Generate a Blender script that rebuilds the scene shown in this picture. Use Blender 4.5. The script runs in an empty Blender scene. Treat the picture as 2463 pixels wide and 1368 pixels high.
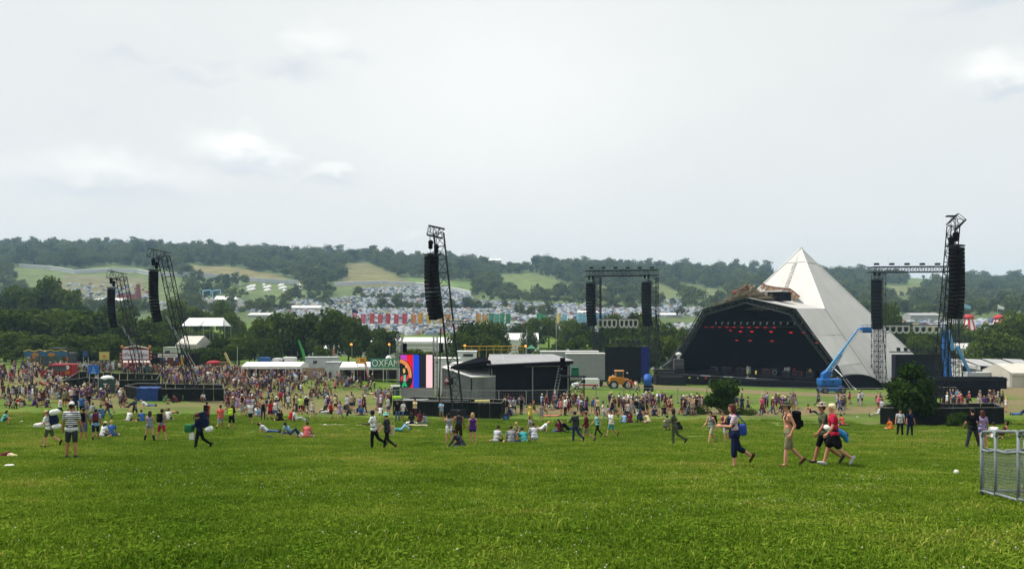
import bpy, bmesh, math, random
import numpy as np
from mathutils import Vector, Matrix, Euler

SC = bpy.context.scene
COL = SC.collection
R = math.radians
rng = random.Random(7)
nrg = np.random.default_rng(7)

# ---------------------------------------------------------------- camera
F, CX, HY = 2000.0, 1231.5, 770.0            # focal length, centre column and horizon row, in photo pixels
cam_d = bpy.data.cameras.new("camera")
cam = bpy.data.objects.new("camera", cam_d); COL.objects.link(cam)
cam.location = (0, 0, 0); cam.rotation_euler = (R(90), 0, 0)
cam_d.sensor_width = 36.0; cam_d.lens = 36.0 * F / 2463.0
cam_d.shift_y = (HY - 684.0) / 2463.0
cam_d.clip_start = 0.1; cam_d.clip_end = 12000
SC.camera = cam

# ---------------------------------------------------------------- light, sky, exposure
SUN_EL, SUN_AZ = 63.0, 287.0                 # degrees above the horizon / clockwise from +Y
sd = Vector((math.sin(R(SUN_AZ)) * math.cos(R(SUN_EL)), math.cos(R(SUN_AZ)) * math.cos(R(SUN_EL)), math.sin(R(SUN_EL))))
sl = bpy.data.lights.new("sun", 'SUN'); sl.energy = 4.8; sl.angle = R(0.9); sl.color = (1.0, 0.95, 0.87)
so = bpy.data.objects.new("sun", sl); COL.objects.link(so)
so.rotation_euler = (-sd).to_track_quat('-Z', 'Y').to_euler(); so.location = (0, 0, 60)

world = bpy.data.worlds.new("World"); SC.world = world; world.use_nodes = True
def build_sky():
    nt = world.node_tree; nt.nodes.clear(); N = nt.nodes.new; L = nt.links.new
    out = N('ShaderNodeOutputWorld'); bg = N('ShaderNodeBackground')
    sky = N('ShaderNodeTexSky'); sky.sky_type = 'NISHITA'; sky.sun_disc = False
    sky.sun_elevation = R(SUN_EL); sky.sun_rotation = R(SUN_AZ); sky.altitude = 60; sky.air_density = 1.0; sky.dust_density = 3.0
    bg.inputs['Strength'].default_value = 0.10
    tc = N('ShaderNodeTexCoord'); sep = N('ShaderNodeSeparateXYZ'); L(tc.outputs['Generated'], sep.inputs[0])
    def m(op, a, b=None, c=None):
        n = N('ShaderNodeMath'); n.operation = op
        for i, v in enumerate((a, b, c)):
            if v is None: continue
            if isinstance(v, (int, float)): n.inputs[i].default_value = v
            else: L(v, n.inputs[i])
        return n.outputs[0]
    def mix(fac, a, b):
        n = N('ShaderNodeMix'); n.data_type = 'RGBA'
        for s, v in ((n.inputs[0], fac), (n.inputs[6], a), (n.inputs[7], b)):
            if isinstance(v, (int, float)): s.default_value = v
            elif isinstance(v, tuple): s.default_value = v + (1,)
            else: L(v, s)
        return n.outputs[2]
    az = m('ARCTAN2', sep.outputs[0], sep.outputs[1]); el = m('ARCSINE', sep.outputs[2])
    comb = N('ShaderNodeCombineXYZ'); L(az, comb.inputs[0]); L(m('MULTIPLY', el, 1.8), comb.inputs[1])
    def noise(scale, detail, off=0.0):
        n = N('ShaderNodeTexNoise'); n.inputs['Scale'].default_value = scale; n.inputs['Detail'].default_value = detail
        mp = N('ShaderNodeVectorMath'); mp.operation = 'ADD'; mp.inputs[1].default_value = (off, off, off)
        L(comb.outputs[0], mp.inputs[0]); L(mp.outputs[0], n.inputs['Vector']); return n.outputs['Fac']
    n1 = noise(22, 6); n2 = noise(6, 4, 3.7)
    warp = m('MULTIPLY', m('SUBTRACT', n1, 0.5), 0.050); warp2 = m('MULTIPLY', m('SUBTRACT', noise(26, 5, 9.1), 0.5), 0.040)
    azw = m('ADD', az, warp); elw = m('ADD', el, warp2)
    # thin haze veils the blue almost everywhere
    HAZE = (9.25, 9.4, 9.2)
    veil = m('MULTIPLY_ADD', n2, 0.12, 0.84)
    col = mix(veil, sky.outputs[0], HAZE)
    def blob(px, py, rx, ry, sharp=1.0):
        a0 = math.atan((px - CX) / F); e0 = math.atan((HY - py) / F * math.cos(a0))
        u = m('DIVIDE', m('SUBTRACT', azw, a0), rx / F); v = m('DIVIDE', m('SUBTRACT', elw, e0), ry / F)
        d2 = m('ADD', m('MULTIPLY', u, u), m('MULTIPLY', v, v))
        return m('EXPONENT', m('MULTIPLY', d2, -sharp))
    white = None; grey = None
    def acc(t, b, k):
        b = m('MULTIPLY', b, k); return b if t is None else m('MAXIMUM', t, b)
    for px, py, rx, ry, k in ((575, 352, 84, 34, 1.0), (640, 385, 66, 24, .8), (250, 398, 130, 36, .55), (95, 420, 120, 40, .3), (370, 425, 130, 32, .35), (800, 412, 55, 20, .6),
                              (770, 100, 100, 40, .5), (2400, 165, 70, 34, .75), (1180, 220, 480, 260, .45), (990, 560, 40, 8, .3)):
        white = acc(white, blob(px, py, rx, ry), k)
    for px, py, rx, ry, k in ((600, 402, 85, 19, .62), (200, 455, 150, 22, .5), (400, 470, 60, 14, .3), (805, 438, 52, 13, .45), (705, 165, 65, 24, .62), (840, 140, 45, 12, .28),
                              (310, 140, 55, 12, .4), (465, 188, 80, 11, .36), (520, 155, 40, 10, .25), (2425, 222, 60, 15, .7), (2420, -6, 120, 16, .8), (205, 265, 40, 9, .2)):
        grey = acc(grey, blob(px, py, rx, ry), k)
    # more thin cumulus all the way round, well away from the view
    far = m('MULTIPLY', m('GREATER_THAN', m('ABSOLUTE', az), 0.85), m('SMOOTH_MIN', 1.0, m('MULTIPLY', m('MAXIMUM', m('SUBTRACT', n1, 0.55), 0.0), 6.0), 0.1))
    white = m('MAXIMUM', white, m('MULTIPLY', far, 0.6))
    col = mix(white, col, (11.6, 11.5, 11.1))
    col = mix(grey, col, (6.9, 7.6, 8.2))
    L(col, bg.inputs['Color']); L(bg.outputs[0], out.inputs[0])
build_sky()
vs = SC.view_settings
vs.view_transform = 'Standard'; vs.look = 'None'; vs.exposure = 0.0; vs.gamma = 1.0; vs.use_curve_mapping = False
SC.cycles.max_bounces = 6; SC.cycles.diffuse_bounces = 3; SC.cycles.volume_bounces = 0; SC.cycles.transparent_max_bounces = 12

# ---------------------------------------------------------------- helpers: colours, materials
def C(h):
    h = h.lstrip('#'); v = [int(h[i:i+2], 16) / 255 for i in (0, 2, 4)]
    return tuple(x / 12.92 if x <= 0.04045 else ((x + 0.055) / 1.055) ** 2.4 for x in v)
MATS = {}
def mat(name, col, rough=0.8, var=0.15, scale=3.0, metal=0.0, emit=0.0, spec=0.3, bump=0.0):
    """plain procedural surface: base colour with uneven tone and fine relief"""
    if name in MATS: return MATS[name]
    if isinstance(col, str): col = C(col)
    mt = bpy.data.materials.new(name); mt.use_nodes = True; nt = mt.node_tree; b = nt.nodes['Principled BSDF']
    b.inputs['Roughness'].default_value = rough; b.inputs['Metallic'].default_value = metal
    b.inputs['Specular IOR Level'].default_value = spec
    if var > 0:
        tc = nt.nodes.new('ShaderNodeTexCoord'); nz = nt.nodes.new('ShaderNodeTexNoise'); nz.inputs['Scale'].default_value = scale; nz.inputs['Detail'].default_value = 5
        nt.links.new(tc.outputs['Object'], nz.inputs['Vector'])
        mx = nt.nodes.new('ShaderNodeMix'); mx.data_type = 'RGBA'
        mr = nt.nodes.new('ShaderNodeMapRange'); mr.inputs[1].default_value = 0.3; mr.inputs[2].default_value = 0.7
        nt.links.new(nz.outputs['Fac'], mr.inputs[0]); nt.links.new(mr.outputs[0], mx.inputs[0])
        mx.inputs[6].default_value = tuple(c * (1 - var) for c in col) + (1,); mx.inputs[7].default_value = tuple(min(1, c * (1 + var)) for c in col) + (1,)
        nt.links.new(mx.outputs[2], b.inputs['Base Color'])
        if bump:
            bp = nt.nodes.new('ShaderNodeBump'); bp.inputs['Strength'].default_value = bump; bp.inputs['Distance'].default_value = 0.05
            nt.links.new(nz.outputs['Fac'], bp.inputs['Height']); nt.links.new(bp.outputs[0], b.inputs['Normal'])
    else: b.inputs['Base Color'].default_value = tuple(col) + (1,)
    if emit:
        b.inputs['Emission Color'].default_value = tuple(col) + (1,); b.inputs['Emission Strength'].default_value = emit
    MATS[name] = mt; return mt
def stripes(name, c1, c2, freq, axis=2, duty=0.5, lo=None, hi=None):
    """woven stripes printed on cloth, run by the object's own coordinate"""
    if name in MATS: return MATS[name]
    mt = bpy.data.materials.new(name); mt.use_nodes = True; nt = mt.node_tree; b = nt.nodes['Principled BSDF']; b.inputs['Roughness'].default_value = .9
    tc = nt.nodes.new('ShaderNodeTexCoord'); sp = nt.nodes.new('ShaderNodeSeparateXYZ'); nt.links.new(tc.outputs['Object'], sp.inputs[0])
    def m(op, a, v=None):
        n = nt.nodes.new('ShaderNodeMath'); n.operation = op; nt.links.new(a, n.inputs[0])
        if isinstance(v, (int, float)): n.inputs[1].default_value = v
        elif v is not None: nt.links.new(v, n.inputs[1])
        return n.outputs[0]
    z = sp.outputs[axis]; s = m('LESS_THAN', m('FRACT', m('MULTIPLY', z, freq)), duty)
    if lo is not None: s = m('MULTIPLY', s, m('MULTIPLY', m('GREATER_THAN', z, lo), m('LESS_THAN', z, hi)))
    mx = nt.nodes.new('ShaderNodeMix'); mx.data_type = 'RGBA'; nt.links.new(s, mx.inputs[0])
    mx.inputs[6].default_value = C(c1) + (1,); mx.inputs[7].default_value = C(c2) + (1,); nt.links.new(mx.outputs[2], b.inputs['Base Color'])
    MATS[name] = mt; return mt

# ---------------------------------------------------------------- helpers: meshes and objects
class MB:
    """collects boxes, tubes and polygons; build() links them as ONE mesh object"""
    def __init__(s): s.v = []; s.f = []; s.m = []
    def add(s, v, f, mi=0):
        o = len(s.v); s.v += [tuple(p) for p in v]; s.f += [tuple(i + o for i in q) for q in f]; s.m += [mi] * len(f); return s
    def box(s, c, d, rz=0.0, mi=0, rx=0.0):
        x, y, z = d[0] / 2, d[1] / 2, d[2] / 2
        M = Matrix.Translation(c) @ Matrix.Rotation(rz, 4, 'Z') @ Matrix.Rotation(rx, 4, 'X')
        v = [M @ Vector((a * x, b * y, e * z)) for a in (-1, 1) for b in (-1, 1) for e in (-1, 1)]
        return s.add(v, [(0, 1, 3, 2), (4, 6, 7, 5), (0, 4, 5, 1), (2, 3, 7, 6), (0, 2, 6, 4), (1, 5, 7, 3)], mi)
    def tube(s, p0, p1, r, n=6, r1=None, mi=0, caps=True):
        p0, p1 = Vector(p0), Vector(p1); d = (p1 - p0)
        if d.length < 1e-6: return s
        d.normalize(); a = d.orthogonal().normalized(); b = d.cross(a); r1 = r if r1 is None else r1; v = []
        for p, q in ((p0, r), (p1, r1)):
            for i in range(n):
                t = 2 * math.pi * i / n; v.append(p + (a * math.cos(t) + b * math.sin(t)) * q)
        f = [(i, (i + 1) % n, n + (i + 1) % n, n + i) for i in range(n)]
        if caps: f += [tuple(range(n))[::-1], tuple(range(n, 2 * n))]
        return s.add(v, f, mi)
    def path(s, pts, r, n=6, mi=0):
        for a, b in zip(pts, pts[1:]): s.tube(a, b, r, n, mi=mi)
        return s
    def prism(s, poly, thick, mi=0):
        """closed slab: polygon of 3D points pushed by the vector thick"""
        n = len(poly); t = Vector(thick); v = [Vector(p) for p in poly] + [Vector(p) + t for p in poly]
        return s.add(v, [tuple(range(n))[::-1], tuple(range(n, 2 * n))] + [(i, (i + 1) % n, n + (i + 1) % n, n + i) for i in range(n)], mi)
    def ball(s, c, rad, nu=10, nv=6, mi=0):
        if isinstance(rad, (int, float)): rad = (rad,) * 3
        v = [(c[0], c[1], c[2] - rad[2])]
        for j in range(1, nv):
            t = -math.pi / 2 + math.pi * j / nv
            for i in range(nu):
                p = 2 * math.pi * i / nu; v.append((c[0] + rad[0] * math.cos(t) * math.cos(p), c[1] + rad[1] * math.cos(t) * math.sin(p), c[2] + rad[2] * math.sin(t)))
        v.append((c[0], c[1], c[2] + rad[2])); f = [(0, 1 + (i + 1) % nu, 1 + i) for i in range(nu)]
        for j in range(nv - 2):
            for i in range(nu): a = 1 + j * nu; f.append((a + i, a + (i + 1) % nu, a + nu + (i + 1) % nu, a + nu + i))
        a = 1 + (nv - 2) * nu; f += [(a + i, a + (i + 1) % nu, len(v) - 1) for i in range(nu)]
        return s.add(v, f, mi)
    def mesh(s, name, mats):
        me = bpy.data.meshes.new(name); me.from_pydata(s.v, [], s.f)
        for m_ in (mats if isinstance(mats, (list, tuple)) else [mats]): me.materials.append(m_)
        me.polygons.foreach_set('material_index', s.m); me.update(); return me
    def build(s, name, mats, parent=None, smooth=False, bevel=0.0):
        me = s.mesh(name, mats)
        if bevel:
            bm = bmesh.new(); bm.from_mesh(me); bmesh.ops.bevel(bm, geom=bm.edges[:], offset=bevel, segments=2, affect='EDGES', profile=0.6, clamp_overlap=True)
            bm.to_mesh(me); bm.free()
        if smooth: me.shade_smooth()
        return put(name, me, parent)
def put(name, data, parent=None, loc=None):
    o = bpy.data.objects.new(name, data); COL.objects.link(o)
    if parent is not None: o.parent = parent
    if loc is not None: o.location = loc
    return o
LABELS = {}
def tag(o, label, cat, group=None):
    o['label'] = label; o['category'] = cat
    if group: o['group'] = group
    LABELS.setdefault(label, []).append(o.name); return o
def thing(name, label, cat, loc=(0, 0, 0), rz=0.0, group=None):
    o = put(name, None); o.empty_display_size = 0.3; o.location = loc; o.rotation_euler = (0, 0, rz); return tag(o, label, cat, group)
def kind(o, k): o['kind'] = k; return o
_unit = {}
def beam(parent, name, p0, p1, r, m_, n=6):
    """one straight tube as an object of its own; all share one unit mesh per material"""
    key = (m_.name, n)
    if key not in _unit: _unit[key] = MB().tube((0, 0, 0), (0, 0, 1), 1, n).mesh('tube', m_)
    p0, p1 = Vector(p0), Vector(p1); d = p1 - p0; o = put(name, _unit[key], parent)
    o.location = p0; o.rotation_mode = 'QUATERNION'; o.rotation_quaternion = d.to_track_quat('Z', 'Y'); o.scale = (r, r, d.length); return o
def rbox(d, bev, seg=2):
    bm = bmesh.new(); bmesh.ops.create_cube(bm, size=1.0)
    for v in bm.verts: v.co = Vector((v.co.x * d[0], v.co.y * d[1], v.co.z * d[2]))
    bmesh.ops.bevel(bm, geom=bm.edges[:], offset=bev, segments=seg, affect='EDGES', profile=0.5, clamp_overlap=True)
    return bm
def rb_mesh(name, d, bev, m_, seg=3):
    me = bpy.data.meshes.new(name); bm = rbox(d, bev, seg); bm.to_mesh(me); bm.free(); me.materials.append(m_); me.shade_smooth(); return me
WS = bpy.data.scenes.new('workshop')     # a side scene for evaluating modifiers; removed at the end
def evaluated(o):
    WS.collection.objects.link(o); vl = WS.view_layers[0]; vl.update()
    me = bpy.data.meshes.new_from_object(o.evaluated_get(vl.depsgraph)); return me
def text_mesh(name, txt, size, m_, depth=0.02, font_scale=(1, 1)):
    cu = bpy.data.curves.new(name, 'FONT'); cu.body = txt; cu.size = size; cu.align_x = 'CENTER'; cu.align_y = 'CENTER'; cu.extrude = depth; cu.resolution_u = 3
    o = bpy.data.objects.new('t', cu)
    me = evaluated(o); bpy.data.objects.remove(o); bpy.data.curves.remove(cu)
    me.name = name; me.materials.clear(); me.materials.append(m_); return me
ORD = ['first', 'second', 'third', 'fourth', 'fifth', 'sixth', 'seventh', 'eighth', 'ninth', 'tenth', 'eleventh', 'twelfth', 'thirteenth', 'fourteenth', 'fifteenth', 'sixteenth',
       'seventeenth', 'eighteenth', 'nineteenth', 'twentieth', 'twenty-first', 'twenty-second', 'twenty-third', 'twenty-fourth', 'twenty-fifth', 'twenty-sixth', 'twenty-seventh', 'twenty-eighth', 'twenty-ninth', 'thirtieth']

# ---------------------------------------------------------------- the lie of the land (surveyed heights)
# rows: distance ahead; columns: bearing; entries give the row of the photo at which that ground is seen
T_COL = np.array([0, 400, 800, 1231, 1700, 2100, 2463], float)
T_ROW = [
 (3, [1770]*7), (5.7, [1372]*7), (9, [1268]*7), (13.4, [1196]*7), (22.5, [1126]*7), (26, [1106]*7), (30, [1094]*7),
 (38, [1080, 1081, 1082, 1079, 1075, 1073, 1078]), (46, [1056, 1061, 1066, 1067, 1066, 1062, 1060]), (57, [1032, 1036, 1040, 1045, 1046, 1048, 1040]),
 (71, [1002, 1006, 1012, 1018, 1018, 1022, 1020]), (83, [980, 985, 996, 1001, 999, 1004, 1000]), (100, [955, 962, 972, 976, 974, 978, 974]),
 (118, [930, 938, 950, 956, 954, 959, 955]), (138, [897, 906, 916, 931, 938, 943, 938]), (160, [882, 891, 900, 918, 930, 935, 928]), (178, [878, 887, 895, 909, 924, 930, 922]),
 (220, [868, 876, 884, 894, 904, 910, 903]), (300, [822, 830, 835, 837, 842, 842, 836]), (450, [776, 776, 777, 778, 782, 782, 777]), (600, [745, 748, 752, 754, 760, 760, 756]),
 (750, [708, 714, 724, 728, 736, 738, 737]), (900, [666, 672, 690, 702, 716, 722, 726]), (1100, [628, 632, 652, 672, 688, 696, 704]), (1300, [604, 607, 627, 646, 662, 674, 688]),
 (1500, [597, 602, 619, 637, 652, 666, 680])]
T_D = np.array([r[0] for r in T_ROW], float); T_LD = np.log(T_D); T_Y = np.array([r[1] for r in T_ROW], float)
def _slopes(x, y):
    h = np.diff(x); dl = np.diff(y, axis=0) / h[:, None]; m = np.zeros_like(y); m[0] = dl[0]; m[-1] = dl[-1]
    a, b = dl[:-1], dl[1:]; ok = a * b > 0; w1 = (2 * h[1:] + h[:-1])[:, None]; w2 = (h[1:] + 2 * h[:-1])[:, None]
    with np.errstate(divide='ignore', invalid='ignore'): hm = (w1 + w2) / (w1 / a + w2 / b)
    m[1:-1] = np.where(ok, hm, 0); return m
T_M = _slopes(T_LD, T_Y)
def row_of(px, d):
    """photo row at which ground at distance d on bearing px is seen (arrays)"""
    px = np.clip(np.asarray(px, float), 0, 2463); ld = np.clip(np.log(np.maximum(d, 1e-3)), T_LD[0], T_LD[-1])
    i = np.clip(np.searchsorted(T_LD, ld) - 1, 0, len(T_D) - 2); h = T_LD[i + 1] - T_LD[i]; t = (ld - T_LD[i]) / h
    j = np.clip(np.searchsorted(T_COL, px) - 1, 0, 5); s = (px - T_COL[j]) / (T_COL[j + 1] - T_COL[j]); s = s * s * (3 - 2 * s)
    def herm(k):
        y0, y1, m0, m1 = T_Y[i, k], T_Y[i + 1, k], T_M[i, k], T_M[i + 1, k]
        return (2*t**3-3*t**2+1)*y0 + (t**3-2*t**2+t)*h*m0 + (-2*t**3+3*t**2)*y1 + (t**3-t**2)*h*m1
    return herm(j) * (1 - s) + herm(j + 1) * s
def gz(X, Y):
    """ground height at (X, Y)"""
    X = np.asarray(X, float); Y = np.asarray(Y, float); Yc = np.clip(Y, 3.0, 1500.0)
    z = -(row_of(CX + F * X / np.maximum(Y, 3.0), Yc) - HY) / F * Yc
    z = np.where(Y > 1500, z - (Y - 1500) * 0.08, z)
    return np.maximum(z, -14.6)
def ground(px, py):
    """ground point seen at photo pixel (px, py), found on the land itself"""
    lo, hi = 3.0, 1500.0
    for _ in range(50):
        m_ = math.sqrt(lo * hi)
        if row_of(px, m_) > py: lo = m_
        else: hi = m_
    d = math.sqrt(lo * hi); x = (px - CX) / F * d; return Vector((x, d, float(gz(x, d))))
def at(px, d):
    x = (px - CX) / F * d; return Vector((x, d, float(gz(x, d))))
def zrow(py, d): return -(py - HY) / F * d
def w3(px, py, d): return Vector(((px - CX) / F * d, d, zrow(py, d)))
def inpoly(px, py, poly):
    r_ = np.zeros(np.shape(px), bool); n = len(poly); j = n - 1
    for i in range(n):
        xi, yi = poly[i]; xj, yj = poly[j]
        if yi != yj:
            c = ((yi > py) != (yj > py)) & (px < (xj - xi) * (py - yi) / (yj - yi) + xi); r_ ^= c
        j = i
    return r_
def seg_dist(px, py, pts, ky=1.0):
    best = np.full(np.shape(px), 1e9)
    for (x0, y0), (x1, y1) in zip(pts, pts[1:]):
        dx, dy = x1 - x0, (y1 - y0) * ky; t = np.clip(((px - x0) * dx + (py - y0) * ky * dy) / (dx * dx + dy * dy + 1e-9), 0, 1)
        best = np.minimum(best, np.hypot(px - x0 - t * dx, (py - y0) * ky - t * dy))
    return best
# ---------------------------------------------------------------- field: grass, worn paths
def vnoise(x, y, s, seed=0):
    xi = np.floor(x / s).astype(int); yi = np.floor(y / s).astype(int); fx = x / s - xi; fy = y / s - yi
    fx = fx * fx * (3 - 2 * fx); fy = fy * fy * (3 - 2 * fy)
    def h(a, b): return (np.sin(a * 127.1 + b * 311.7 + seed * 74.7) * 43758.5453) % 1.0
    return (h(xi, yi) * (1 - fx) + h(xi + 1, yi) * fx) * (1 - fy) + (h(xi, yi + 1) * (1 - fx) + h(xi + 1, yi + 1) * fx) * fy
def grid_mesh(name, ys, nx, half, m_, attrs):
    ny = len(ys); u = np.linspace(-1, 1, nx); Y = np.repeat(ys, nx); X = np.tile(u, ny) * half(Y)
    Z = gz(X, Y); v = np.stack([X, Y, Z], 1)
    i = np.arange((ny - 1) * (nx - 1)); r_ = i // (nx - 1); c = i % (nx - 1); a = r_ * nx + c
    f = np.stack([a, a + 1, a + nx + 1, a + nx], 1)
    me = bpy.data.meshes.new(name); me.vertices.add(len(v)); me.vertices.foreach_set('co', v.ravel())
    me.loops.add(f.size); me.loops.foreach_set('vertex_index', f.ravel().astype(np.int32)); me.polygons.add(len(f))
    me.polygons.foreach_set('loop_start', np.arange(0, f.size, 4, dtype=np.int32)); me.update(calc_edges=True); me.validate()
    px = CX + F * X / np.maximum(Y, 2.0); py = row_of(px, np.maximum(Y, 3))
    for an, fn in attrs.items():
        val = fn(X, Y, px, py)
        if val.ndim == 1: me.attributes.new(an, 'FLOAT', 'POINT').data.foreach_set('value', val.astype(np.float32))
        else: me.attributes.new(an, 'FLOAT_COLOR', 'POINT').data.foreach_set('color', np.concatenate([val, np.ones((len(val), 1))], 1).astype(np.float32).ravel())
    me.materials.append(m_); me.shade_smooth(); return me
WORN = [ # trodden tracks: centre line (photo pixels on the ground), half width in rows, strength
 ([(1180, 984), (1330, 988), (1500, 990), (1650, 988), (1800, 992), (1980, 988), (2130, 984), (2280, 975), (2463, 968)], 11, 1.0),
 ([(1390, 921), (1480, 926), (1600, 932), (1720, 938), (1850, 944), (2000, 948), (2120, 950)], 6, 1.0), ([(1330, 950), (1520, 952), (1700, 950)], 2, .6),
 ([(2240, 990), (2463, 985)], 12, .8), ([(2400, 930), (2463, 945)], 14, 1.0),
 ([(230, 972), (330, 976), (460, 974), (560, 968)], 7, .75), ([(540, 962), (640, 985), (760, 985), (900, 985), (960, 980)], 14, .85), ([(560, 940), (700, 945), (900, 950)], 16, .7),
 ([(390, 925), (560, 920), (700, 905)], 22, .7), ([(0, 905), (150, 915), (300, 925)], 24, .9), ([(0, 945), (120, 950), (260, 955)], 20, .75), ([(300, 985), (600, 985)], 8, .5), ([(700, 960), (950, 985)], 20, .6), ([(1000, 935), (1700, 965), (2200, 965)], 22, .36), ([(540, 975), (760, 975)], 24, .7), ([(1400, 1003), (2300, 1004)], 12, .4), ([(700, 908), (900, 905), (960, 903)], 3, .6),
 ([(760, 1021), (880, 1022), (930, 1024)], 2.2, .9), ([(1830, 1016), (1900, 1018), (1990, 1017)], 3, .55), ([(2075, 1018), (2115, 1018)], 4, .7), ([(940, 1006), (1215, 1008)], 3, .45)]
def worn(X, Y, px, py):
    r_ = np.zeros(len(X)); n = vnoise(X, Y, 2.5, 1) * .5 + vnoise(X, Y, 0.9, 2) * .3 + vnoise(X, Y, 7, 3) * .4
    for pts, hw, k in WORN:
        d = seg_dist(px, py, pts, 6.0) / (hw * 6.0); r_ = np.maximum(r_, k * np.clip(1.35 - d - (n - .6) * .8, 0, 1))
    return np.where(Y < 12, 0, r_)
def grass_mat():
    mt = bpy.data.materials.new('field_grass'); mt.use_nodes = True; nt = mt.node_tree; N = nt.nodes.new; L = nt.links.new; b = nt.nodes['Principled BSDF']
    b.inputs['Roughness'].default_value = .9; b.inputs['Specular IOR Level'].default_value = .15
    g = N('ShaderNodeNewGeometry')
    def noise(s, d=6, rough=.6):
        n = N('ShaderNodeTexNoise'); n.inputs['Scale'].default_value = s; n.inputs['Detail'].default_value = d; n.inputs['Roughness'].default_value = rough; L(g.outputs['Position'], n.inputs['Vector']); return n.outputs['Fac']
    def ramp(f, stops):
        r_ = N('ShaderNodeValToRGB'); L(f, r_.inputs[0]); e = r_.color_ramp.elements
        while len(e) < len(stops): e.new(.5)
        for q, (p, c) in zip(e, stops): q.position = p; q.color = c + (1,)
        return r_.outputs[0]
    def mix(fac, a, c, mode='MIX'):
        n = N('ShaderNodeMix'); n.data_type = 'RGBA'; n.blend_type = mode
        for s, v in ((n.inputs[0], fac), (n.inputs[6], a), (n.inputs[7], c)):
            if isinstance(v, (int, float)): s.default_value = v
            elif isinstance(v, tuple): s.default_value = v + (1,)
            else: L(v, s)
        return n.outputs[2]
    big = ramp(noise(.13, 5), [(.34, (.062, .118, .010)), (.52, (.098, .165, .014)), (.68, (.160, .195, .030))])
    fine = ramp(noise(5.5, 8, .75), [(.33, (.36, .44, .34)), (.5, (.95, .98, .95)), (.66, (1.42, 1.36, 1.25))])
    c = mix(1.0, big, fine, 'MULTIPLY')
    med = ramp(noise(1.1, 6, .7), [(.36, (.70, .78, .70)), (.62, (1.12, 1.08, 1.05))]); c = mix(1.0, c, med, 'MULTIPLY')
    at_ = N('ShaderNodeAttribute'); at_.attribute_name = 'worn'
    soil = ramp(noise(3.2, 7, .7), [(.35, (.130, .100, .048)), (.65, (.235, .188, .10))])
    ad = N('ShaderNodeMath'); ad.operation = 'MULTIPLY_ADD'; ad.inputs[1].default_value = 1.5; L(at_.outputs['Fac'], ad.inputs[0])
    s2 = N('ShaderNodeMath'); s2.operation = 'MULTIPLY_ADD'; L(noise(2.3, 7, .75), s2.inputs[0]); s2.inputs[1].default_value = 2.0; s2.inputs[2].default_value = -1.45; L(s2.outputs[0], ad.inputs[2])
    cl = N('ShaderNodeClamp'); L(ad.outputs[0], cl.inputs[0])
    cm = N('ShaderNodeMath'); cm.operation = 'MULTIPLY'; L(cl.outputs[0], cm.inputs[0]); gt = N('ShaderNodeMath'); gt.operation = 'GREATER_THAN'; L(at_.outputs['Fac'], gt.inputs[0]); gt.inputs[1].default_value = .02; L(gt.outputs[0], cm.inputs[1])
    c = mix(cm.outputs[0], c, soil); L(c, b.inputs['Base Color'])
    bp = N('ShaderNodeBump'); bp.inputs['Strength'].default_value = .9; bp.inputs['Distance'].default_value = .12; L(noise(9, 8, .8), bp.inputs['Height']); L(bp.outputs[0], b.inputs['Normal'])
    return mt
GRASS = grass_mat()
ys = np.concatenate([np.linspace(-70, 2, 12), np.geomspace(3, 430, 330)])
fld = kind(put('field', grid_mesh('field', ys, 260, lambda Y: 0.80 * np.abs(Y) + 70, GRASS, {'worn': worn})), 'structure')

# ---------------------------------------------------------------- far hillside
MEADOWS = [ # open pasture on the hill (photo pixels on the ground), colour
 ([(828, 634), (880, 630), (935, 655), (1005, 688), (800, 690), (835, 662)], (.150, .142, .060)), ([(430, 638), (560, 642), (660, 660), (735, 682), (610, 678), (470, 662)], (.165, .150, .068)),
 ([(30, 642), (190, 648), (262, 636), (345, 646), (430, 655), (430, 740), (150, 740), (40, 690)], (.105, .140, .050)), ([(150, 660), (345, 668), (360, 735), (120, 735)], (.140, .140, .075)),
 ([(1203, 662), (1275, 656), (1395, 692), (1310, 712), (1203, 700)], (.115, .150, .048)), ([(1148, 622), (1275, 630), (1290, 648), (1180, 646)], (.120, .165, .055)), ([(975, 668), (1150, 678), (1135, 705), (1000, 690)], (.105, .160, .048)),
 ([(1540, 664), (1640, 705), (1600, 730)], (.120, .150, .055)), ([(1620, 676), (1765, 705), (1700, 722), (1650, 706)], (.120, .148, .058)), ([(1425, 682), (1500, 700), (1440, 722)], (.12, .15, .06)),
 ([(2110, 688), (2235, 686), (2225, 705), (2120, 712)], (.140, .155, .060)), ([(2140, 712), (2215, 722), (2160, 735)], (.165, .165, .065)), ([(2320, 700), (2360, 716), (2345, 730), (2318, 716)], (.140, .150, .058)),
 ([(2180, 665), (2290, 668), (2290, 682), (2180, 684)], (.115, .150, .055)), ([(560, 690), (640, 684), (735, 690), (735, 715), (640, 712), (570, 704)], (.110, .150, .055)), ([(1790, 658), (1900, 656), (1900, 668), (1790, 668)], (.11, .14, .055))]
CAMPS = [ # camping fields crowded with tents
 ([(870, 694), (1000, 690), (1070, 698), (1135, 712), (1130, 742), (880, 738)], 1.0), ([(700, 722), (880, 712), (890, 742), (700, 742)], .55), ([(700, 744), (1690, 744), (1720, 760), (1400, 768), (850, 770), (690, 758)], 1.0),
 ([(1130, 722), (1420, 735), (1690, 742), (1690, 752), (1130, 748)], .6), ([(1590, 722), (1640, 718), (1640, 744), (1590, 744)], .6), ([(330, 730), (560, 726), (700, 742), (690, 752), (330, 750)], .35), ([(845, 774), (1420, 774), (1440, 806), (860, 806)], .42), ([(160, 680), (350, 690), (360, 728), (150, 722)], .16), ([(1480, 786), (1690, 782), (1690, 800), (1480, 800)], .4), ([(2130, 775), (2463, 770), (2463, 790), (2130, 795)], .25)]
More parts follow.
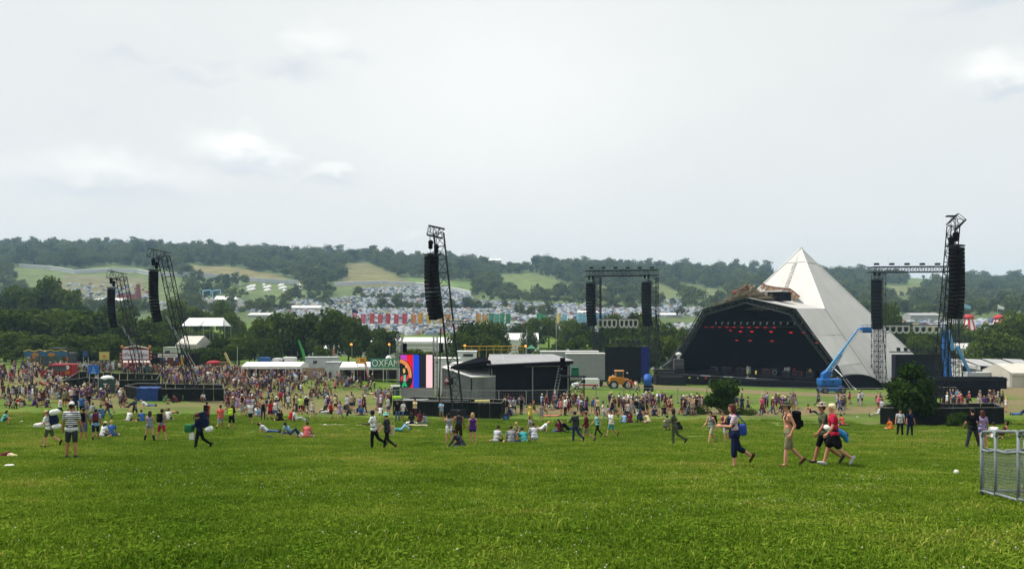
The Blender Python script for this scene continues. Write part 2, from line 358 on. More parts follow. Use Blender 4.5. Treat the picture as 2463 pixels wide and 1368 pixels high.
def hill_col(X, Y, px, py):
    n = vnoise(X, Y, 22, 4); c = np.stack([.070 + .03 * n, .105 + .03 * n, .038 + .012 * n], 1)
    for poly, col in MEADOWS:
        k = inpoly(px, py, poly); t = (.85 + .3 * vnoise(X, Y, 14, 5))[:, None]; c = np.where(k[:, None], np.array(col)[None] * t, c)
    return c
def hill_mat():
    mt = bpy.data.materials.new('hill_pasture'); mt.use_nodes = True; nt = mt.node_tree; b = nt.nodes['Principled BSDF']; b.inputs['Roughness'].default_value = .95; b.inputs['Specular IOR Level'].default_value = .1
    a = nt.nodes.new('ShaderNodeAttribute'); a.attribute_name = 'ground_colour'; g = nt.nodes.new('ShaderNodeNewGeometry')
    n = nt.nodes.new('ShaderNodeTexNoise'); n.inputs['Scale'].default_value = .08; n.inputs['Detail'].default_value = 7; nt.links.new(g.outputs['Position'], n.inputs['Vector'])
    mr = nt.nodes.new('ShaderNodeMapRange'); mr.inputs[1].default_value = .3; mr.inputs[2].default_value = .7; mr.inputs[3].default_value = .7; mr.inputs[4].default_value = 1.3; nt.links.new(n.outputs['Fac'], mr.inputs[0])
    mx = nt.nodes.new('ShaderNodeVectorMath'); mx.operation = 'SCALE'; nt.links.new(a.outputs['Color'], mx.inputs[0]); nt.links.new(mr.outputs[0], mx.inputs['Scale']); nt.links.new(mx.outputs[0], b.inputs['Base Color']); return mt
ys = np.concatenate([np.geomspace(430, 1500, 190), np.linspace(1530, 2600, 12)])
hill = kind(put('hills', grid_mesh('hills', ys, 420, lambda Y: 0.80 * Y + 70, hill_mat(), {'ground_colour': hill_col})), 'structure')

# ---------------------------------------------------------------- leaves
def leaf_mat(name, c1, c2, vary=.45):
    mt = bpy.data.materials.new(name); mt.use_nodes = True; nt = mt.node_tree; nt.nodes.clear(); N = nt.nodes.new; L = nt.links.new
    out = N('ShaderNodeOutputMaterial'); d = N('ShaderNodeBsdfDiffuse'); t = N('ShaderNodeBsdfTranslucent'); mx = N('ShaderNodeMixShader'); mx.inputs[0].default_value = .22
    a = N('ShaderNodeAttribute'); a.attribute_name = 'tone'; oi = N('ShaderNodeObjectInfo'); ad = N('ShaderNodeMath'); ad.operation = 'MULTIPLY_ADD'; ad.inputs[1].default_value = vary
    L(oi.outputs['Random'], ad.inputs[0]); m2 = N('ShaderNodeMath'); m2.operation = 'MULTIPLY'; m2.inputs[1].default_value = .6; L(a.outputs['Fac'], m2.inputs[0]); L(m2.outputs[0], ad.inputs[2])
    r_ = N('ShaderNodeMix'); r_.data_type = 'RGBA'; L(ad.outputs[0], r_.inputs[0]); r_.inputs[6].default_value = c1 + (1,); r_.inputs[7].default_value = c2 + (1,)
    L(r_.outputs[2], d.inputs[0]); L(r_.outputs[2], t.inputs[0]); L(d.outputs[0], mx.inputs[1]); L(t.outputs[0], mx.inputs[2]); L(mx.outputs[0], out.inputs[0]); return mt
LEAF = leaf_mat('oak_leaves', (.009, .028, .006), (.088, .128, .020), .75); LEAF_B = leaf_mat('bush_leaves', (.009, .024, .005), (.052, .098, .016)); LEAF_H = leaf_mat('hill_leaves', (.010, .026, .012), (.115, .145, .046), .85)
BARK = mat('bark', (.075, .060, .045), .95, .3, 6)
def crown_arrays(r_, lobes, n, size, zmin=-1e9):
    """leaf sprays spread through the lobes of a crown: small bent quads of every slant"""
    lob = np.array([l[:3] for l in lobes]); rad = np.array([l[3] for l in lobes]); w = rad ** 2; w /= w.sum()
    k = r_.choice(len(lobes), n, p=w); d = r_.normal(size=(n, 3)); d /= np.linalg.norm(d, axis=1)[:, None]
    q = rad[k] * (r_.uniform(0.25, 1.0, n) ** .45) * r_.uniform(.86, 1.1, n); c = lob[k] + d * q[:, None] * np.array([1, 1, .82])
    keep = c[:, 2] > zmin; c = c[keep]; d = d[keep]; n = len(c)
    nn = d * .8 + r_.normal(size=(n, 3)) * .65 + np.array([0, 0, .3]); nn /= np.linalg.norm(nn, axis=1)[:, None]
    t = np.cross(nn, r_.normal(size=(n, 3))); t /= np.linalg.norm(t, axis=1)[:, None]; b = np.cross(nn, t)
    s = size * r_.uniform(.55, 1.35, n)[:, None]; a = r_.uniform(.55, 1.0, n)[:, None]
    v = np.stack([c - t * s, c - b * s * a + nn * s * .25, c + t * s, c + b * s * a - nn * s * .2], 1).reshape(-1, 3)
    return v, r_.uniform(0, 1, n)
def leaf_mesh(name, v, tone, m_):
    n = len(tone); me = bpy.data.meshes.new(name); me.vertices.add(4 * n); me.vertices.foreach_set('co', v.ravel()); me.loops.add(4 * n); me.loops.foreach_set('vertex_index', np.arange(4 * n, dtype=np.int32))
    me.polygons.add(n); me.polygons.foreach_set('loop_start', np.arange(0, 4 * n, 4, dtype=np.int32)); me.update(calc_edges=True)
    me.attributes.new('tone', 'FLOAT', 'FACE').data.foreach_set('value', tone.astype(np.float32)); me.materials.append(m_); return me
def tree_kit(seed, h, w, n, leaf, m_, trunk_h=.28, name='crown', cone=False):
    """crown mesh and trunk mesh of one tree, base at the origin"""
    r_ = np.random.default_rng(seed); lobes = []; tb = h * trunk_h
    if cone:
        for i in range(9): t = i / 8; lobes.append((r_.normal() * .05 * w, r_.normal() * .05 * w, tb * .5 + (h - tb * .5) * t * .95, w * .5 * (1 - t) + .12 * w))
    else:
        nl = r_.integers(9, 14)
        for i in range(nl):
            a = r_.uniform(0, 6.28); q = w * .5 * math.sqrt(r_.uniform(.02, .62)); z = tb + (h - tb) * r_.uniform(.16, .82); shrink = 1 - .55 * max(0, (z - tb) / (h - tb) - .45)
            lobes.append((q * math.cos(a) * shrink, q * math.sin(a) * shrink, z, r_.uniform(.16, .27) * min(w, h * 1.1)))
        lobes.append((0, 0, h - .24 * min(w, h), .22 * min(w, h))); lobes.append((0, 0, tb + (h - tb) * .45, .3 * min(w, h)))
    v, tone = crown_arrays(r_, lobes, n, leaf, tb * .55); cm = leaf_mesh(name, v, tone, m_)
    mb = MB(); r0 = max(.12, .028 * h); mb.tube((0, 0, -.3), (0, 0, tb * 1.1), r0, 7, r0 * .75); mb.tube((0, 0, tb * 1.05), (r_.normal() * .2, r_.normal() * .2, h * .8), r0 * .75, 6, r0 * .15)
    for l in lobes[:9]:
        zz = min(l[2], tb + .5 * (l[2] - tb)); mb.tube((0, 0, zz * .9), l[:3], r0 * .38, 5, r0 * .1)
    tm = mb.mesh('trunk', BARK); tm.shade_smooth(); return cm, tm
def plant_tree(kit, loc, s, rz, label, group, name='tree', cat='tree', sz=1.0):
    t = thing(name, label, cat, loc, rz, group); t.scale = (s, s, s * sz); put('crown', kit[0], t); put('trunk', kit[1], t); return t
def scatter(name, pts, scl, rot, idx, sources):
    """ONE object: copies of the source meshes standing on its points"""
    me = bpy.data.meshes.new(name); me.vertices.add(len(pts)); me.vertices.foreach_set('co', np.asarray(pts, np.float32).ravel())
    me.attributes.new('scl', 'FLOAT', 'POINT').data.foreach_set('value', np.asarray(scl, np.float32)); me.attributes.new('rot', 'FLOAT_VECTOR', 'POINT').data.foreach_set('vector', np.asarray(rot, np.float32).ravel())
    me.attributes.new('idx', 'INT', 'POINT').data.foreach_set('value', np.asarray(idx, np.int32)); o = put(name, me)
    ng = bpy.data.node_groups.new(name, 'GeometryNodeTree'); ng.interface.new_socket('Geometry', in_out='INPUT', socket_type='NodeSocketGeometry'); ng.interface.new_socket('Geometry', in_out='OUTPUT', socket_type='NodeSocketGeometry')
    N = ng.nodes.new; L = ng.links.new; i = N('NodeGroupInput'); out = N('NodeGroupOutput'); ip = N('GeometryNodeInstanceOnPoints'); jn = N('GeometryNodeJoinGeometry')
    for s in sources:
        oi = N('GeometryNodeObjectInfo'); oi.transform_space = 'ORIGINAL'; oi.inputs['Object'].default_value = s; oi.inputs['As Instance'].default_value = True; L(oi.outputs['Geometry'], jn.inputs[0])
    def na(n, dt):
        a = N('GeometryNodeInputNamedAttribute'); a.data_type = dt; a.inputs['Name'].default_value = n; return a.outputs['Attribute']
    L(i.outputs[0], ip.inputs['Points']); L(jn.outputs[0], ip.inputs['Instance']); ip.inputs['Pick Instance'].default_value = True
    L(na('idx', 'INT'), ip.inputs['Instance Index']); L(na('rot', 'FLOAT_VECTOR'), ip.inputs['Rotation']); L(na('scl', 'FLOAT'), ip.inputs['Scale']); L(ip.outputs[0], out.inputs[0])
    md = o.modifiers.new('scatter', 'NODES'); md.node_group = ng; return kind(o, 'stuff')

# ridge and hillside woods
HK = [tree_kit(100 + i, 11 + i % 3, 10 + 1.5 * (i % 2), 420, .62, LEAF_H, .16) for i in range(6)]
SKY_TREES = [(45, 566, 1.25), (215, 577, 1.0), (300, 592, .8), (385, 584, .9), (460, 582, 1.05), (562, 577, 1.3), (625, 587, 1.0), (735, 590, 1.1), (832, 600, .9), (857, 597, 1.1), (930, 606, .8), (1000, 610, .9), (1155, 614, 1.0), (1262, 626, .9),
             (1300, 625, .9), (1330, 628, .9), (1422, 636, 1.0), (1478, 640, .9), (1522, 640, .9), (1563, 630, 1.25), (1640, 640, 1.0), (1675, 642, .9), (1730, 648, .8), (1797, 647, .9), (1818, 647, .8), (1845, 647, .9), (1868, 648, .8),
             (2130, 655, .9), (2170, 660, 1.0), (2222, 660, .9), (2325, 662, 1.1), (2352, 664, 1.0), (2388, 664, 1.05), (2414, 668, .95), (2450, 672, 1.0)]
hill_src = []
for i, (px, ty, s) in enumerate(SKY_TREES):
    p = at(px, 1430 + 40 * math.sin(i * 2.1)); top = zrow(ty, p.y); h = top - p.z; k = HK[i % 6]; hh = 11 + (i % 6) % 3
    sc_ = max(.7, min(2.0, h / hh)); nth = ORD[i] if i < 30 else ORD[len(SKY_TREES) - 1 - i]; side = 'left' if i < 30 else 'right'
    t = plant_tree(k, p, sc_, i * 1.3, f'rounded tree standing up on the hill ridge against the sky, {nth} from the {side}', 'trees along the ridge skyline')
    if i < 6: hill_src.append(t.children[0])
n = 30000; d = np.sqrt(nrg.uniform(560 ** 2, 1560 ** 2, n)); px = nrg.uniform(-420, 2880, n); X = (px - CX) / F * d; py = row_of(px, d)
bad = inpoly(px, py, [(790, 682), (1140, 704), (1140, 716), (790, 706)]) | inpoly(px, py, [(40, 642), (720, 684), (720, 690), (40, 662)])
for poly, _ in MEADOWS: bad |= inpoly(px, py, poly) | inpoly(px, py - 4, poly)
for poly, k in CAMPS: bad |= inpoly(px, py, poly) & (nrg.uniform(0, 1, n) < .972 * (1 if k > .5 else .8))
keepp = nrg.uniform(0, 1, n) < np.where(d > 860, .62, np.where(vnoise(X, d, 60, 8) > .42, .55, .12))
k = ~bad & keepp & ~((d < 660) & (px > 680) & (px < 1700) & (nrg.uniform(0, 1, n) < .5)); X, d, px = X[k], d[k], px[k]
rows = [[(890, 742), (1010, 744)], [(1030, 741), (1190, 746)], [(870, 717), (1060, 720)], [(690, 705), (800, 738)], [(1180, 712), (1340, 728)], [(1420, 742), (1560, 744)], [(1250, 760), (1330, 764)], [(600, 742), (720, 746)]]
ex = []
for (a, b) in rows:
    for t in np.linspace(0, 1, int(abs(b[0] - a[0]) / 5)): q = ground(a[0] + (b[0] - a[0]) * t + nrg.normal() * 2, a[1] + (b[1] - a[1]) * t + nrg.normal() * 1.0); ex.append((q.x, q.y))
ex = np.array(ex); X = np.concatenate([X, ex[:, 0]]); d = np.concatenate([d, ex[:, 1]])
sc_ = nrg.uniform(.5, 1.3, len(X)) * np.where(nrg.uniform(0, 1, len(X)) < .08, 1.6, 1.0); sc_[-len(ex):] *= .62; sc_ = np.where(d < 860, sc_ * .75, sc_)
woods = scatter('hill_woods', np.stack([X, d, gz(X, d) - .4], 1), sc_, np.stack([0 * X, 0 * X, nrg.uniform(0, 6.28, len(X))], 1), nrg.integers(0, 6, len(X)), hill_src)

# camping fields: thousands of small tents, one mass
TENTC = ['#b9bcc0', '#c4c8cc', '#62748f', '#8795a9', '#465266', '#b9c3cc', '#8c9a6a', '#8d5a4c', '#a8945e', '#5a6a50', '#9aa7b6', '#c2c6ca', '#566d85']
tm_ = [mat(f'tent_cloth_{i}', tuple(.62 * q + .012 for q in C(c)), .85, .2, 2) for i, c in enumerate(TENTC)]
tb = MB()
for poly, dens in CAMPS:
    xs = [p[0] for p in poly]; ysl = [p[1] for p in poly]; npt = int((max(xs) - min(xs)) * (max(ysl) - min(ysl)) * .11 * dens)
    for _ in range(npt):
        qx, qy = rng.uniform(min(xs), max(xs)), rng.uniform(min(ysl), max(ysl))
        if not inpoly(np.array(qx), np.array(qy), poly): continue
        p = ground(qx, qy); a = rng.uniform(0, 3.14); w, l, h = rng.uniform(1.0, 2.1), rng.uniform(1.2, 2.7), rng.uniform(1.2, 2.2); ca, sa = math.cos(a), math.sin(a)
        P = lambda x, y, z: (p.x + x * ca - y * sa, p.y + x * sa + y * ca, p.z + z)
        v = [P(-w, -l, -.3), P(w, -l, -.3), P(w, l, -.3), P(-w, l, -.3), P(-w * .6, -l * .6, h * .75), P(w * .6, -l * .6, h * .75), P(w * .6, l * .6, h * .75), P(-w * .6, l * .6, h * .75), P(0, -l * .35, h), P(0, l * .35, h)]
        mi = rng.choice([0, 1, 11, 5, 10, 2, 3, 4, 12] + list(range(13)))
        tb.add(v, [(0, 1, 5, 4), (1, 2, 6, 5), (2, 3, 7, 6), (3, 0, 4, 7), (4, 5, 8), (5, 6, 9, 8), (6, 7, 9), (7, 4, 8, 9)], mi)
kind(tb.build('tents', tm_), 'stuff')
# ---------------------------------------------------------------- pyramid stage
BLACK = mat('black_cloth', (.006, .006, .009), .95, .25, 2, spec=.03); DARK = mat('dark_steel', (.016, .018, .022), .6, .2, 4, spec=.15); STEEL = mat('galvanised_steel', (.42, .44, .45), .45, .15, 6, metal=.6)
ALU = mat('aluminium_tube', (.30, .32, .33), .4, .15, 5, metal=.7); WHITE = mat('white_pvc', (.66, .66, .64), .6, .06, .8); GREYGREEN = mat('painted_truss', (.022, .028, .026), .7, .2, 3, spec=.15)
def skin_mat(name, base):
    mt = bpy.data.materials.new(name); mt.use_nodes = True; nt = mt.node_tree; b = nt.nodes['Principled BSDF']; b.inputs['Roughness'].default_value = .55; tc = nt.nodes.new('ShaderNodeTexCoord')
    n = nt.nodes.new('ShaderNodeTexNoise'); n.inputs['Scale'].default_value = .35; n.inputs['Detail'].default_value = 6; mp = nt.nodes.new('ShaderNodeMapping'); mp.inputs['Scale'].default_value = (1, 1, .35)
    nt.links.new(tc.outputs['Object'], mp.inputs[0]); nt.links.new(mp.outputs[0], n.inputs['Vector']); r_ = nt.nodes.new('ShaderNodeValToRGB'); nt.links.new(n.outputs['Fac'], r_.inputs[0])
    e = r_.color_ramp.elements; e[0].position = .3; e[0].color = tuple(c * .88 for c in base) + (1,); e[1].position = .62; e[1].color = base + (1,); nt.links.new(r_.outputs[0], b.inputs['Base Color'])
    bp = nt.nodes.new('ShaderNodeBump'); bp.inputs['Strength'].default_value = .25; bp.inputs['Distance'].default_value = .3; nt.links.new(n.outputs['Fac'], bp.inputs['Height']); nt.links.new(bp.outputs[0], b.inputs['Normal']); return mt
PANEL = skin_mat('silver_panels', (.45, .445, .425)); PANEL2 = skin_mat('silver_panels_cap', (.42, .42, .40))
SO = Vector((65.836, 189.451, -13.518)); SN = Vector((-.714, -.700, 0)).normalized(); SR = Vector((.700, -.714, 0)).normalized(); SRZ = math.atan2(SR.y, SR.x)
stage = thing('pyramid_stage', 'white pyramid stage with a wide black opening, beside the blue boom lift', 'stage', SO, SRZ)
W, H, L0, A0, B0, HB, HC = 22.266, 29.842, 23.6, 21.69, 10.62, 15.86, 18.19   # local axes: x right, -y out of the opening, z up
def on(z): return W * (1 - z / H)
LF = -L0; RF = on(HB)
def shell(name, quads, m_=PANEL, off=0.0, seams=()):
    mb = MB()
    for q in quads:
        q = [Vector(p) for p in q]; nrm = (q[1] - q[0]).cross(q[2] - q[0]).normalized()
        mb.prism([p + nrm * off for p in q], -nrm * .04)
    return mb.build(name, m_, stage)
# courses of cladding panels on each pyramid face, each course split into sheets
def course(face, z0, z1, n):
    out = []
    for i in range(n):
        t0, t1 = -1 + 2 * i / n + .0003, -1 + 2 * (i + 1) / n - .0003
        def P(t, z):
            w = on(z)
            return {'F': (t * w, -w, z), 'R': (w, t * w, z), 'B': (-t * w, w, z), 'L': (-w, -t * w, z)}[face]
        out.append([P(t0, z0), P(t1, z0), P(t1, z1), P(t0, z1)])
    return out
ZC = [0, 5.2, 10.4, HB, 21.0, 26.6]
for face in 'FRBL':
    for ci in range(len(ZC) - 1):
        z0, z1 = ZC[ci] + .002, ZC[ci + 1] - .002
        if face == 'F' and z1 < HB + .1: continue      # the opening
        for q in course(face, z0, z1, [4, 4, 4, 2, 2][ci] if face in 'RL' else [4, 4, 4, 2, 2][ci]):
            shell('cladding_panel', [q])
capz = 26.65
for face in 'FRBL':
    for i in range(2):
        w = on(capz); P = lambda t: {'F': (t * w, -w, capz), 'R': (w, t * w, capz), 'B': (-t * w, w, capz), 'L': (-w, -t * w, capz)}[face]
        shell('cap_panel', [[P(-1 + i + .02), P(i - .02), (0, 0, H)]], PANEL2, .03)
mb = MB()
for sx, sy in ((1, -1), (1, 1), (-1, 1), (-1, -1)):
    zb = HB if sy < 0 else 0; mb.tube((sx * on(zb), sy * on(zb), zb), (0, 0, H + .05), .16, 6)
for z in (26.62,):
    w = on(z) + .05; c = [(w, -w, z), (w, w, z), (-w, w, z), (-w, -w, z)]; mb.path(c + c[:1], .10)
mb.box((0, 0, H + .1), (.6, .6, .35)); mb.build('ridge_trim', WHITE, stage)
mb = MB()
for i in range(14):
    za, zb = capz - i * .52, capz - (i + 1) * .52; xa = .45 * math.sin(i * 1.7) * .3; mb.prism([(-.45 + xa, -on(za) - .03, za), (.35 + xa, -on(za) - .03, za), (.30 - xa, -on(zb) - .03, zb), (-.5 - xa, -on(zb) - .03, zb)], (0, -.03, .02))
mb.build('laced_seam', mat('laced_seam', (.34, .335, .31), .8, .35, 2), stage)
# lower wings that reach forward from the pyramid to the stage mouth
def wing(sx):
    D = (sx * B0, LF, HB); E = (sx * A0, LF, 0); Fp = (sx * RF, -RF, HB); G = (sx * W, -12.0, 0); K = (sx * (A0 - 2.6), LF, 4.6)
    s = 1 if sx > 0 else -1
    def sheet(q): shell('wing_panel', [q if s > 0 else q[::-1]], PANEL, .06)
    def lerp(a, b, t): return tuple(a[i] + (b[i] - a[i]) * t for i in range(3))
    K = lerp(E, D, .30); K = (K[0] + sx * .9, K[1], K[2])
    for a, b in ((0, .30), (.30, .66), (.66, 1)):
        p0 = lerp(E, D, a) if a != .30 else K; p1 = lerp(E, D, b) if b != .30 else K; q0, q1 = lerp(G, Fp, a + .004), lerp(G, Fp, b - .004); m0, m1 = lerp(p0, q0, .5), lerp(p1, q1, .5)
        sheet([p0, m0, m1, p1]); sheet([m0, q0, q1, m1])
    rd = (0, LF, HC); rb_ = (0, -on(HC) - .05, HC)
    t = [D, lerp(D, Fp, .5), lerp(rd, rb_, .5), rd]; u = [lerp(D, Fp, .5), Fp, rb_, lerp(rd, rb_, .5)]
    for q in (t, u): shell('roof_panel', [q if s > 0 else q[::-1]], PANEL, .05)
    mb = MB(); mb.tube(Fp, G, .14, 6); mb.build('wing_seam', mat('seam_webbing', (.16, .17, .17), .8), stage)
for s in (1, -1): wing(s)
# black drapes lining the inside
mb = MB(); yb = -2.0
prof = [(-A0 + .6, 0), (-B0 + .2, HB - .35), (0, HC - .35), (B0 - .2, HB - .35), (A0 - .6, 0)]
for (x0, z0), (x1, z1) in zip(prof, prof[1:]):
    q = [(x0, LF + .8, z0), (x1, LF + .8, z1), (x1 * .93, yb, z1), (x0 * .93, yb, z0)]; mb.prism(q, (0, 0, -.05))
mb.build('side_drape', BLACK, stage)
mb = MB(); mb.prism([(x * .93, yb, z) for x, z in prof], (0, .1, 0)); mb.build('back_drape', BLACK, stage)
# mouth arch: a truss of grey tube following the five-sided opening
arch = [(-A0 - 1.2, LF - .1, .2), (-A0 + 3.9, LF - .1, 5.0), (-B0, LF - .1, HB - .05), (0, LF - .1, HC - .02), (B0, LF - .1, HB - .05), (A0 - 2.7, LF - .1, 4.9), (A0 + .4, LF - .1, 0)]
inn = [(-A0 + .4, LF - .1, .2), (-A0 + 5.2, LF - .1, 5.0), (-B0 + .9, LF - .1, HB - 1.2), (0, LF - .1, HC - 1.1), (B0 - .9, LF - .1, HB - 1.2), (A0 - 4.0, LF - .1, 4.9), (A0 - 1.2, LF - .1, 0)]
mb = MB()
for dy in (0, -.8):
    for ch in (arch, inn): mb.path([(x, y + dy, z) for x, y, z in ch], .10, 6)
def alongp(p, t):
    n = len(p) - 1; k = min(int(t * n), n - 1); u = t * n - k; return Vector(p[k]) + (Vector(p[k + 1]) - Vector(p[k])) * u
NB = 60
for i in range(NB):
    a, b = alongp(arch, i / NB), alongp(inn, (i + .5) / NB); c = alongp(arch, (i + 1) / NB); mb.tube(a, b, .05, 4); mb.tube(b, c, .05, 4); mb.tube(a + Vector((0, -.8, 0)), b, .04, 4)
mb.build('arch_truss', GREYGREEN, stage)
for sx in (-1, 1):
    for k in range(2): beam(stage, 'stay_cable', (sx * (A0 - 3.5 + k * 1.2), LF - .6, 4.8 - k * 2.2), (sx * (A0 + 3.4 - k * 1.2), LF - 3.2, -.2), .07, STEEL)
# deck, front apron and kit on it
DK = 2.1
mb = MB(); mb.box((0, -11.5, DK - .15), (37, 21, .3)); mb.box((0, LF + 2.0, DK / 2), (38, .12, DK)); mb.build('deck', mat('stage_deck', (.010, .010, .013), .9, .3, 2, spec=.04), stage)
for i in range(12): MB().box((-17.6 + i * 3.2, LF + 1.85, DK / 2 - .05), (3.0, .1, DK - .25)).build('apron_panel', BLACK, stage)
mb = MB(); mb.box((-6.5, LF - .9, 1.55), (27, 3.2, .22)); mb.build('runway', DARK, stage)
for x in (-3.0, 2.2, -8.5): MB().box((x, LF - 2.5, 1.72), (2.4, .08, .1)).build('runway_edge', WHITE, stage)
# flown lamps
REDL = mat('red_lamp_glow', (1.0, .02, .015), .5, 0, emit=.75); RD2 = mat('dim_red_glow', (.9, .02, .02), .5, 0, emit=.28); PALE = mat('lamp_glass', (.45, .47, .5), .3, .1)
mb = MB()
for y, z, e in ((-17.5, HB - 2.6, 11.3), (-19.5, HB - 3.7, 12.2)): mb.tube((-e, y, z), (e, y, z), .12, 6)
mb.build('lighting_bar', DARK, stage)
for i in range(15): MB().tube((-11.2 + i * 1.55, -17.5, HB - 2.75), (-11.2 + i * 1.55, -17.8, HB - 3.2), .17, 8).build('spotlight', PALE, stage)
red = [(-12.6, 0), (-10.8, 0), (-9, 0), (-7.2, 0), (-5.4, 0), (-3.6, 0), (-1.9, 0), (0, 0), (1.9, 0), (3.9, 0), (-6.3, -.7), (-3.9, -.9), (-1.2, -.9), (3.2, -.9), (7.6, -1.0), (10.4, -1.0), (13.3, -1.0), (-4.8, -2.8), (-1.6, -2.8), (3.4, -2.8), (13.2, -3.0)]
for i, (x, dz) in enumerate(red): MB().ball((x, -19.7, HB - 3.85 + dz), (.42, .2, .11), 10, 6).build('red_lamp', REDL if i in (11, 12, 13, 14, 15) else RD2, stage)
# scrap-and-brush heap, dark booth and slatted canopy on the roof
BRUSH = mat('dry_brushwood', (.15, .125, .075), .95, .35, 4); RUST = mat('rust_scrap', (.24, .115, .06), .85, .35, 2); r3 = np.random.default_rng(5)
heap = thing('brushwood_heap', 'heap of brown brushwood and scrap piled on the roof of the stage', 'roof decoration', SO, SRZ)
def roofz(x, y): return HC - abs(x) * (HC - HB) / B0 + .1
mb = MB()
for i in range(1500):
    x = r3.uniform(-8.6, 2.8); env = 2.9 * math.exp(-((x + 2.4) / 3.6) ** 2) + .25; y = LF + 1.0 + r3.uniform(0, 5); z = roofz(x, y) + r3.uniform(-.2, 1) * env * (1 - abs(y - LF - 3) / 6)
    dr = Vector((r3.normal(), r3.normal() * .6, r3.uniform(0, .9))).normalized() * r3.uniform(.5, 1.3); mb.tube((x, y, z), Vector((x, y, z)) + dr, .05, 3, .02, caps=False)
kind(mb.build('twigs', BRUSH, heap), 'stuff')
mb = MB()
for i in range(7):
    x = -8.4 + i * 1.75; env = 2.3 * math.exp(-((x + 2.4) / 3.6) ** 2) + .2; mb.ball((x, LF + 3, roofz(x, LF) + env * .35), (1.7, 2.2, env * .42 + .12), 9, 6)
mb.build('mound', mat('mound_brown', (.075, .062, .040), .95, .4, 3), heap)
PSC = mat('pale_scrap', (.42, .32, .25), .8, .4, 2)
for i in range(14):
    x = -3.4 + .3 * i; z = HC + 1.2 + 1.9 * math.exp(-((x + 1.4) / 1.1) ** 2) * (.6 + .4 * math.sin(i * 2.7)); a = Vector((x, LF + 2.6 + .3 * math.sin(i), z)); u = Vector((math.cos(i * 1.3), .2, math.sin(i * 1.3) + .7)) * .75; v_ = Vector((-u.z, .1, u.x)) * .45
    MB().prism([a - u, a + v_, a + u, a - v_ * .6], (.05, .3, .05)).build('scrap_slab', [RUST, PSC, BRUSH][i % 3], heap)
mb = MB(); mb.ball((-4.2, LF + 2.4, HC + 1.2), (.75, .6, .6), 9, 6); mb.ball((-2.8, LF + 2.6, HC + 1.7), (.5, .5, .7), 9, 6); mb.build('red_bundle', mat('faded_red_cloth', (.20, .05, .05), .9, .3), heap)
booth = thing('roof_booth', 'small black draped booth on the stage roof under the brown slatted canopy', 'booth', SO, SRZ)
MB().box((3.4, -16.5, roofz(3.4, 0) + .95), (4.0, 2.6, 1.9)).build('drape', BLACK, booth); MB().box((2.6, -16.5, roofz(3.4, 0) + 2.1), (4.2, 2.8, .3)).build('cover', WHITE, booth)
can = thing('slatted_canopy', 'rusty brown canopy of ragged slats curving over the stage roof', 'canopy', SO, SRZ)
pts = [(-5.6, 0, 21.9), (-4.2, 0, 21.3), (-2.2, 0, 20.9), (0, 0, 20.6), (1.7, 0, 20.4), (2.9, 0, 19.7), (4.6, 0, 18.6)]
pts = [(x, -on(z) - 1.4, z) for x, _, z in pts]
for i in range(26):
    a = alongp(pts, i / 26); b = alongp(pts, (i + .86) / 26); dn = Vector((-.35 - .2 * (i / 26), -.5, -1.25 - .25 * math.sin(i * 1.7))) * (1.0 if i < 24 else .6)
    MB().prism([a, b, b + dn * .92, a + dn], (0, .1, .02)).build('slat', [RUST, BRUSH, mat('dark_rust', (.13, .06, .04), .9, .3)][i % 3], can)
mb = MB(); mb.path(pts, .12, 6); mb.build('rim', mat('dark_rust', (.13, .06, .04)), can)
# kit on the deck
def stage_pt(x, y, z): return SO + SR * x - SN * (y) + Vector((0, 0, z))   # local -> world (y<0 is outward)
KIT = [('black speaker cabinet', 'speaker', (.03, .03, .035), (1.2, .9, 1.3)), ('red flight case', 'flight case', (.22, .03, .03), (1.5, .8, .9)), ('grey flight case', 'flight case', (.10, .10, .11), (1.4, .8, 1.0)), ('white amplifier stack', 'amplifier', (.32, .32, .32), (.8, .6, 1.5))]
for i, (x, k) in enumerate([(-12, 2), (-9.5, 1), (-8, 0), (-6.2, 2), (-4.4, 1), (-2.4, 3), (-.6, 2), (1.2, 1), (3.0, 0), (4.6, 3), (6.2, 2), (8.0, 1), (9.7, 0), (11.5, 2), (13.2, 1), (14.8, 3)]):
    nm, ct, cl, dm = KIT[k]; o = rb_mesh('case', dm, .05, mat('kit_' + nm.replace(' ', '_'), cl, .6, .3)); y = -17 + 2.2 * math.sin(i * 2.3)
    t = thing(ct.replace(' ', '_'), f'{nm} on the dark stage deck, {ORD[i]} piece of equipment from the left', ct, stage_pt(x, y, DK + dm[2] / 2), SRZ + .2 * math.sin(i), 'equipment standing on the stage deck'); put('body', o, t)
    mb = MB(); mb.box((0, -dm[1] / 2 - .012, 0), (dm[0] * .84, .02, dm[2] * .8)); mb.build('front_panel', DARK if k != 3 else PALE, t)
# drum riser emblem-like round drum
t = thing('bass_drum', 'round drum with a pale ring standing on the stage deck', 'drum', stage_pt(3.6, -18.6, DK + .55), SRZ); mb = MB(); mb.tube((0, -.3, 0), (0, .3, 0), .5, 18); mb.build('shell', DARK, t); mb = MB()
for i in range(18): a, b = 2 * math.pi * i / 18, 2 * math.pi * (i + 1) / 18; mb.tube((.46 * math.cos(a), -.33, .46 * math.sin(a)), (.46 * math.cos(b), -.33, .46 * math.sin(b)), .035, 5)
mb.build('hoop', PALE, t)
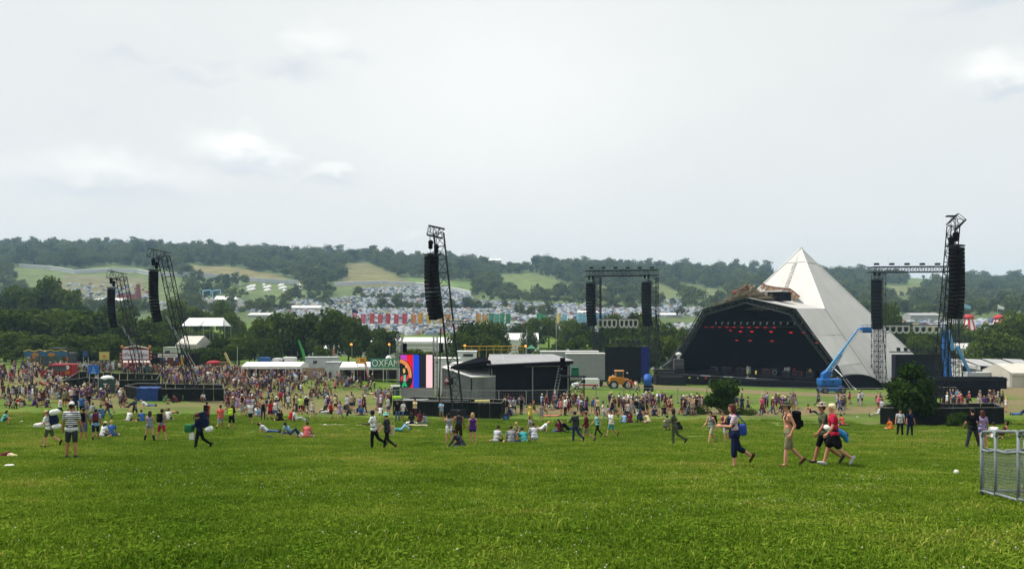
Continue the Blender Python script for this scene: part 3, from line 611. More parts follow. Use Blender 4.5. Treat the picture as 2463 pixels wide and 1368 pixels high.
# crowd barrier in front of the stage: a run of low black panels
bar = thing('stage_barrier', 'low black crowd barrier running along the front of the pyramid stage', 'barrier', SO, SRZ)
for i in range(22):
    p = SO + SR * (-21 + i * 1.98) + SN * (L0 + 5.5); MB().box((-21 + i * 1.98, -(L0 + 5.5), float(gz(p.x, p.y)) - SO.z + .62), (1.9, .10, 1.24)).build('panel', BLACK, bar)
mb = MB()
for i in range(21):
    p, q = [SO + SR * (-21.9 + (i + e) * 2.0) + SN * (L0 + 5.4) for e in (0, 1)]; mb.tube((-21.9 + i * 2.0, -(L0 + 5.4), float(gz(p.x, p.y)) - SO.z + 1.27), (-19.9 + i * 2.0, -(L0 + 5.4), float(gz(q.x, q.y)) - SO.z + 1.27), .05)
mb.build('rail', DARK, bar)
dm = thing('backstage_tent', 'low dark domed shelter at the right foot of the pyramid', 'shelter', ground(2058, 936), -.2)
mb = MB(); n = 14
for i in range(n):
    a, b = math.pi * i / n, math.pi * (i + 1) / n; mb.prism([(4.6 * math.cos(a), -2, 3.0 * math.sin(a)), (4.6 * math.cos(b), -2, 3.0 * math.sin(b)), (4.2 * math.cos(b), 2, 2.8 * math.sin(b)), (4.2 * math.cos(a), 2, 2.8 * math.sin(a))], (0, 0, -.06))
mb.build('cover', DARK, dm); mb = MB(); mb.prism([(4.5 * math.cos(math.pi * i / 14), -1.8, 2.9 * math.sin(math.pi * i / 14)) for i in range(15)], (0, .05, 0)); mb.build('front_sheet', BLACK, dm)
for k in range(2): beam(dm, 'brace', (-2.6 + k * .5, -2.1, 2.2), (-1.2 + k * .6, -2.6, 0), .06, STEEL)

# ---------------------------------------------------------------- lattice helper and loudspeaker hangs
def lattice(parent, name, a, b, w, bays, r_, m_, x=None, joined=True, chordname='chord'):
    """square lattice girder from a to b; returns nothing, hangs its parts on parent"""
    a, b = Vector(a), Vector(b); d = (b - a).normalized(); u = Vector(x) if x is not None else Vector((0, -1, 0)); u = (u - d * u.dot(d)).normalized(); v = d.cross(u); cs = [(u * i + v * j) * w / 2 for i, j in ((-1, -1), (1, -1), (1, 1), (-1, 1))]
    for c in cs: beam(parent, chordname, a + c, b + c, r_, m_)
    mb = MB()
    for i in range(bays):
        p0, p1 = a + (b - a) * (i / bays), a + (b - a) * ((i + 1) / bays)
        for k in range(4):
            c0, c1 = cs[k], cs[(k + 1) % 4]; s = (p0 + c0, p1 + c1) if (i + k) % 2 else (p0 + c1, p1 + c0)
            if joined: mb.tube(s[0], s[1], r_ * .55, 4); mb.tube(p1 + c0, p1 + c1, r_ * .5, 4)
            else:
                beam(parent, 'diagonal_brace', s[0], s[1], r_ * .55, m_, 5); beam(parent, 'cross_brace', p1 + c0, p1 + c1, r_ * .5, m_, 5)
    if joined: kind(mb.build('bracing', m_, parent), 'stuff')
CABM = mat('speaker_black', (.006, .006, .008), .8, .3, 5, spec=.06); GRILLE = mat('speaker_grille', (.008, .008, .010), .9, .3, 30, spec=.04)
def line_array(label, top, n, cw, ch, cd, rz, curve, group, hoists):
    """curved hang of loudspeaker cabinets, its bumper frame and two chain motors"""
    t = thing('line_array', label, 'loudspeaker hang', top, rz, group); y, z, ang = 0.0, -.25, R(-1.0)
    key = ('cab', cw, ch, cd)
    if key not in _unit: _unit[key] = rb_mesh('cabinet', (cw, cd, ch * .94), .03, CABM, 1); _unit[key + ('g',)] = MB().box((0, -cd / 2 - .015, 0), (cw * .93, .03, ch * .8)).mesh('grille', GRILLE); _unit[key + ('s',)] = MB().box((0, cd / 2 + .05, 0), (cw * .3, .12, ch * .5)).mesh('rear_plate', PALE)
    for i in range(n):
        ang += R(curve) * (i / n) ** 1.2; z -= ch / 2 * math.cos(ang); y += ch / 2 * math.sin(ang); o = put('cabinet', _unit[key], t); o.location = (0, y, z); o.rotation_euler = (ang, 0, 0)
        put('grille', _unit[key + ('g',)], o); put('rear_plate', _unit[key + ('s',)], o); z -= ch / 2 * math.cos(ang); y += ch / 2 * math.sin(ang)
    mb = MB(); mb.box((0, .1, -.12), (cw * .8, cd * 1.5, .14)); mb.build('bumper_frame', DARK, t)
    for k, (hx, hy, hz) in enumerate(hoists):
        h = put('chain_motor', rb_mesh('chain_motor', (.36, .36, .62), .1, CABM), t); h.location = (hx, hy, hz); mb = MB(); mb.ball((.05, 0, .3), (.26, .26, .26), 10, 7); mb.build('chain_bag', CABM, h); mb = MB(); mb.tube((0, 0, .3), (0, 0, 2.2 - hz * .4), .02, 5); mb.tube((0, 0, -.3), (0, 0, -hz - .1 + .1), .02, 5); mb.build('chain', DARK, h)
    return t
# four leaning delay masts
MASTS = [ # name, base px, row of the base, distance, lean to the left (m), head reach (m), height, label
 (344, 118, 667, 295, 2.3, 'leaning black lattice mast farthest left, behind the first hoarding', 'loudspeaker hang on the mast farthest left, above the coffee stall', 15, (262, 690)),
 (468, 100, 617, 397, 2.25, 'leaning black lattice mast second from the left, in front of the white pavilion roof', 'loudspeaker hang on the mast second from the left, in front of the pale meadow', 16, (362, 648)),
 (1103, 80, 562, 1056, 1.5, 'leaning black lattice mast beside the striped screen, against the hill', 'loudspeaker hang beside the mast above the striped screen', 16, (1023, 611))]
for px, d, ty, tx, reach, lab, lab2, nc, (ax, ay) in MASTS:
    b = at(px, d); t = thing('delay_mast', lab, 'lattice mast', b, 0, 'leaning masts that carry loudspeakers'); w = .95 if d < 90 else 1.05
    top = Vector((w3(tx, ty, d).x - b.x, -.4, zrow(ty, d) - b.z)); h = top.z + .6; lattice(t, 'mast', (0, 0, .1), top, w, 14, .055, DARK, joined=False)
    tl = top + Vector((w * .5, 0, -.05)); lattice(t, 'head', tl, tl + Vector((-reach, -.05, .22 * reach)), w * .95, 3, .05, DARK, x=(0, 0, 1), joined=False, chordname='head_chord')
    mb = MB(); mb.box((0, 0, .12), (2.4, 2.4, .24)); mb.box((0, 0, .5), (1.5, 1.5, .6)); mb.build('base', DARK, t)
    q = w3(ax, ay, d); wd = 1.3
    q = Vector((q.x + .68, b.y - .7, q.z)); a = line_array(lab2, q, nc, wd, {80: 6.05, 100: 6.05, 118: 5.5}[d] / nc, .9, R(-58), 2.6, 'loudspeaker hangs on leaning masts', [(-.25, 0, .75), (.45, .25, .3)])
    if d > 90:
        for k in range(2): beam(t, 'stay', (q.x - b.x + 1.2 + k * .15, -.3, q.z - b.z - 5.5), (.15 + k * .2, .2, 3.2 + k * .3), .035, STEEL)
    for hx in (-.25, .45): beam(t, 'hanging_chain', (q.x - b.x + hx, -.3, q.z - b.z + .9), (q.x - b.x + hx, -.3, h - .4), .018, DARK)
    if d < 90:
        mb = MB(); mb.box((-.05, -.6, zrow(775, d) - b.z), (2.1, .25, .32)); mb.build('floodlight_bank', DARK, t)
        for k in range(8): MB().box((-.95 + k * .26, -.75, zrow(775, d) - b.z), (.2, .1, .2)).build('floodlight', PALE, t)
        beam(t, 'guide_pole', (-1.9, .3, .2), (-1.75, .3, 8.6), .06, DARK)
    if d == 100: beam(t, 'guide_pole', (-4.0, .2, .2), (-3.9, .2, 8.2), .045, DARK)
    if d == 118: beam(t, 'guide_pole', (-.6, .2, .2), (-.6, .2, 5.2), .05, DARK)
# right-hand mast leans the other way
b = at(2262, 71); t = thing('delay_mast', 'leaning black lattice mast farthest right, behind the round dark bush', 'lattice mast', b, 0, 'leaning masts that carry loudspeakers')
top = Vector((.95, -.3, 16.9)); lattice(t, 'mast', (-.35, 0, .1), top, .72, 22, .05, DARK, joined=False); lattice(t, 'head', top + Vector((-.2, 0, -.1)), top + Vector((.55, -.2, .75)), .8, 2, .05, DARK, x=(0, 0, 1), joined=False, chordname='head_chord')
mb = MB(); mb.box((0, 0, .12), (2.2, 2.2, .24)); mb.box((0, 0, .5), (1.3, 1.3, .6)); mb.build('base', DARK, t); beam(t, 'guide_pole', (.5, -.5, .2), (.35, -.5, 9.5), .06, DARK)
mb = MB(); mb.box((.75, -.3, 17.75), (.75, .4, .12)); mb.build('head_plate', DARK, t)
q = w3(2287, 590, 71); line_array('loudspeaker hang on the mast farthest right, tall against the sky', Vector((q.x, b.y - .9, q.z)), 18, 1.15, .335, .8, R(35), 1.0, 'loudspeaker hangs on leaning masts', [(.05, .1, .55), (-.3, .3, .15)])
beam(t, 'hanging_chain', (q.x - b.x + .05, -.8, q.z - b.z + .8), (q.x - b.x + .05, -.5, 17.2), .018, DARK)

# goal-post towers beside the stage
def goal(px0, px1, ytop, d, lab, arr, beamx, screen, lamps, blue, side):
    b = at((px0 + px1) / 2, d); t = thing('truss_goalpost', lab, 'truss tower', b, 0, 'goal-post truss towers either side of the stage'); X = lambda px: (px - CX) / F * d - b.x; Z = lambda py: zrow(py, d) - b.z
    for i, (xa, xb) in enumerate(((px0, px0 + 20), (px1 - 24, px1))):
        xc = (X(xa) + X(xb)) / 2
        for dy in (-1.1, 1.1): lattice(t, 'leg', (xc, dy, 0), (xc, dy, Z(ytop + 22)), X(xb) - X(xa) - .3, 22, .06, DARK, x=(1, 0, 0))
        for k in range(3): beam(t, 'raker', (xc + (1 if i == 0 else 1) * .6, 0, Z(760 - k * 8)), (xc + 3.0, 2.5, 0), .05, DARK)
        mb = MB(); mb.box((xc, 0, .5), (4.4, 4.4, 1.0)); mb.build('ballast', DARK, t)
    for dy in (-1.1, 1.1): lattice(t, 'beam', (X(beamx[0]), dy, Z(ytop + 12)), (X(beamx[1]), dy, Z(ytop + 10)), X(20) - X(0) - .6, 16, .055, DARK, x=(0, 0, 1), chordname='beam_chord')
    mb = MB()
    for k in range(6): mb.box((X(beamx[0]) + (X(beamx[1]) - X(beamx[0])) * (k + .5) / 6, 0, Z(ytop - 2)), (.8, .7, .4))
    mb.build('roof_motor', DARK, t)
    for j, (ax, ay, ab) in enumerate(arr):
        q = w3(ax, ay, d); line_array(f'loudspeaker hang on the {"left" if j == 0 else "right"} leg of the truss tower {side}' if len(arr) > 1 else f'loudspeaker hang on the truss tower {side}', Vector((q.x, b.y - 2.6, q.z)), 14, 1.75, (zrow(ay, d) - zrow(ab, d) - .3) / 14, 1.1, R(-42), 2.3, 'loudspeaker hangs on the goal-post towers', [(-.4, 0, .9), (.5, 0, .9)])
    # bank of pale follow-spot frames under a bar
    fb = thing('lamp_bank', f'hanging bank of white framed lamps in the truss tower {side}', 'stage lights', (b.x, b.y - .5, 0), 0, 'hanging lamp banks'); mb = MB(); y0, y1 = lamps[2], lamps[3]; mb.tube((X(lamps[0]), 0, zrow(y0 - 3, d)), (X(lamps[1]), 0, zrow(y0 - 3, d)), .1); mb.tube((X(lamps[0]), 0, zrow(y0 - 8, d)), (X(lamps[1]), 0, zrow(y0 - 8, d)), .07); mb.build('bar', DARK, fb)
    n = 8; x0, x1 = X(lamps[0]), X(lamps[1])
    for k in range(n):
        xc = x0 + (x1 - x0) * (k + .5 + (.35 if k >= 4 else -.35)) / (n + .7); h = zrow(y0, d) - zrow(y1, d); w = (x1 - x0) / n * .86; zc = zrow(y0, d)
        u = [(xc - w / 2, 0, zc), (xc - w / 2, 0, zc - h * .7), (xc - w / 4, 0, zc - h), (xc + w / 4, 0, zc - h), (xc + w / 2, 0, zc - h * .7), (xc + w / 2, 0, zc), (xc - w / 2, 0, zc)]; mb = MB(); mb.path(u, .14, 6); o = mb.build('lamp_frame', mat('lamp_frame_white', (.5, .5, .5), .6, .1), fb); mb = MB(); mb.ball((xc, -.1, zc - h * .45), (w * .26, .2, h * .3), 8, 6); mb.build('lamp', DARK, o)
    x0, x1, y0, y1 = screen; sc = thing('video_screen', f'large blank black video screen on the stand {side}', 'screen', (b.x, b.y - 2.0, 0), 0, 'blank screens beside the stage'); mb = MB(); mb.box(((X(x0) + X(x1)) / 2, 0, (zrow(y0, d) + zrow(y1, d)) / 2), (X(x1) - X(x0), .5, zrow(y0, d) - zrow(y1, d))); mb.build('panel', mat('blank_screen', (.007, .008, .009), .7, .2, .5, spec=.08), sc)
    MB().box(((X(x0) + X(x1)) / 2, .6, (zrow(y1, d) + b.z) / 2), (X(x1) - X(x0), .7, max(.6, zrow(y1, d) - b.z))).build('stand', BLACK, sc)
    bx0, bx1 = blue; MB().box(((X(bx0) + X(bx1)) / 2, .1, (zrow(y0, d) + zrow(y1, d)) / 2), (abs(X(bx1) - X(bx0)), .45, zrow(y0, d) - zrow(y1, d))).build('side_cloth', mat('blue_sheet' if side.startswith('left') else 'purple_sheet', '#14206e' if side.startswith('left') else '#3a3348', .8, .2, 1), sc)
    mb = MB(); mb.box(((X(x0) + X(x1)) / 2, .2, zrow(y0 - 6, d)), (X(x1) - X(x0) + 2, .6, .18))
    for k in range(7): mb.box((X(x0) + (X(x1) - X(x0)) * (k + .5) / 7, .1, zrow(y0 - 12, d)), (.55, .5, .7))
    mb.build('top_gear', DARK, sc)
goal(1426, 1582, 646, 176, 'black truss goal-post tower with two speaker hangs, left of the pyramid', [(1418, 680, 784), (1550, 678, 784)], (1408, 1582), (1453, 1538, 833, 906), (1442, 1537, 769, 787), (1538, 1557), 'left of the pyramid')
goal(2103, 2308, 637, 168, 'black truss goal-post tower with one speaker hang, right of the pyramid', [(2095, 672, 792)], (2090, 2310), (2142, 2262, 851, 920), (2128, 2262, 784, 800), (2135, 2142), 'right of the pyramid')
# ---------------------------------------------------------------- perimeter fence on the hill
fm = mat('fence_steel', (.50, .52, .55), .5, .1, .3)
for lab, line in (('long white perimeter fence winding across the left hillside below the woods', [(46, 640), (120, 645), (180, 655), (260, 651), (330, 653), (372, 661), (470, 661), (560, 668), (620, 675), (717, 681)]),
                  ('long white perimeter fence curving above the crowded tent field', [(804, 686), (850, 683), (920, 681), (1000, 685), (1060, 693), (1100, 700), (1132, 708)])):
    t = thing('perimeter_fence', lab, 'fence', ground(*line[0]), 0, 'white perimeter fences on the hill'); L_ = []
    for (a, b) in zip(line, line[1:]):
        n = max(1, int((b[0] - a[0]) / 14))
        for k in range(n): u = k / n; L_.append(ground(a[0] + (b[0] - a[0]) * u, a[1] + (b[1] - a[1]) * u + 3))
    L_.append(ground(line[-1][0], line[-1][1] + 3)); o0 = t.location
    for p, q in zip(L_, L_[1:]):
        p, q = p - o0, q - o0; nrm = Vector((q.y - p.y, p.x - q.x, 0)).normalized() * .2
        MB().prism([p + Vector((0, 0, -.8)), q + Vector((0, 0, -.8)), q + Vector((0, 0, 4.0)), p + Vector((0, 0, 4.0))], nrm).build('fence_panel', fm, t)
    mb = MB(); mb.path([p - o0 + Vector((0, -.3, 4.1)) for p in L_], .5, 4); mb.build('top_rail', mat('fence_cap', (.8, .8, .8), .6, .05), t)

# ---------------------------------------------------------------- buildings, marquees and roofs beyond the field
def marquee(name, label, cat, x0, x1, ytop, yeave, ybase, d, m_=None, group=None, bays=4, depth=9, ridge='x', walls=True, dark=False):
    m_ = m_ or WHITE; g = at((x0 + x1) / 2, d); zt, ze = zrow(ytop, d), zrow(yeave, d); zb = min(g.z, zrow(ybase, d)); w = (x1 - x0) / F * d; t = thing(name, label, cat, (g.x, d, zb), 0, group); h, e = zt - zb, ze - zb
    for i in range(bays):
        a, b = -w / 2 + w * i / bays + .02, -w / 2 + w * (i + 1) / bays - .02
        if ridge == 'x':
            sag = .1; MB().prism([(a, -.3, e), (b, -.3, e), (b, depth / 2, h - sag), (a, depth / 2, h - sag)], (0, 0, .06)).build('roof_sheet', m_, t); MB().prism([(a, depth / 2 + .01, h - sag), (b, depth / 2 + .01, h - sag), (b, depth + .3, e), (a, depth + .3, e)], (0, 0, .06)).build('roof_sheet', m_, t)
            MB().box(((a + b) / 2, -.36, e - .18), (b - a, .05, .42)).build('valance', m_, t)
        if walls: MB().box(((a + b) / 2, 0, e / 2 - .05), (b - a, .08, e - .1)).build('wall_sheet', m_ if d < 300 else mat('far_wall', (.34, .34, .34), .8, .1), t)
    for i in range(bays + 1): beam(t, 'pole', (-w / 2 + w * i / bays, -.32, 0), (-w / 2 + w * i / bays, -.32, e), .07, WHITE)
    for s in (-1, 1): MB().prism([(s * w / 2, 0, 0), (s * w / 2, depth, 0), (s * w / 2, depth, e), (s * w / 2, depth / 2, h - .1), (s * w / 2, 0, e)], (s * .05, 0, 0)).build('gable', m_, t)
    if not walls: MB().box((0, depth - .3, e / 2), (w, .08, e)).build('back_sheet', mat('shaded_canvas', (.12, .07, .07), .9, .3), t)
    return t
CREAM = mat('cream_canvas', (.50, .475, .42), .8, .08, .5)
marquee('marquee', 'white marquee behind the trees left of the OXFAM sign', 'marquee', 868, 962, 812, 822, 845, 262, group='white marquees beyond the trees', bays=5)
marquee('marquee', 'long white marquee roof behind the striped video screen', 'marquee', 968, 1088, 811, 824, 848, 262, group='white marquees beyond the trees', bays=6)
marquee('marquee', 'long white marquee glimpsed under the tall trees behind the stall tents', 'marquee', 630, 862, 826, 838, 856, 268, group='white marquees beyond the trees', bays=8)
marquee('marquee', 'white tent roof between trees above the black mixing tent', 'marquee', 1208, 1296, 801, 817, 835, 275, group='white marquees beyond the trees', bays=3)
marquee('marquee', 'white marquee half hidden by the big tree at the far right', 'marquee', 2288, 2398, 826, 838, 848, 240, group='white marquees beyond the trees', bays=5)
marquee('marquee', 'cream gable tent behind the black food stall', 'marquee', 424, 474, 808, 828, 845, 185, CREAM, bays=2)
marquee('white_tent', 'white tent cut off by the right edge of the picture', 'tent', 2430, 2530, 876, 897, 925, 152, CREAM, bays=3)
marquee('stall_tent', 'long white four-bay stall tent crowded with people, left of the brown fence', 'stall', 582, 724, 871, 881, 905, 141, walls=False, group='white stall tents', bays=4, depth=5)
marquee('stall_tent', 'white two-bay stall tent with a dark red inside, under the OXFAM sign', 'stall', 817, 958, 871, 883, 909, 139, walls=False, group='white stall tents', bays=4, depth=5)
# pavilion roof on poles above the trees
d = 235; p = at(496, d); t = thing('pavilion', 'white pavilion roof with swept ends standing above the trees on the left', 'pavilion', p); X = lambda x: (x - CX) / F * d - p.x; Z = lambda y: zrow(y, d) - p.z
for a, b in ((455, 497), (497, 538)): MB().prism([(X(a - 8), -3.5, Z(784)), (X(b + (8 if b > 500 else 0)), -3.5, Z(784)), (X(b), 0, Z(765)), (X(a), 0, Z(765))], (0, 0, .1)).build('roof_sheet', WHITE, t); MB().prism([(X(a), 0.01, Z(765)), (X(b), 0.01, Z(765)), (X(b), 4, Z(784)), (X(a), 4, Z(784))], (0, 0, .1)).build('roof_sheet', WHITE, t)
for s, a, b in ((1, 438, 455), (-1, 556, 538)): MB().prism([(X(a), 0, Z(784)), (X(b), -3.5, Z(784)), (X(b), 0, Z(765)), (X(b), 4, Z(784))][::s], (0, 0, .08)).build('swept_end', WHITE, t)
for x in (447, 470, 497, 520, 548): beam(t, 'pole', (X(x), -2.5, 0), (X(x), -2.5, Z(784)), .08, STEEL); beam(t, 'pole', (X(x), 2.5, 0), (X(x), 2.5, Z(784)), .08, STEEL)
# hillside marquees and the old village of stalls
for i, (x0, x1, yt, ye, yb, d, lab) in enumerate([(1165, 1206, 622, 626, 631, 1490, 'white marquee on top of the ridge, among ridge trees'), (1146, 1153, 626, 629, 632, 1490, 'tiny white tent left of the ridge marquee'), (1330, 1374, 702, 705, 708, 800, 'flat white roof in the hill woods right of the green field'),
      (515, 572, 711, 720, 738, 560, 'white shed with a grey end wall below the left meadow'), (225, 300, 716, 722, 728, 560, 'long pale roof far left below the hazy hill crowd'), (596, 660, 752, 757, 764, 420, 'long white roof above the trees, centre left'), (685, 770, 734, 740, 748, 480, 'wide white tent roof behind the tall trees'),
      (1390, 1440, 747, 751, 756, 470, 'pale tent roof behind the left truss tower'), (2190, 2262, 752, 758, 772, 430, 'long grey barn roof seen through the right truss tower'), (2255, 2290, 774, 779, 786, 420, 'grey roof behind the right-hand speaker hang'), (1590, 1640, 752, 757, 763, 460, 'white tent roof left of the pyramid shoulder')]):
    d = d if d > 1400 else ground((x0 + x1) / 2, yb).y; marquee('marquee' if 'barn' not in lab and 'shed' not in lab else 'barn', lab, 'marquee' if 'barn' not in lab and 'shed' not in lab else 'barn', x0, x1, yt, ye, yb, d, mat('grey_roof', (.30, .30, .31), .7, .1) if 'grey' in lab and 'white' not in lab else WHITE, bays=2, depth=10)
# bell tents standing apart on the slope
for i in range(34):
    qx = 575 + (i * 37) % 150; qy = 687 + (i * 17) % 15; p = ground(qx, qy); h = 2.6 + (i % 3) * .3; t = thing('bell_tent', f'small bell tent below the white fence, {ORD[i] if i < 30 else ORD[33 - i]} {"along" if i < 30 else "from the end"}', 'tent', p, 0, 'white bell tents on the slope')
    mb = MB(); mb.tube((0, 0, .9), (0, 0, h), 2.3, 8, .08); mb.tube((0, 0, -.3), (0, 0, .92), 2.1, 8, 2.2); mb.build('canvas', WHITE, t)
# row of stall gables on the left hillside
for i, qx in enumerate(range(436, 520, 12)):
    p = ground(qx, 733); c = mat(f'gable_{i%3}', [(.75, .75, .72), (.66, .6, .48), (.7, .7, .7)][i % 3]); t = thing('gabled_stall', f'white gabled stall in the far left row, {ORD[i]} from the left', 'stall', p, .2, 'row of far gabled stalls'); MB().box((0, 0, 1.6), (5.2, 4, 3.6)).build('wall', c, t)
    MB().prism([(-2.8, -2.2, 3.4), (2.8, -2.2, 3.4), (0, -2.2, 6.0)], (0, 4.4, 0)).build('roof', WHITE, t)
t = thing('slide_tower', 'hazy red tower and slide far off below the left hill', 'tower', ground(332, 726)); RED = mat('haze_dulled_red', (.20, .06, .05), .9, .3, .5); MB().tube((0, 0, 0), (0, 0, 15), 3.2, 10, 1.6).build('tower', RED, t); MB().box((-9, 0, 4), (16, 3, 5)).build('slide', RED, t)  # red is muted in the colour itself to imitate distance haze
for i, qx in enumerate((494, 517)):
    p = ground(qx, 731); t = thing('blue_arch', f'pale blue arch frame above the far white stalls, the {["left", "right"][i]} one', 'arch', p, 0, 'pale blue arches'); mb = MB(); mb.path([(-2, 0, 0), (-2, 0, 11), (4.5, 0, 11.6), (4.5, 0, 8)], .45, 5); mb.build('frame', mat('sky_blue_paint', (.25, .5, .68)), t)

# tall cloth banners in a row, each leaning on its own pole
FL = [(852, '#d9778f'), (873, '#cf5a78'), (894, '#c4474f'), (914, '#c9525a'), (933, '#bb4550'), (953, '#c64c55'), (973, '#cc4b52'), (994, '#d48a4a'), (1010, '#d79a2e'), (1031, '#d8b13c'), (1062, '#d79f55'), (1078, '#d6a24a'), (1150, '#d09a50'), (1165, '#cfa24e'), (1181, '#2f8a63'), (1194, '#59a98c'), (1207, '#3c9a74'), (1222, '#2b8a5b'), (1296, '#3f9f74'), (1306, '#3a9a70'), (1342, '#d8c27a'), (1357, '#7fbfd0'), (1392, '#8cc4d8'), (1404, '#86bcd0'), (1434, '#79aed0'), (1448, '#6ea7cf')]
for i, (px, c) in enumerate(FL):
    d = 400; p = at(px, d); ztop = zrow(752 + (2 if i % 2 else 0), d); zb = zrow(778, d); h = ztop - zb; nm = {'#d': 'pink'}.get(c[:2], '')
    cn = 'pink' if i < 2 else 'red' if i < 7 else 'orange' if i in (7, 10, 11, 12, 13) else 'yellow' if i in (8, 9, 20) else 'green' if i < 20 else 'pale blue'
    t = thing('cloth_banner', f'tall {cn} cloth banner in the row before the tents, {ORD[i]} from the left', 'banner', p, 0, 'row of coloured cloth banners'); mc = mat(f'banner_{c[1:]}', tuple(.8 * q + .03 for q in C(c)), .85, .25, .6)
    mb = MB(); w = 2.3; cols = 4
    for k in range(cols):
        y0, y1 = .35 * math.sin(k * 1.5 + i), .35 * math.sin((k + 1) * 1.5 + i); x0, x1 = -w / 2 + w * k / cols, -w / 2 + w * (k + 1) / cols
        mb.prism([(x0, y0, zb - p.z), (x1, y1, zb - p.z), (x1 + .25, y1, ztop - p.z - .5 * (k + 1) / cols), (x0 + .25, y0, ztop - p.z - .5 * k / cols)], (0, .06, 0))
    mb.build('cloth', mc, t); beam(t, 'pole', (-w / 2 - .05, 0, -.5), (-w / 2 + .2, 0, ztop - p.z + .4), .08, STEEL)
for px, y0, y1, d, lab, c, cn in ((2403, 758, 790, 300, 'red and white striped helter-skelter tower at the far right', '#b23a42', 'tower'), (2330, 757, 806, 300, 'red-capped pink and white tower right of the mast', '#b23a42', 'tower')):
    p = at(px, d); t = thing('striped_tower', lab, cn, p, 0, 'striped fairground towers'); h = zrow(y0, d) - p.z; hb = zrow(y1, d) - p.z; m1 = mat('fair_red', c, .8, .15); m2 = mat('fair_white', (.7, .66, .68), .8, .1)
    n = 14
    for k in range(n):
        a, b = 2 * math.pi * k / n, 2 * math.pi * (k + 1) / n; MB().prism([(4.0 * math.cos(a), 4.0 * math.sin(a), hb - 3), (4.0 * math.cos(b), 4.0 * math.sin(b), hb - 3), (1.3 * math.cos(b), 1.3 * math.sin(b), h - 1.2), (1.3 * math.cos(a), 1.3 * math.sin(a), h - 1.2)], (0, 0, .05)).build('stripe_panel', m1 if k % 2 else m2, t)
    MB().ball((0, 0, h - .9), (1.9, 1.9, 1.1), 10, 6).build('cap', m1, t)
for px, y0, y1, d, lab, c in ((2320, 730, 760, 320, 'pale blue flag on a tall pole, right of the mast', '#7fb4cf'), (2400, 732, 770, 320, 'white flag on a tall bent pole above the striped tower', '#d8dadc'), (847, 742, 762, 330, 'dark feather flag left of the coloured banners', '#2a3358')):
    p = at(px, d); t = thing('flag', lab, 'flag', p); z0, z1 = zrow(y0, d) - p.z, zrow(y1, d) - p.z; beam(t, 'pole', (-.8, 0, 0), (0, 0, z0), .07, STEEL); mb = MB()
    for k in range(4): mb.prism([(k * .6, .2 * math.sin(k), z0 - k * .25), (k * .6 + .6, .2 * math.sin(k + 1), z0 - k * .25 - .25), (k * .6 + .5, .2 * math.sin(k + 1), z0 - 1.7 - k * .1), (k * .6 - .1, .2 * math.sin(k), z0 - 1.6 - k * .1)], (0, .04, 0))
    mb.build('cloth', mat('flag_' + c[1:], c), t)

# ---------------------------------------------------------------- hoardings round the mast feet
HB_ = mat('black_hoarding', (.010, .012, .011), .9, .35, 1.5, spec=.06)
def hoarding(label, corners, h=1.42):
    """corners: (px, distance) of the foot; each board is a panel of its own"""
    pts = [at(*c) for c in corners]; o0 = pts[0].copy(); t = thing('hoarding', label, 'hoarding', o0, 0, 'black hoardings round the mast feet')
    for p, q in zip(pts, pts[1:]):
        n = max(1, round((q - p).length / 1.25))
        for k in range(n):
            a = p + (q - p) * (k / n + .004) - o0; b = p + (q - p) * ((k + 1) / n - .004) - o0; a.z = float(gz(a.x + o0.x, a.y + o0.y)) - o0.z; b.z = float(gz(b.x + o0.x, b.y + o0.y)) - o0.z; nr = Vector((b.y - a.y, a.x - b.x, 0)).normalized() * .04; dz = .03 * math.sin(k * 2.3)
            MB().prism([a + Vector((0, 0, -.1)), b + Vector((0, 0, -.1)), b + Vector((0, 0, h + dz)), a + Vector((0, 0, h + dz))], nr).build('board', HB_, t)
        mb = MB(); mb.tube(p - o0 + Vector((0, .05, h + .05)), q - o0 + Vector((0, .05, h + .05)), .05, 6); mb.build('top_rail', mat('pale_rail', (.10, .10, .09), .6), t)
    return t
hoarding('black hoarding round the foot of the mast farthest left', [(152, 112), (208, 119.5), (285, 116), (376, 118), (385, 127), (190, 128), (152, 112)])
hoarding('black hoarding with the blue cover, second from the left', [(300, 104), (345, 98.2), (440, 98.4), (538, 100.6), (536, 110), (330, 110), (300, 104)])
hoarding('black hoarding below the striped screen', [(946, 82.5), (1010, 82), (1100, 80.5), (1205, 79.2), (1214, 87), (1000, 91), (946, 82.5)])
hoarding('black hoarding beside the small round bush at the right', [(2118, 71.5), (2200, 69.5), (2310, 69.5), (2414, 70.2), (2392, 79), (2130, 80), (2118, 71.5)])
t = thing('blue_tarpaulin', 'blue tarpaulin hung over the second hoarding from the left', 'tarpaulin', at(355, 98.0)); w = 52 / F * 98
BLUET = mat('blue_tarp', '#173a78', .6, .3, 3); mb = MB(); n = 8
for k in range(n):
    x0, x1 = -w / 2 + w * k / n, -w / 2 + w * (k + 1) / n; z = lambda x: .05 * math.sin(x * 5); y = lambda x: -.12 - .05 * math.sin(x * 7); mb.prism([(x0, y(x0), .02), (x1, y(x1), .02), (x1, y(x1), 1.5 + z(x1)), (x0, y(x0), 1.5 + z(x0))], (0, .04, 0)); mb.prism([(x0, -.14, 1.5 + z(x0)), (x1, -.14, 1.5 + z(x1)), (x1, 1.0, 1.62), (x0, 1.0, 1.62)], (0, 0, .04))
mb.build('sheet', BLUET, t)
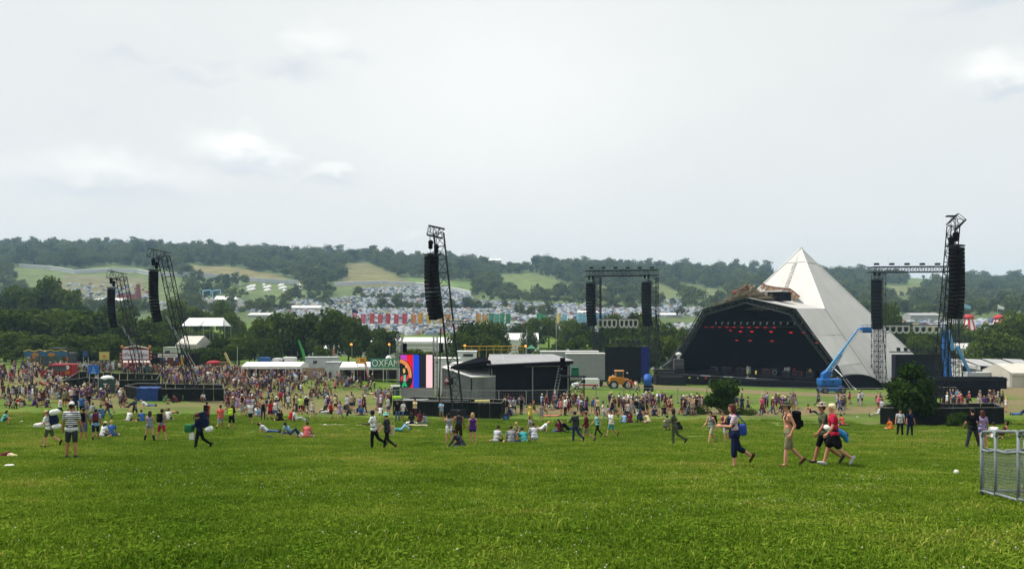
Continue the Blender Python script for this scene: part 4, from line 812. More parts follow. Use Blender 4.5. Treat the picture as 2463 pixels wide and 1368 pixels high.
# gear inside the middle enclosure: cases, crates, cable trunk
for i, (px, d, dm, c, lab) in enumerate([(1000, 85, (2.6, .9, 1.5), '#8d9092', 'pale equipment cases behind the middle hoarding, left side'), (1075, 84, (4.4, .7, 1.55), '#2c2f31', 'dark equipment rack behind the middle hoarding, centre'), (1160, 82.5, (1.5, .6, 1.62), '#b9b06a', 'pale yellow board lying on the middle hoarding, right side'), (955, 86, (.9, .6, 1.75), '#9ccf2a', 'lime green cover on the left corner of the middle hoarding')]):
    t = thing('equipment_case', lab, 'equipment', at(px, d)); put('body', rb_mesh('body', dm, .05, mat('case_' + c[1:], c, .6, .2)), t, (0, 0, dm[2] / 2))
    for k in range(3): MB().box((-dm[0] / 2 + dm[0] * (k + .5) / 3, -dm[1] / 2 - .02, dm[2] * .5), (dm[0] * .24, .03, dm[2] * .7)).build('panel', DARK, t)

# ---------------------------------------------------------------- black mixing tent with the grey lean-to
d = 103; fx0, fx1 = 1180, 1368; p = at(1275, d); ZB = p.z; t = thing('mixing_tent', 'large black mixing tent with a grey sheeted roof, right of the screen', 'tent', p); X = lambda x, dd=d: (x - CX) / F * dd - p.x; Z = lambda y, dd=d: zrow(y, dd) - ZB
ROOFG = mat('grey_roof_sheet', (.26, .26, .27), .45, .12, .6, bump=.3); TARP = mat('grey_tarpaulin', (.17, .18, .19), .7, .2, .8, bump=.4); BLK2 = mat('black_scrim', (.009, .010, .014), .95, .3, .7, spec=.04)
zr, ze = Z(853, 108), Z(872)
for k in range(5):
    a, b = X(1172) + (X(1380) - X(1172)) * k / 5, X(1172) + (X(1380) - X(1172)) * (k + 1) / 5; ra, rb = X(1178, 108) + (X(1330, 108) - X(1178, 108)) * k / 5, X(1178, 108) + (X(1330, 108) - X(1178, 108)) * (k + 1) / 5; e0, e1 = ze - .25 + .1 * k, ze - .25 + .1 * (k + 1)
    MB().prism([(a + .02, -.7, e0), (b - .02, -.7, e1), (rb - .02, 5, zr), (ra + .02, 5, zr)], (0, 0, .08)).build('roof_sheet', ROOFG, t); MB().prism([(ra + .02, 5.02, zr), (rb - .02, 5.02, zr), (b, 10.5, ze), (a, 10.5, ze)], (0, 0, .08)).build('roof_sheet', ROOFG, t); mb = MB(); mb.tube((a, -.72, e0 + .03), (ra, 5, zr + .1), .05, 4); mb.build('roof_batten', STEEL, t)
MB().prism([(X(1172), -.7, ze - .3), (X(1172), 10.5, ze), (X(1120), 10.5, Z(880)), (X(1082), 3, Z(893)), (X(1082), 1.5, Z(884)), (X(1150), 2, Z(862))], (0, 0, .08)).build('awning', BLACK, t)
MB().prism([(X(1082), 1.4, Z(893)), (X(1082), 1.4, Z(882)), (X(1150), 2.0, Z(860)), (X(1180), -.7, Z(866)), (X(1185), -.7, Z(884)), (X(1130), .6, Z(886))], (0, .06, 0)).build('awning_front', BLACK, t)
for k in range(2):
    xa, xb = (fx0, 1281) if k == 0 else (1281, fx1); MB().prism([(X(xa) + .05, 0, -.2), (X(xb) - .05, 0, -.2), (X(xb) - .05, 0, ze + (.0 if k == 0 else .2)), (X(xa) + .05, 0, ze - (.2 if k == 0 else .0))], (0, .1, 0)).build('wall_sheet', BLK2, t)
MB().box((X(fx1) + .06, 5, ze / 2), (.1, 10, ze)).build('side_wall', BLK2, t); MB().box((X(fx0) - .06, 5, ze / 2), (.1, 10, ze)).build('side_wall', BLK2, t)
MB().box((0, 10.4, ze / 2), (X(fx1) - X(fx0), .1, ze)).build('back_wall', BLK2, t); MB().prism([(X(1174), -.72, ze - .24), (X(1378), -.72, ze + .24), (X(1378), -.72, ze - .1), (X(1174), -.72, ze - .75)], (0, .04, 0)).build('valance', BLACK, t)
for x in (1183, 1281, 1366): beam(t, 'pole', (X(x), -.12, -.2), (X(x), -.12, ze - .3), .07, ALU)
beam(t, 'eave_rail', (X(1183), -.14, ze - .55), (X(1366), -.14, ze - .35), .06, ALU)
lean = thing('lean_to_tent', 'grey sheeted lean-to tent against the left side of the black mixing tent', 'tent', p)
MB().prism([(X(1062), 1, -.2), (X(1133), 0, -.2), (X(1133), 0, Z(908)), (X(1062), 1, Z(886))], (0, .08, 0)).build('wall_sheet', TARP, lean); MB().prism([(X(1134), 0, -.2), (X(1192), -.3, -.2), (X(1192), -.3, Z(906)), (X(1134), 0, Z(908))], (0, .08, 0)).build('wall_sheet', TARP, lean)
MB().prism([(X(1060), .9, Z(885)), (X(1133), -.2, Z(907)), (X(1192), -.4, Z(905)), (X(1180), 6, Z(884)), (X(1090), 6, Z(876))], (0, 0, .08)).build('roof_sheet', mat('pale_grey_sheet', (.62, .62, .61), .6, .08, .6), lean)
mb = MB()
for i in range(9): x = X(1136 + i * 6.5); mb.tube((x, -.02 - .04 * i, -.1), (x + .15 * math.sin(i), -.04 - .04 * i, Z(910)), .05 + .03 * (i % 2), 5)
mb.build('fold', TARP, lean); beam(lean, 'pole', (X(1134), -.15, -.2), (X(1134), -.15, Z(908)), .07, DARK); mb = MB(); mb.box((X(1062) + .9, .62, Z(918)), (1.0, .1, .75)); mb.build('window', BLACK, lean)
t2 = thing('warning_sign', 'red-edged triangular warning sign on a thin post by the lean-to tent', 'sign', at(1074, 99)); beam(t2, 'post', (0, 0, 0), (0, 0, 2.9), .05, mat('rusty_post', (.22, .10, .08))); tri = lambda s, y: [(-s, y, 2.85 - s * .1 + .0), (s, y, 2.85 - s * .1), (0, y, 2.85 + s * 1.62)]
MB().prism(tri(.44, -.06), (0, .03, 0)).build('rim', mat('sign_red', '#9c3030'), t2); MB().prism([(x * .62, -.075, 2.95 + (z - 2.85) * .62) for x, y, z in tri(.44, 0)], (0, .012, 0)).build('face', mat('sign_grey', (.5, .5, .48)), t2)
# scaffold tower and ladder at the right end of the tent
sc = thing('scaffold_tower', 'low black scaffold tower at the right end of the mixing tent', 'scaffold', at(1388, 100)); w = 1.75; top = 3.6
for sx in (-1, 1):
    for sy in (0, 1.6): beam(sc, 'upright', (sx * w / 2, sy, -.1), (sx * w / 2, sy, top), .05, DARK)
for z in (.35, 1.7, 3.0, 3.55):
    for sy in (0, 1.6): beam(sc, 'ledger', (-w / 2, sy, z), (w / 2, sy, z), .04, DARK)
for z0, z1, s in ((.35, 1.7, 1), (1.7, 3.0, -1), (.35, 1.7, -1), (1.7, 3.0, 1)): beam(sc, 'cross_brace', (-s * w / 2, 0, z0), (s * w / 2, 0, z1), .03, DARK)
MB().box((-.5, .8, 3.5), (3.2, 1.7, .15)).build('platform', DARK, sc); MB().box((.4, .8, .12), (1.4, 1.2, .12)).build('base_board', STEEL, sc)
for k in range(3): mb = MB(); mb.box((-1.7, .6, 4.0 + k * .75), (.6, .5, .5)); mb.build('speaker', BLACK, sc)
gb = thing('green_crate', 'green crate standing on the scaffold platform', 'crate', at(1384, 100) + Vector((0, .7, 3.6))); put('body', rb_mesh('body', (.9, .8, 1.0), .06, mat('green_plastic', '#1f6b4e')), gb, (0, 0, .5)); MB().box((0, -.43, .8), (.7, .05, .12)).build('handle', DARK, gb)
ld = thing('ladder', 'pale aluminium ladder leaning against the black tent wall', 'ladder', at(1340, 101.5))
for s in (-.22, .22): beam(ld, 'stile', (s - .5, 0, 0), (s + .5, 1.2, 4.6), .05, ALU)
for k in range(13): beam(ld, 'rung', (-.72 + k * .077, .09 * k + .05, .35 * k + .2), (-.28 + k * .077, .09 * k + .05, .35 * k + .2), .03, ALU)

# ---------------------------------------------------------------- striped video screen in its scaffold
d = 100; p = at(1002, d); X = lambda x: (x - CX) / F * d - p.x; Z = lambda y: zrow(y, d) - p.z
t = thing('led_screen', 'bright video screen showing coloured stripes and a round emblem', 'screen', p); y0, y1 = Z(932), Z(853)
def emis(n, c, e=.72): return mat(n, c, .4, 0, emit=e)
bars = [(963, 978.5, '#b03ab0'), (978.5, 993.5, '#d81022'), (993.5, 1008, '#1440d0'), (1008, 1025, '#14161e'), (1025, 1040, '#f2c4cc')]
MB().box(((X(962) + X(1042)) / 2, .14, (y0 + y1) / 2), (X(1042.5) - X(961.5), .16, y1 - y0 + .12)).build('housing', BLACK, t)
for i, (a, b, c) in enumerate(bars): MB().box(((X(a) + X(b)) / 2, .04, (y0 + y1) / 2), (X(b) - X(a), .03, y1 - y0)).build('stripe', emis('screen_' + c[1:], c), t)
def flat(name, poly, c, y): MB().prism([(x, y, z) for x, z in poly], (0, .006, 0)).build(name, emis('screen_' + c[1:], c), t)
def px_poly(pts): return [(X(a), Z(b)) for a, b in pts]
arcp = lambda cx_, cy_, rx, ry, a0, a1, n=16: [(cx_ + rx * math.cos(R(a0 + (a1 - a0) * i / n)), cy_ - ry * math.sin(R(a0 + (a1 - a0) * i / n))) for i in range(n + 1)]
flat('emblem_ground', px_poly([(963, 862)] + arcp(963, 905, 30, 42, 88, -40) + [(983, 931.6), (963, 931.6)]), '#17131a', .018)
flat('emblem_arc', px_poly(arcp(962, 903, 28, 39, 88, -8) + arcp(960, 903, 23, 31, -8, 88)), '#e0864a', .010)
for i in range(10):
    a = R(80 - i * 9); cx_, cy_ = 961 + 25.3 * math.cos(a), 903 - 35 * math.sin(a); MB().box((X(cx_), .006, Z(cy_)), (.045, .004, .16), 0).build('arc_tick', emis('screen_17131a', '#17131a'), t)
flat('figure', px_poly([(969, 888), (972, 885), (975, 890), (974, 896), (970, 897)]), '#d8b060', .006); flat('figure', px_poly([(971, 901), (976, 901), (976, 918), (972, 919), (970, 916)]), '#6fae8c', .006); flat('figure', px_poly([(966, 931), (969, 920), (976, 920), (980, 929), (974, 929), (973, 925), (971, 930)]), '#12a860', .004)
flat('figure', px_poly([(963.5, 905), (969, 902), (969, 912), (963.5, 917)]), '#c22a3a', .005); flat('figure', px_poly([(978, 903), (983, 900), (984, 908), (978, 917), (976, 914)]), '#b02e48', .005); flat('figure', px_poly([(975, 880), (977, 878), (978, 884), (976, 885)]), '#d8c080', .006)
MB().box(((X(962) + X(1042)) / 2, .14, (y0 + y1) / 2), (.01, .01, .01)).v
for x0, x1 in ((954, 964), (1041, 1050)):
    for x in (x0, x1):
        for yy in (.3, 1.5): beam(t, 'scaffold_upright', (X(x), yy, 0), (X(x), yy, Z(806)), .05, ALU)
    for k in range(13): beam(t, 'scaffold_ledger', (X(x0), .3, .5 + k * .6), (X(x1), .3, .5 + k * .6), .035, ALU); beam(t, 'scaffold_brace', (X(x0), .3, .5 + k * .6), (X(x1), .3, 1.1 + k * .6), .03, ALU)
for y in (822, 832, 840): beam(t, 'scaffold_beam', (X(958), .4, Z(y)), (X(1046), .4, Z(y)), .05, ALU)
for k in range(12): beam(t, 'scaffold_brace', (X(960 + k * 7), .4, Z(822)), (X(967 + k * 7), .4, Z(832)), .03, ALU)
for x in (974, 1061): MB().box((X(x), -.1, Z(836)), (.45, .5, 1.1)).build('small_speaker', BLACK, t)
MB().box(((X(963) + X(1042)) / 2, .5, Z(945)), (4.0, .5, 1.1)).build('ballast_rack', mat('wire_cage', (.28, .29, .29), .6, .3, 12), t)
cab = thing('generator_cabinet', 'dark green cabinet with a white top at the left foot of the striped screen', 'cabinet', at(953, 99)); put('body', rb_mesh('body', (.75, .7, 2.2), .04, mat('dark_green_box', (.02, .05, .04))), cab, (0, 0, 1.1)); MB().box((-.1, 0, 2.3), (1.1, .9, .14)).build('lid', WHITE, cab)

# ---------------------------------------------------------------- mesh fence across the front of the stage field
fl = [(905, 92), (950, 96), (1000, 98), (1075, 97), (1135, 97.5), (1200, 98), (1266, 98), (1316, 99), (1366, 99.5), (1434, 101), (1500, 102), (1565, 103), (1630, 104), (1700, 105), (1765, 105), (1840, 106), (1908, 106.5), (1972, 107), (2045, 107), (2110, 107), (2175, 107.5), (2240, 108), (2300, 108)]
mf = thing('mesh_fence', 'run of galvanised mesh fence panels crossing the field before the stage', 'fence', at(*fl[0])); o0 = mf.location.copy(); FM = mat('fence_tube', (.26, .28, .29), .5, .1, 4)
for i, (a, b) in enumerate(zip(fl, fl[1:])):
    p, q = at(*a) - o0, at(*b) - o0; p, q = p + (q - p) * .01, q - (q - p) * .01; mb = MB(); up = Vector((0, 0, 1.95)); lo = Vector((0, 0, .12)); r_ = .028
    mb.path([p + lo, p + up, q + up, q + lo, p + lo], r_, 5); fr = mb.build('fence_panel', FM, mf); mb = MB()
    for k in range(1, 12): c = p + (q - p) * (k / 12); mb.tube(c + lo, c + up, .004, 3, caps=False)
    for k in range(1, 5): mb.tube(p + lo + (up - lo) * k / 5, q + lo + (up - lo) * k / 5, .004, 3, caps=False)
    kind(mb.build('wire', FM, fr), 'stuff'); MB().box(p + Vector((0, 0, .06)), (.25, .6, .12)).build('foot_block', mat('fence_foot', (.05, .05, .05)), fr)

# ---------------------------------------------------------------- foreground crowd barrier
cb = thing('crowd_barrier', 'grey steel pen barrier with wire mesh at the right edge of the foreground', 'barrier', at(2360, 13.4)); o0 = cb.location.copy(); GT = mat('galv_barrier', (.17, .20, .205), .55, .22, 9, spec=.4)
def pb(px, d): v = at(px, d) - o0; return v
front = [pb(2361, 13.4), pb(2395, 12.75), pb(2450, 11.7), pb(2535, 10.3)]; back = [pb(2361, 13.4) + Vector((.04, .05, 0)), pb(2465, 13.55), pb(2600, 13.6)]
def rail_bend(p, q, h, r_): # a rail with rounded ends into the uprights
    d_ = (q - p).normalized(); u = Vector((0, 0, h)); return [p + u - Vector((0, 0, .07)), p + u - Vector((0, 0, .02)) + d_ * .02, p + u + d_ * .08, q + u - d_ * .08, q + u - Vector((0, 0, .02)) - d_ * .02, q + u - Vector((0, 0, .07))]
for line, sidew in ((front, True), (back, True)):
    for i, (p, q) in enumerate(zip(line, line[1:])):
        dz = (q - p); e = dz.normalized() * .03; a, b = p + e, q - e
        mb = MB(); mb.path(rail_bend(a, b, 1.06, .024), .024, 8); mb.build('top_rail', GT, cb, True); mb = MB(); mb.path([a + Vector((0, 0, .77)), a + (b - a) * .5 + Vector((0, 0, .745)), b + Vector((0, 0, .77))], .022, 8); mb.build('middle_rail', GT, cb, True); mb = MB(); mb.tube(a + Vector((0, 0, .11)), b + Vector((0, 0, .09)), .024, 8); mb.build('bottom_rail', GT, cb, True)
        mb = MB(); n = int((b - a).length / .05)
        for k in range(1, n): c = a + (b - a) * (k / n); mb.tube(c + Vector((0, 0, .11)), c + Vector((0, .003 * math.sin(k), .77)), .0022, 4, caps=False)
        for k in range(1, 14): mb.path([a + (b - a) * s_ + Vector((0, 0, .11 + k * .047 - .012 * math.sin(s_ * math.pi))) for s_ in (0, .5, 1)], .0022, 4)
        kind(mb.build('wire_mesh', mat('barrier_wire', (.20, .23, .21), .6, .1), cb), 'stuff')
        for pt in (p, q) if i == len(line) - 2 else (p,):
            mb = MB(); mb.tube(pt + Vector((0, 0, -.06)), pt + Vector((0, 0, 1.05)), .026, 8); mb.build('upright', GT, cb, True)
bl = thing('lump', 'small white football lying on the grass left of the pen barrier', 'ball', ground(2300, 1143)); mb = MB(); mb.ball((0, 0, .08), .062, 16, 10); mb.build('skin', mat('ball_white', (.62, .62, .56), .5, .25, 25), bl, True)  # white object of unknown kind, shaped as a small patched ball
mb = MB()
for k in range(7): a = k * 2.4; b_ = -.6 + k * .28; mb.ball((.057 * math.cos(a) * math.cos(b_), .057 * math.sin(a) * math.cos(b_), .08 + .057 * math.sin(b_)), .015, 6, 4)
mb.build('patch', mat('ball_patch', (.30, .31, .28)), bl)
# ---------------------------------------------------------------- stalls, signs and vehicles along the back of the field
def sign_board(t, txt, w, h, z, y, bg, fg, size, sx=1.0, dx=0.0):
    MB().box((dx, y, z), (w, .1, h)).build('sign_board', bg, t); o = put('lettering', text_mesh('lettering', txt, size, fg, .01), t); o.location = (dx, y - .075, z - size * .04); o.rotation_euler = (R(90), 0, 0); o.scale = (sx, 1, 1); return o
d = 137; p = at(927, d); t = thing('charity_sign', 'long green and blue sign reading OXFAM on the stall roof', 'sign', p); X = lambda x: (x - CX) / F * d - p.x; Z = lambda y: zrow(y, d) - p.z
OXG = bpy.data.materials.new('oxfam_green'); OXG.use_nodes = True; nt = OXG.node_tree; tc = nt.nodes.new('ShaderNodeTexCoord'); sp = nt.nodes.new('ShaderNodeSeparateXYZ'); nt.links.new(tc.outputs['Generated'], sp.inputs[0]); rp = nt.nodes.new('ShaderNodeValToRGB'); nt.links.new(sp.outputs[0], rp.inputs[0]); e = rp.color_ramp.elements; e[0].color = C('#3a86ad') + (1,); e[0].position = .0; e[1].color = C('#2f7d58') + (1,); e[1].position = .16; nt.links.new(rp.outputs[0], nt.nodes['Principled BSDF'].inputs['Base Color'])
sign_board(t, 'OXFAM', X(966) - X(893), Z(862) - Z(884), Z(873), 0, OXG, mat('sign_white', (.8, .8, .78), .6, 0), 1.42, 1.02, .05).scale = (.94, 1.15, 1)
for x in (896, 930, 962): beam(t, 'leg', (X(x), .12, 0), (X(x), .12, Z(862)), .06, STEEL)
b2 = thing('white_globe', 'white globe standing behind the OXFAM sign', 'globe', at(935, 141)); mb = MB(); mb.ball((0, 0, zrow(863, 141) - b2.location.z), (.55, .55, .62), 12, 8); mb.build('ball', WHITE, b2, True); beam(b2, 'post', (0, 0, 0), (0, 0, zrow(863, 141) - b2.location.z), .05, STEEL)
fb = thing('feather_banner', 'red slanted feather banner with pale lettering strip beside the OXFAM stall', 'banner', at(885, 136)); mb = MB(); mb.prism([(-.1, 0, .6), (.28, 0, .6), (-.25, 0, 3.2), (-.55, 0, 3.3)], (0, .05, 0)); mb.build('cloth', mat('banner_red', '#b3342e'), fb); MB().prism([(.02, -.02, 1.0), (.14, -.02, 1.0), (-.28, -.02, 2.9), (-.42, -.02, 2.9)], (0, .01, 0)).build('lettering_strip', WHITE, fb); beam(fb, 'pole', (-.1, .04, 0), (-.5, .04, 3.4), .04, DARK)
# yellow stall sign
p = at(868, 139); t = thing('yellow_sign', 'yellow roof sign with red and white marks left of the OXFAM sign', 'sign', p); MB().box((0, 0, zrow(867, 139) - p.z), (1.75, .1, .95)).build('board', mat('sign_yellow', '#d49a1a'), t)
for i, (x, c) in enumerate(((-.45, 'w'), (0, 'r'), (.3, 'r'), (.6, 'r'))): o = put('mark', text_mesh('mark', 'O1Fr'[i], .75, mat('sign_white', (.8, .8, .78)) if c == 'w' else mat('sign_red', '#9c3030'), .01), t, (x, -.08, zrow(867, 139) - p.z)); o.rotation_euler = (R(90), 0, 0)
beam(t, 'leg', (-.6, .1, 0), (-.6, .1, zrow(867, 139) - p.z), .05, STEEL); beam(t, 'leg', (.6, .1, 0), (.6, .1, zrow(867, 139) - p.z), .05, STEEL)
# brown screen fence, grey cabins
def panels(name, label, cat, x0, x1, yt, yb, d, m_, n, thick=.1, group=None):
    p = at((x0 + x1) / 2, d); t = thing(name, label, cat, p, 0, group); w = (x1 - x0) / F * d; h = zrow(yt, d) - p.z
    for i in range(n): MB().box((-w / 2 + w * (i + .5) / n, 0, h / 2 - .1), (w / n - .03, thick, h + .2 - .02 * (i % 3))).build('panel', m_, t)
    for i in range(n + 1): beam(t, 'post', (-w / 2 + w * i / n, .1, -.1), (-w / 2 + w * i / n, .1, h), .05, STEEL)
    return t
panels('screen_fence', 'tan cloth-covered fence between the stall tent and the grey cabin', 'fence', 727, 781, 884, 908, 140, mat('tan_cloth', (.30, .22, .155), .9, .2, 1), 4)
panels('screen_fence', 'low brown fence behind the crowd left of the long stall tent', 'fence', 470, 582, 879, 893, 152, mat('brown_cloth', (.24, .19, .14), .9, .2, 1), 8)
def cabin(label, x0, x1, yt, yb, d, m_, win=(), door=None, depth=2.6, group=None, name='cabin', cat='cabin'):
    p = at((x0 + x1) / 2, d); zb = max(0, zrow(yb, d) - p.z) if yb else 0; t = thing(name, label, cat, p, 0, group); X = lambda x: (x - CX) / F * d - p.x; h = zrow(yt, d) - p.z; w = X(x1) - X(x0); n = max(2, int(w / 1.2))
    MB().box((0, depth / 2 + .06, (zb + h) / 2), (w, depth, h - zb)).build('body', m_, t)
    for i in range(n): MB().box((-w / 2 + w * (i + .5) / n, .03, (zb + h) / 2), (w / n - .05, .05, h - zb - .1)).build('panel', m_, t)
    MB().box((0, depth / 2, h + .05), (w + .2, depth + .3, .12)).build('roof', m_, t)
    for (a, b, c, e) in win:
        f_ = MB().box(((X(a) + X(b)) / 2, -.03, (zrow(c, d) + zrow(e, d)) / 2 - p.z), (X(b) - X(a), .06, zrow(c, d) - zrow(e, d))).build('window', mat('window_frame', (.55, .55, .55)), t); MB().box(((X(a) + X(b)) / 2, -.065, (zrow(c, d) + zrow(e, d)) / 2 - p.z), ((X(b) - X(a)) * .84, .02, (zrow(c, d) - zrow(e, d)) * .8)).build('pane', mat('dark_glass', (.03, .035, .04), .15, .1), f_)
    if door: a, b, c, e = door; MB().box(((X(a) + X(b)) / 2, -.03, (zrow(c, d) + zrow(e, d)) / 2 - p.z), (X(b) - X(a), .06, zrow(c, d) - zrow(e, d))).build('door', mat('dark_door', (.03, .03, .035)), t)
    return t
CABG = mat('cabin_grey', (.42, .45, .46), .6, .1, 1); CABW = mat('cabin_white', (.66, .67, .66), .6, .1, 1)
cabin('grey steel cabin with vertical panels between the tan fence and the stall tent', 783, 816, 872, None, 140, CABG)
cabin('pale grey cabin with two dark windows behind the tan fence', 734, 809, 860, None, 150, CABG, [(752, 764, 866, 875), (789, 798, 866, 871)])
cabin('white steel cabin with a pink notice right of the striped screen', 1043, 1070, 862, None, 125, CABW, [(1047, 1055, 868, 874)])
cabin('pale cabin with a wide window behind the mixing tent roof', 1098, 1145, 846, None, 128, CABW, [(1112, 1140, 850, 858)])
w_ = cabin('long white cabin wall with faint lettering Wa left of the mixing tent', 1055, 1104, 863, None, 118, CABW); o = put('lettering', text_mesh('lettering', 'Wa', .62, DARK, .01), w_, (.1, -.03, zrow(873, 118) - w_.location.z)); o.rotation_euler = (R(90), 0, 0)
cabin('white cabin wall with one dark doorway behind the right-hand enclosure', 2335, 2442, 897, None, 158, CABG, door=(2390, 2411, 900, 916))
cabin('green-stained cabin left of the coffee stall', 118, 150, 838, None, 172, mat('dark_green_cabin', (.05, .07, .06)))
# open-fronted sheds with tilted roofs at far right
for i, (a, b) in enumerate(((2306, 2350), (2350, 2400), (2400, 2450), (2450, 2500))):
    dd = 176; p = at((a + b) / 2, dd); t = thing('open_shed', f'open-fronted shed with a pale tilted roof, {ORD[i]} from the left at the right edge', 'shed', p, 0, 'row of pale-roofed sheds'); w = (b - a) / F * dd; h = zrow(876, dd) - p.z; MB().prism([(-w / 2, -1, h - .3), (w / 2 - .3, -1, h - .5), (w / 2 - .8, 5, h + .7), (-w / 2 - .5, 5, h + .9)], (0, 0, .12)).build('roof', mat('shed_roof', (.34, .34, .34), .7, .1), t); MB().box((0, 4, h / 2), (w - .4, .1, h)).build('back_wall', mat('shed_dark', (.03, .035, .05)), t); [beam(t, 'post', (x, -.8, 0), (x, -.8, h - .4), .1, CABW) for x in (-w / 2 + .2, w / 2 - .5)]; MB().box((-w / 2 + .1, 1.5, h / 2), (.1, 5, h)).build('side_wall', CABW, t)
# trailers left of the stage
for lab, x0, x1, yt, yb, d, c in (('long grey-white trailer behind the mixing tent', 1300, 1440, 846, 884, 150, (.30, .31, .32)), ('white trailer with a bright roof edge left of the truss tower', 1362, 1455, 851, 886, 146, (.24, .25, .265))):
    p = at((x0 + x1) / 2, d); t = thing('trailer', lab, 'trailer', p, 0, 'white trailers beside the stage'); w = (x1 - x0) / F * d; h = zrow(yt, d) - p.z; b_ = 1.1; n = 6
    for i in range(n): MB().box((-w / 2 + w * (i + .5) / n, 0, (b_ + h) / 2), (w / n - .02, .1, h - b_)).build('side_panel', mat('trailer_%02d' % int(c[0] * 100), c, .5, .08, 1), t)
    MB().box((0, 1.3, (b_ + h) / 2), (w - .05, 2.4, h - b_ - .02)).build('body', mat('trailer_%02d' % int(c[0] * 100), c), t); MB().box((0, 1.2, h + .06), (w + .1, 2.7, .16)).build('roof_edge', WHITE, t)
    for x in (-w * .36, -w * .28, w * .3, w * .38): mb = MB(); mb.tube((x, -.05, .5), (x, .35, .5), .5, 14); mb.build('wheel', DARK, t)

# ---------------------------------------------------------------- coffee stall
d = 150; p = at(327, d); X = lambda x: (x - CX) / F * d - p.x; Z = lambda y: zrow(y, d) - p.z; MAR = mat('maroon_board', '#7a1f2e', .7, .15, 1)
t = thing('coffee_stall', 'tall maroon stall with a big pale sign reading Coffee & Cake', 'stall', p)
MB().box((0, 1.6, Z(872) / 2), (X(362) - X(293), 3, Z(872))).build('body', MAR, t); MB().box((0, 0, (Z(837) + Z(873)) / 2), (X(361) - X(294), .16, Z(837) - Z(873))).build('sign_frame', MAR, t)
o = sign_board(t, 'Coffee & Cake', X(360) - X(297), Z(841) - Z(863), Z(852), -.14, mat('sign_pale', '#c9ccd6', .6, .05), mat('sign_text_red', '#8a3040', .7, 0), 1.0, .86); o.location.x -= .35
mb = MB(); mb.path([(X(297), -.1, Z(837)), (X(327), -.1, Z(831)), (X(361), -.1, Z(838))], .09); mb.build('gable_trim', mat('gable_cream', (.6, .55, .42)), t)
for i, (a, b) in enumerate(((297, 308), (312, 317), (322, 333), (338, 352), (354, 362))): MB().box(((X(a) + X(b)) / 2, -.12, Z(869)), (X(b) - X(a), .1, .38)).build('lit_panel', mat('menu_glow', (1, .97, .88), .6, 0, emit=.35), t)
MB().box((0, -.5, Z(874)), (X(362) - X(294), 1.0, .12)).build('awning', mat('awning_red', '#8e1f28'), t); MB().box((0, -.2, .55), (X(360) - X(296), .5, 1.1)).build('counter', mat('counter_blue', '#2d6c7d'), t)
for x in (294, 361): mb = MB(); mb.ball((X(x), -.05, Z(834)), .28, 10, 7); mb.build('ball_finial', mat('finial_orange', '#b5703a'), t); beam(t, 'corner_post', (X(x), -.1, 0), (X(x), -.1, Z(837)), .09, MAR)
for i in range(6): MB().box((X(291 if i % 2 else 364), -.16, Z(846 + i * 4)), (.34, .08, .3)).build('side_bulb_box', mat('bulb_box', '#b98b6a'), t)
# black food stall
p = at(412, d); X = lambda x: (x - CX) / F * d - p.x; t = thing('food_stall', 'black food stall with a white name board, round signs and a yellow poster', 'stall', p)
MB().box((0, 1.6, Z(850) / 2), (X(468) - X(364), 3, Z(850))).build('body', mat('stall_black', (.010, .009, .010), .95, .2, spec=.05), t); MB().box((X(412), -.05, Z(868) / 2 + 1.0), (X(440) - X(385), .06, 1.9)).build('opening', mat('stall_inside', (.05, .03, .025)), t)
sb = sign_board(t, 'Real Burritos and Fajitas', X(427) - X(380), .62, Z(855), -.12, mat('sign_pale2', '#d0c9c6', .6, .05), mat('sign_text_dark', '#3a1e1e', .7, 0), .36, .86, X(404)); sb.rotation_euler = (R(90), R(-1.5), 0)
MB().box((X(438), -.12, Z(871)), (X(444) - X(433), .06, 1.6)).build('yellow_poster', mat('poster_yellow', '#c79a20', .7, .3, 3), t); MB().box((X(439), -.1, Z(856.5)), (.5, .05, .42), .2).build('white_card', WHITE, t)
for x, y, c in ((394, 863, '#3a5f9a'), (409, 864, '#6b3a30'), (427, 866, '#3b4a86'), (372, 857, '#54383c'), (457, 866, '#7a2f2f'), (453, 861, '#5a2426')): mb = MB(); mb.tube((X(x), -.1, Z(y)), (X(x), -.04, Z(y)), .3, 14); mb.build('round_sign', mat('round_' + c[1:], c), t)
for x, y in ((401, 862), (420, 863)): MB().box((X(x), -.13, Z(y)), (.3, .04, .55), 0).build('hanging_sign', mat('sign_pale2', '#d0c9c6'), t)
for x in (404, 414, 430): mb = MB(); mb.ball((X(x), -.12, Z(872 if x != 404 else 866)), (.3, .08, .14), 8, 5); mb.build('red_bunting', mat('bunting_red', '#8e2326'), t)
MB().box((X(409), -.35, .55), (X(430) - X(390), .5, 1.1)).build('counter', mat('counter_red', '#6e2326'), t)
cabin('pale green cabin with a dark window standing behind the black food stall', 392, 421, 836, None, 162, mat('pale_green_cabin', (.42, .46, .38)), [(396, 410, 842, 850)])
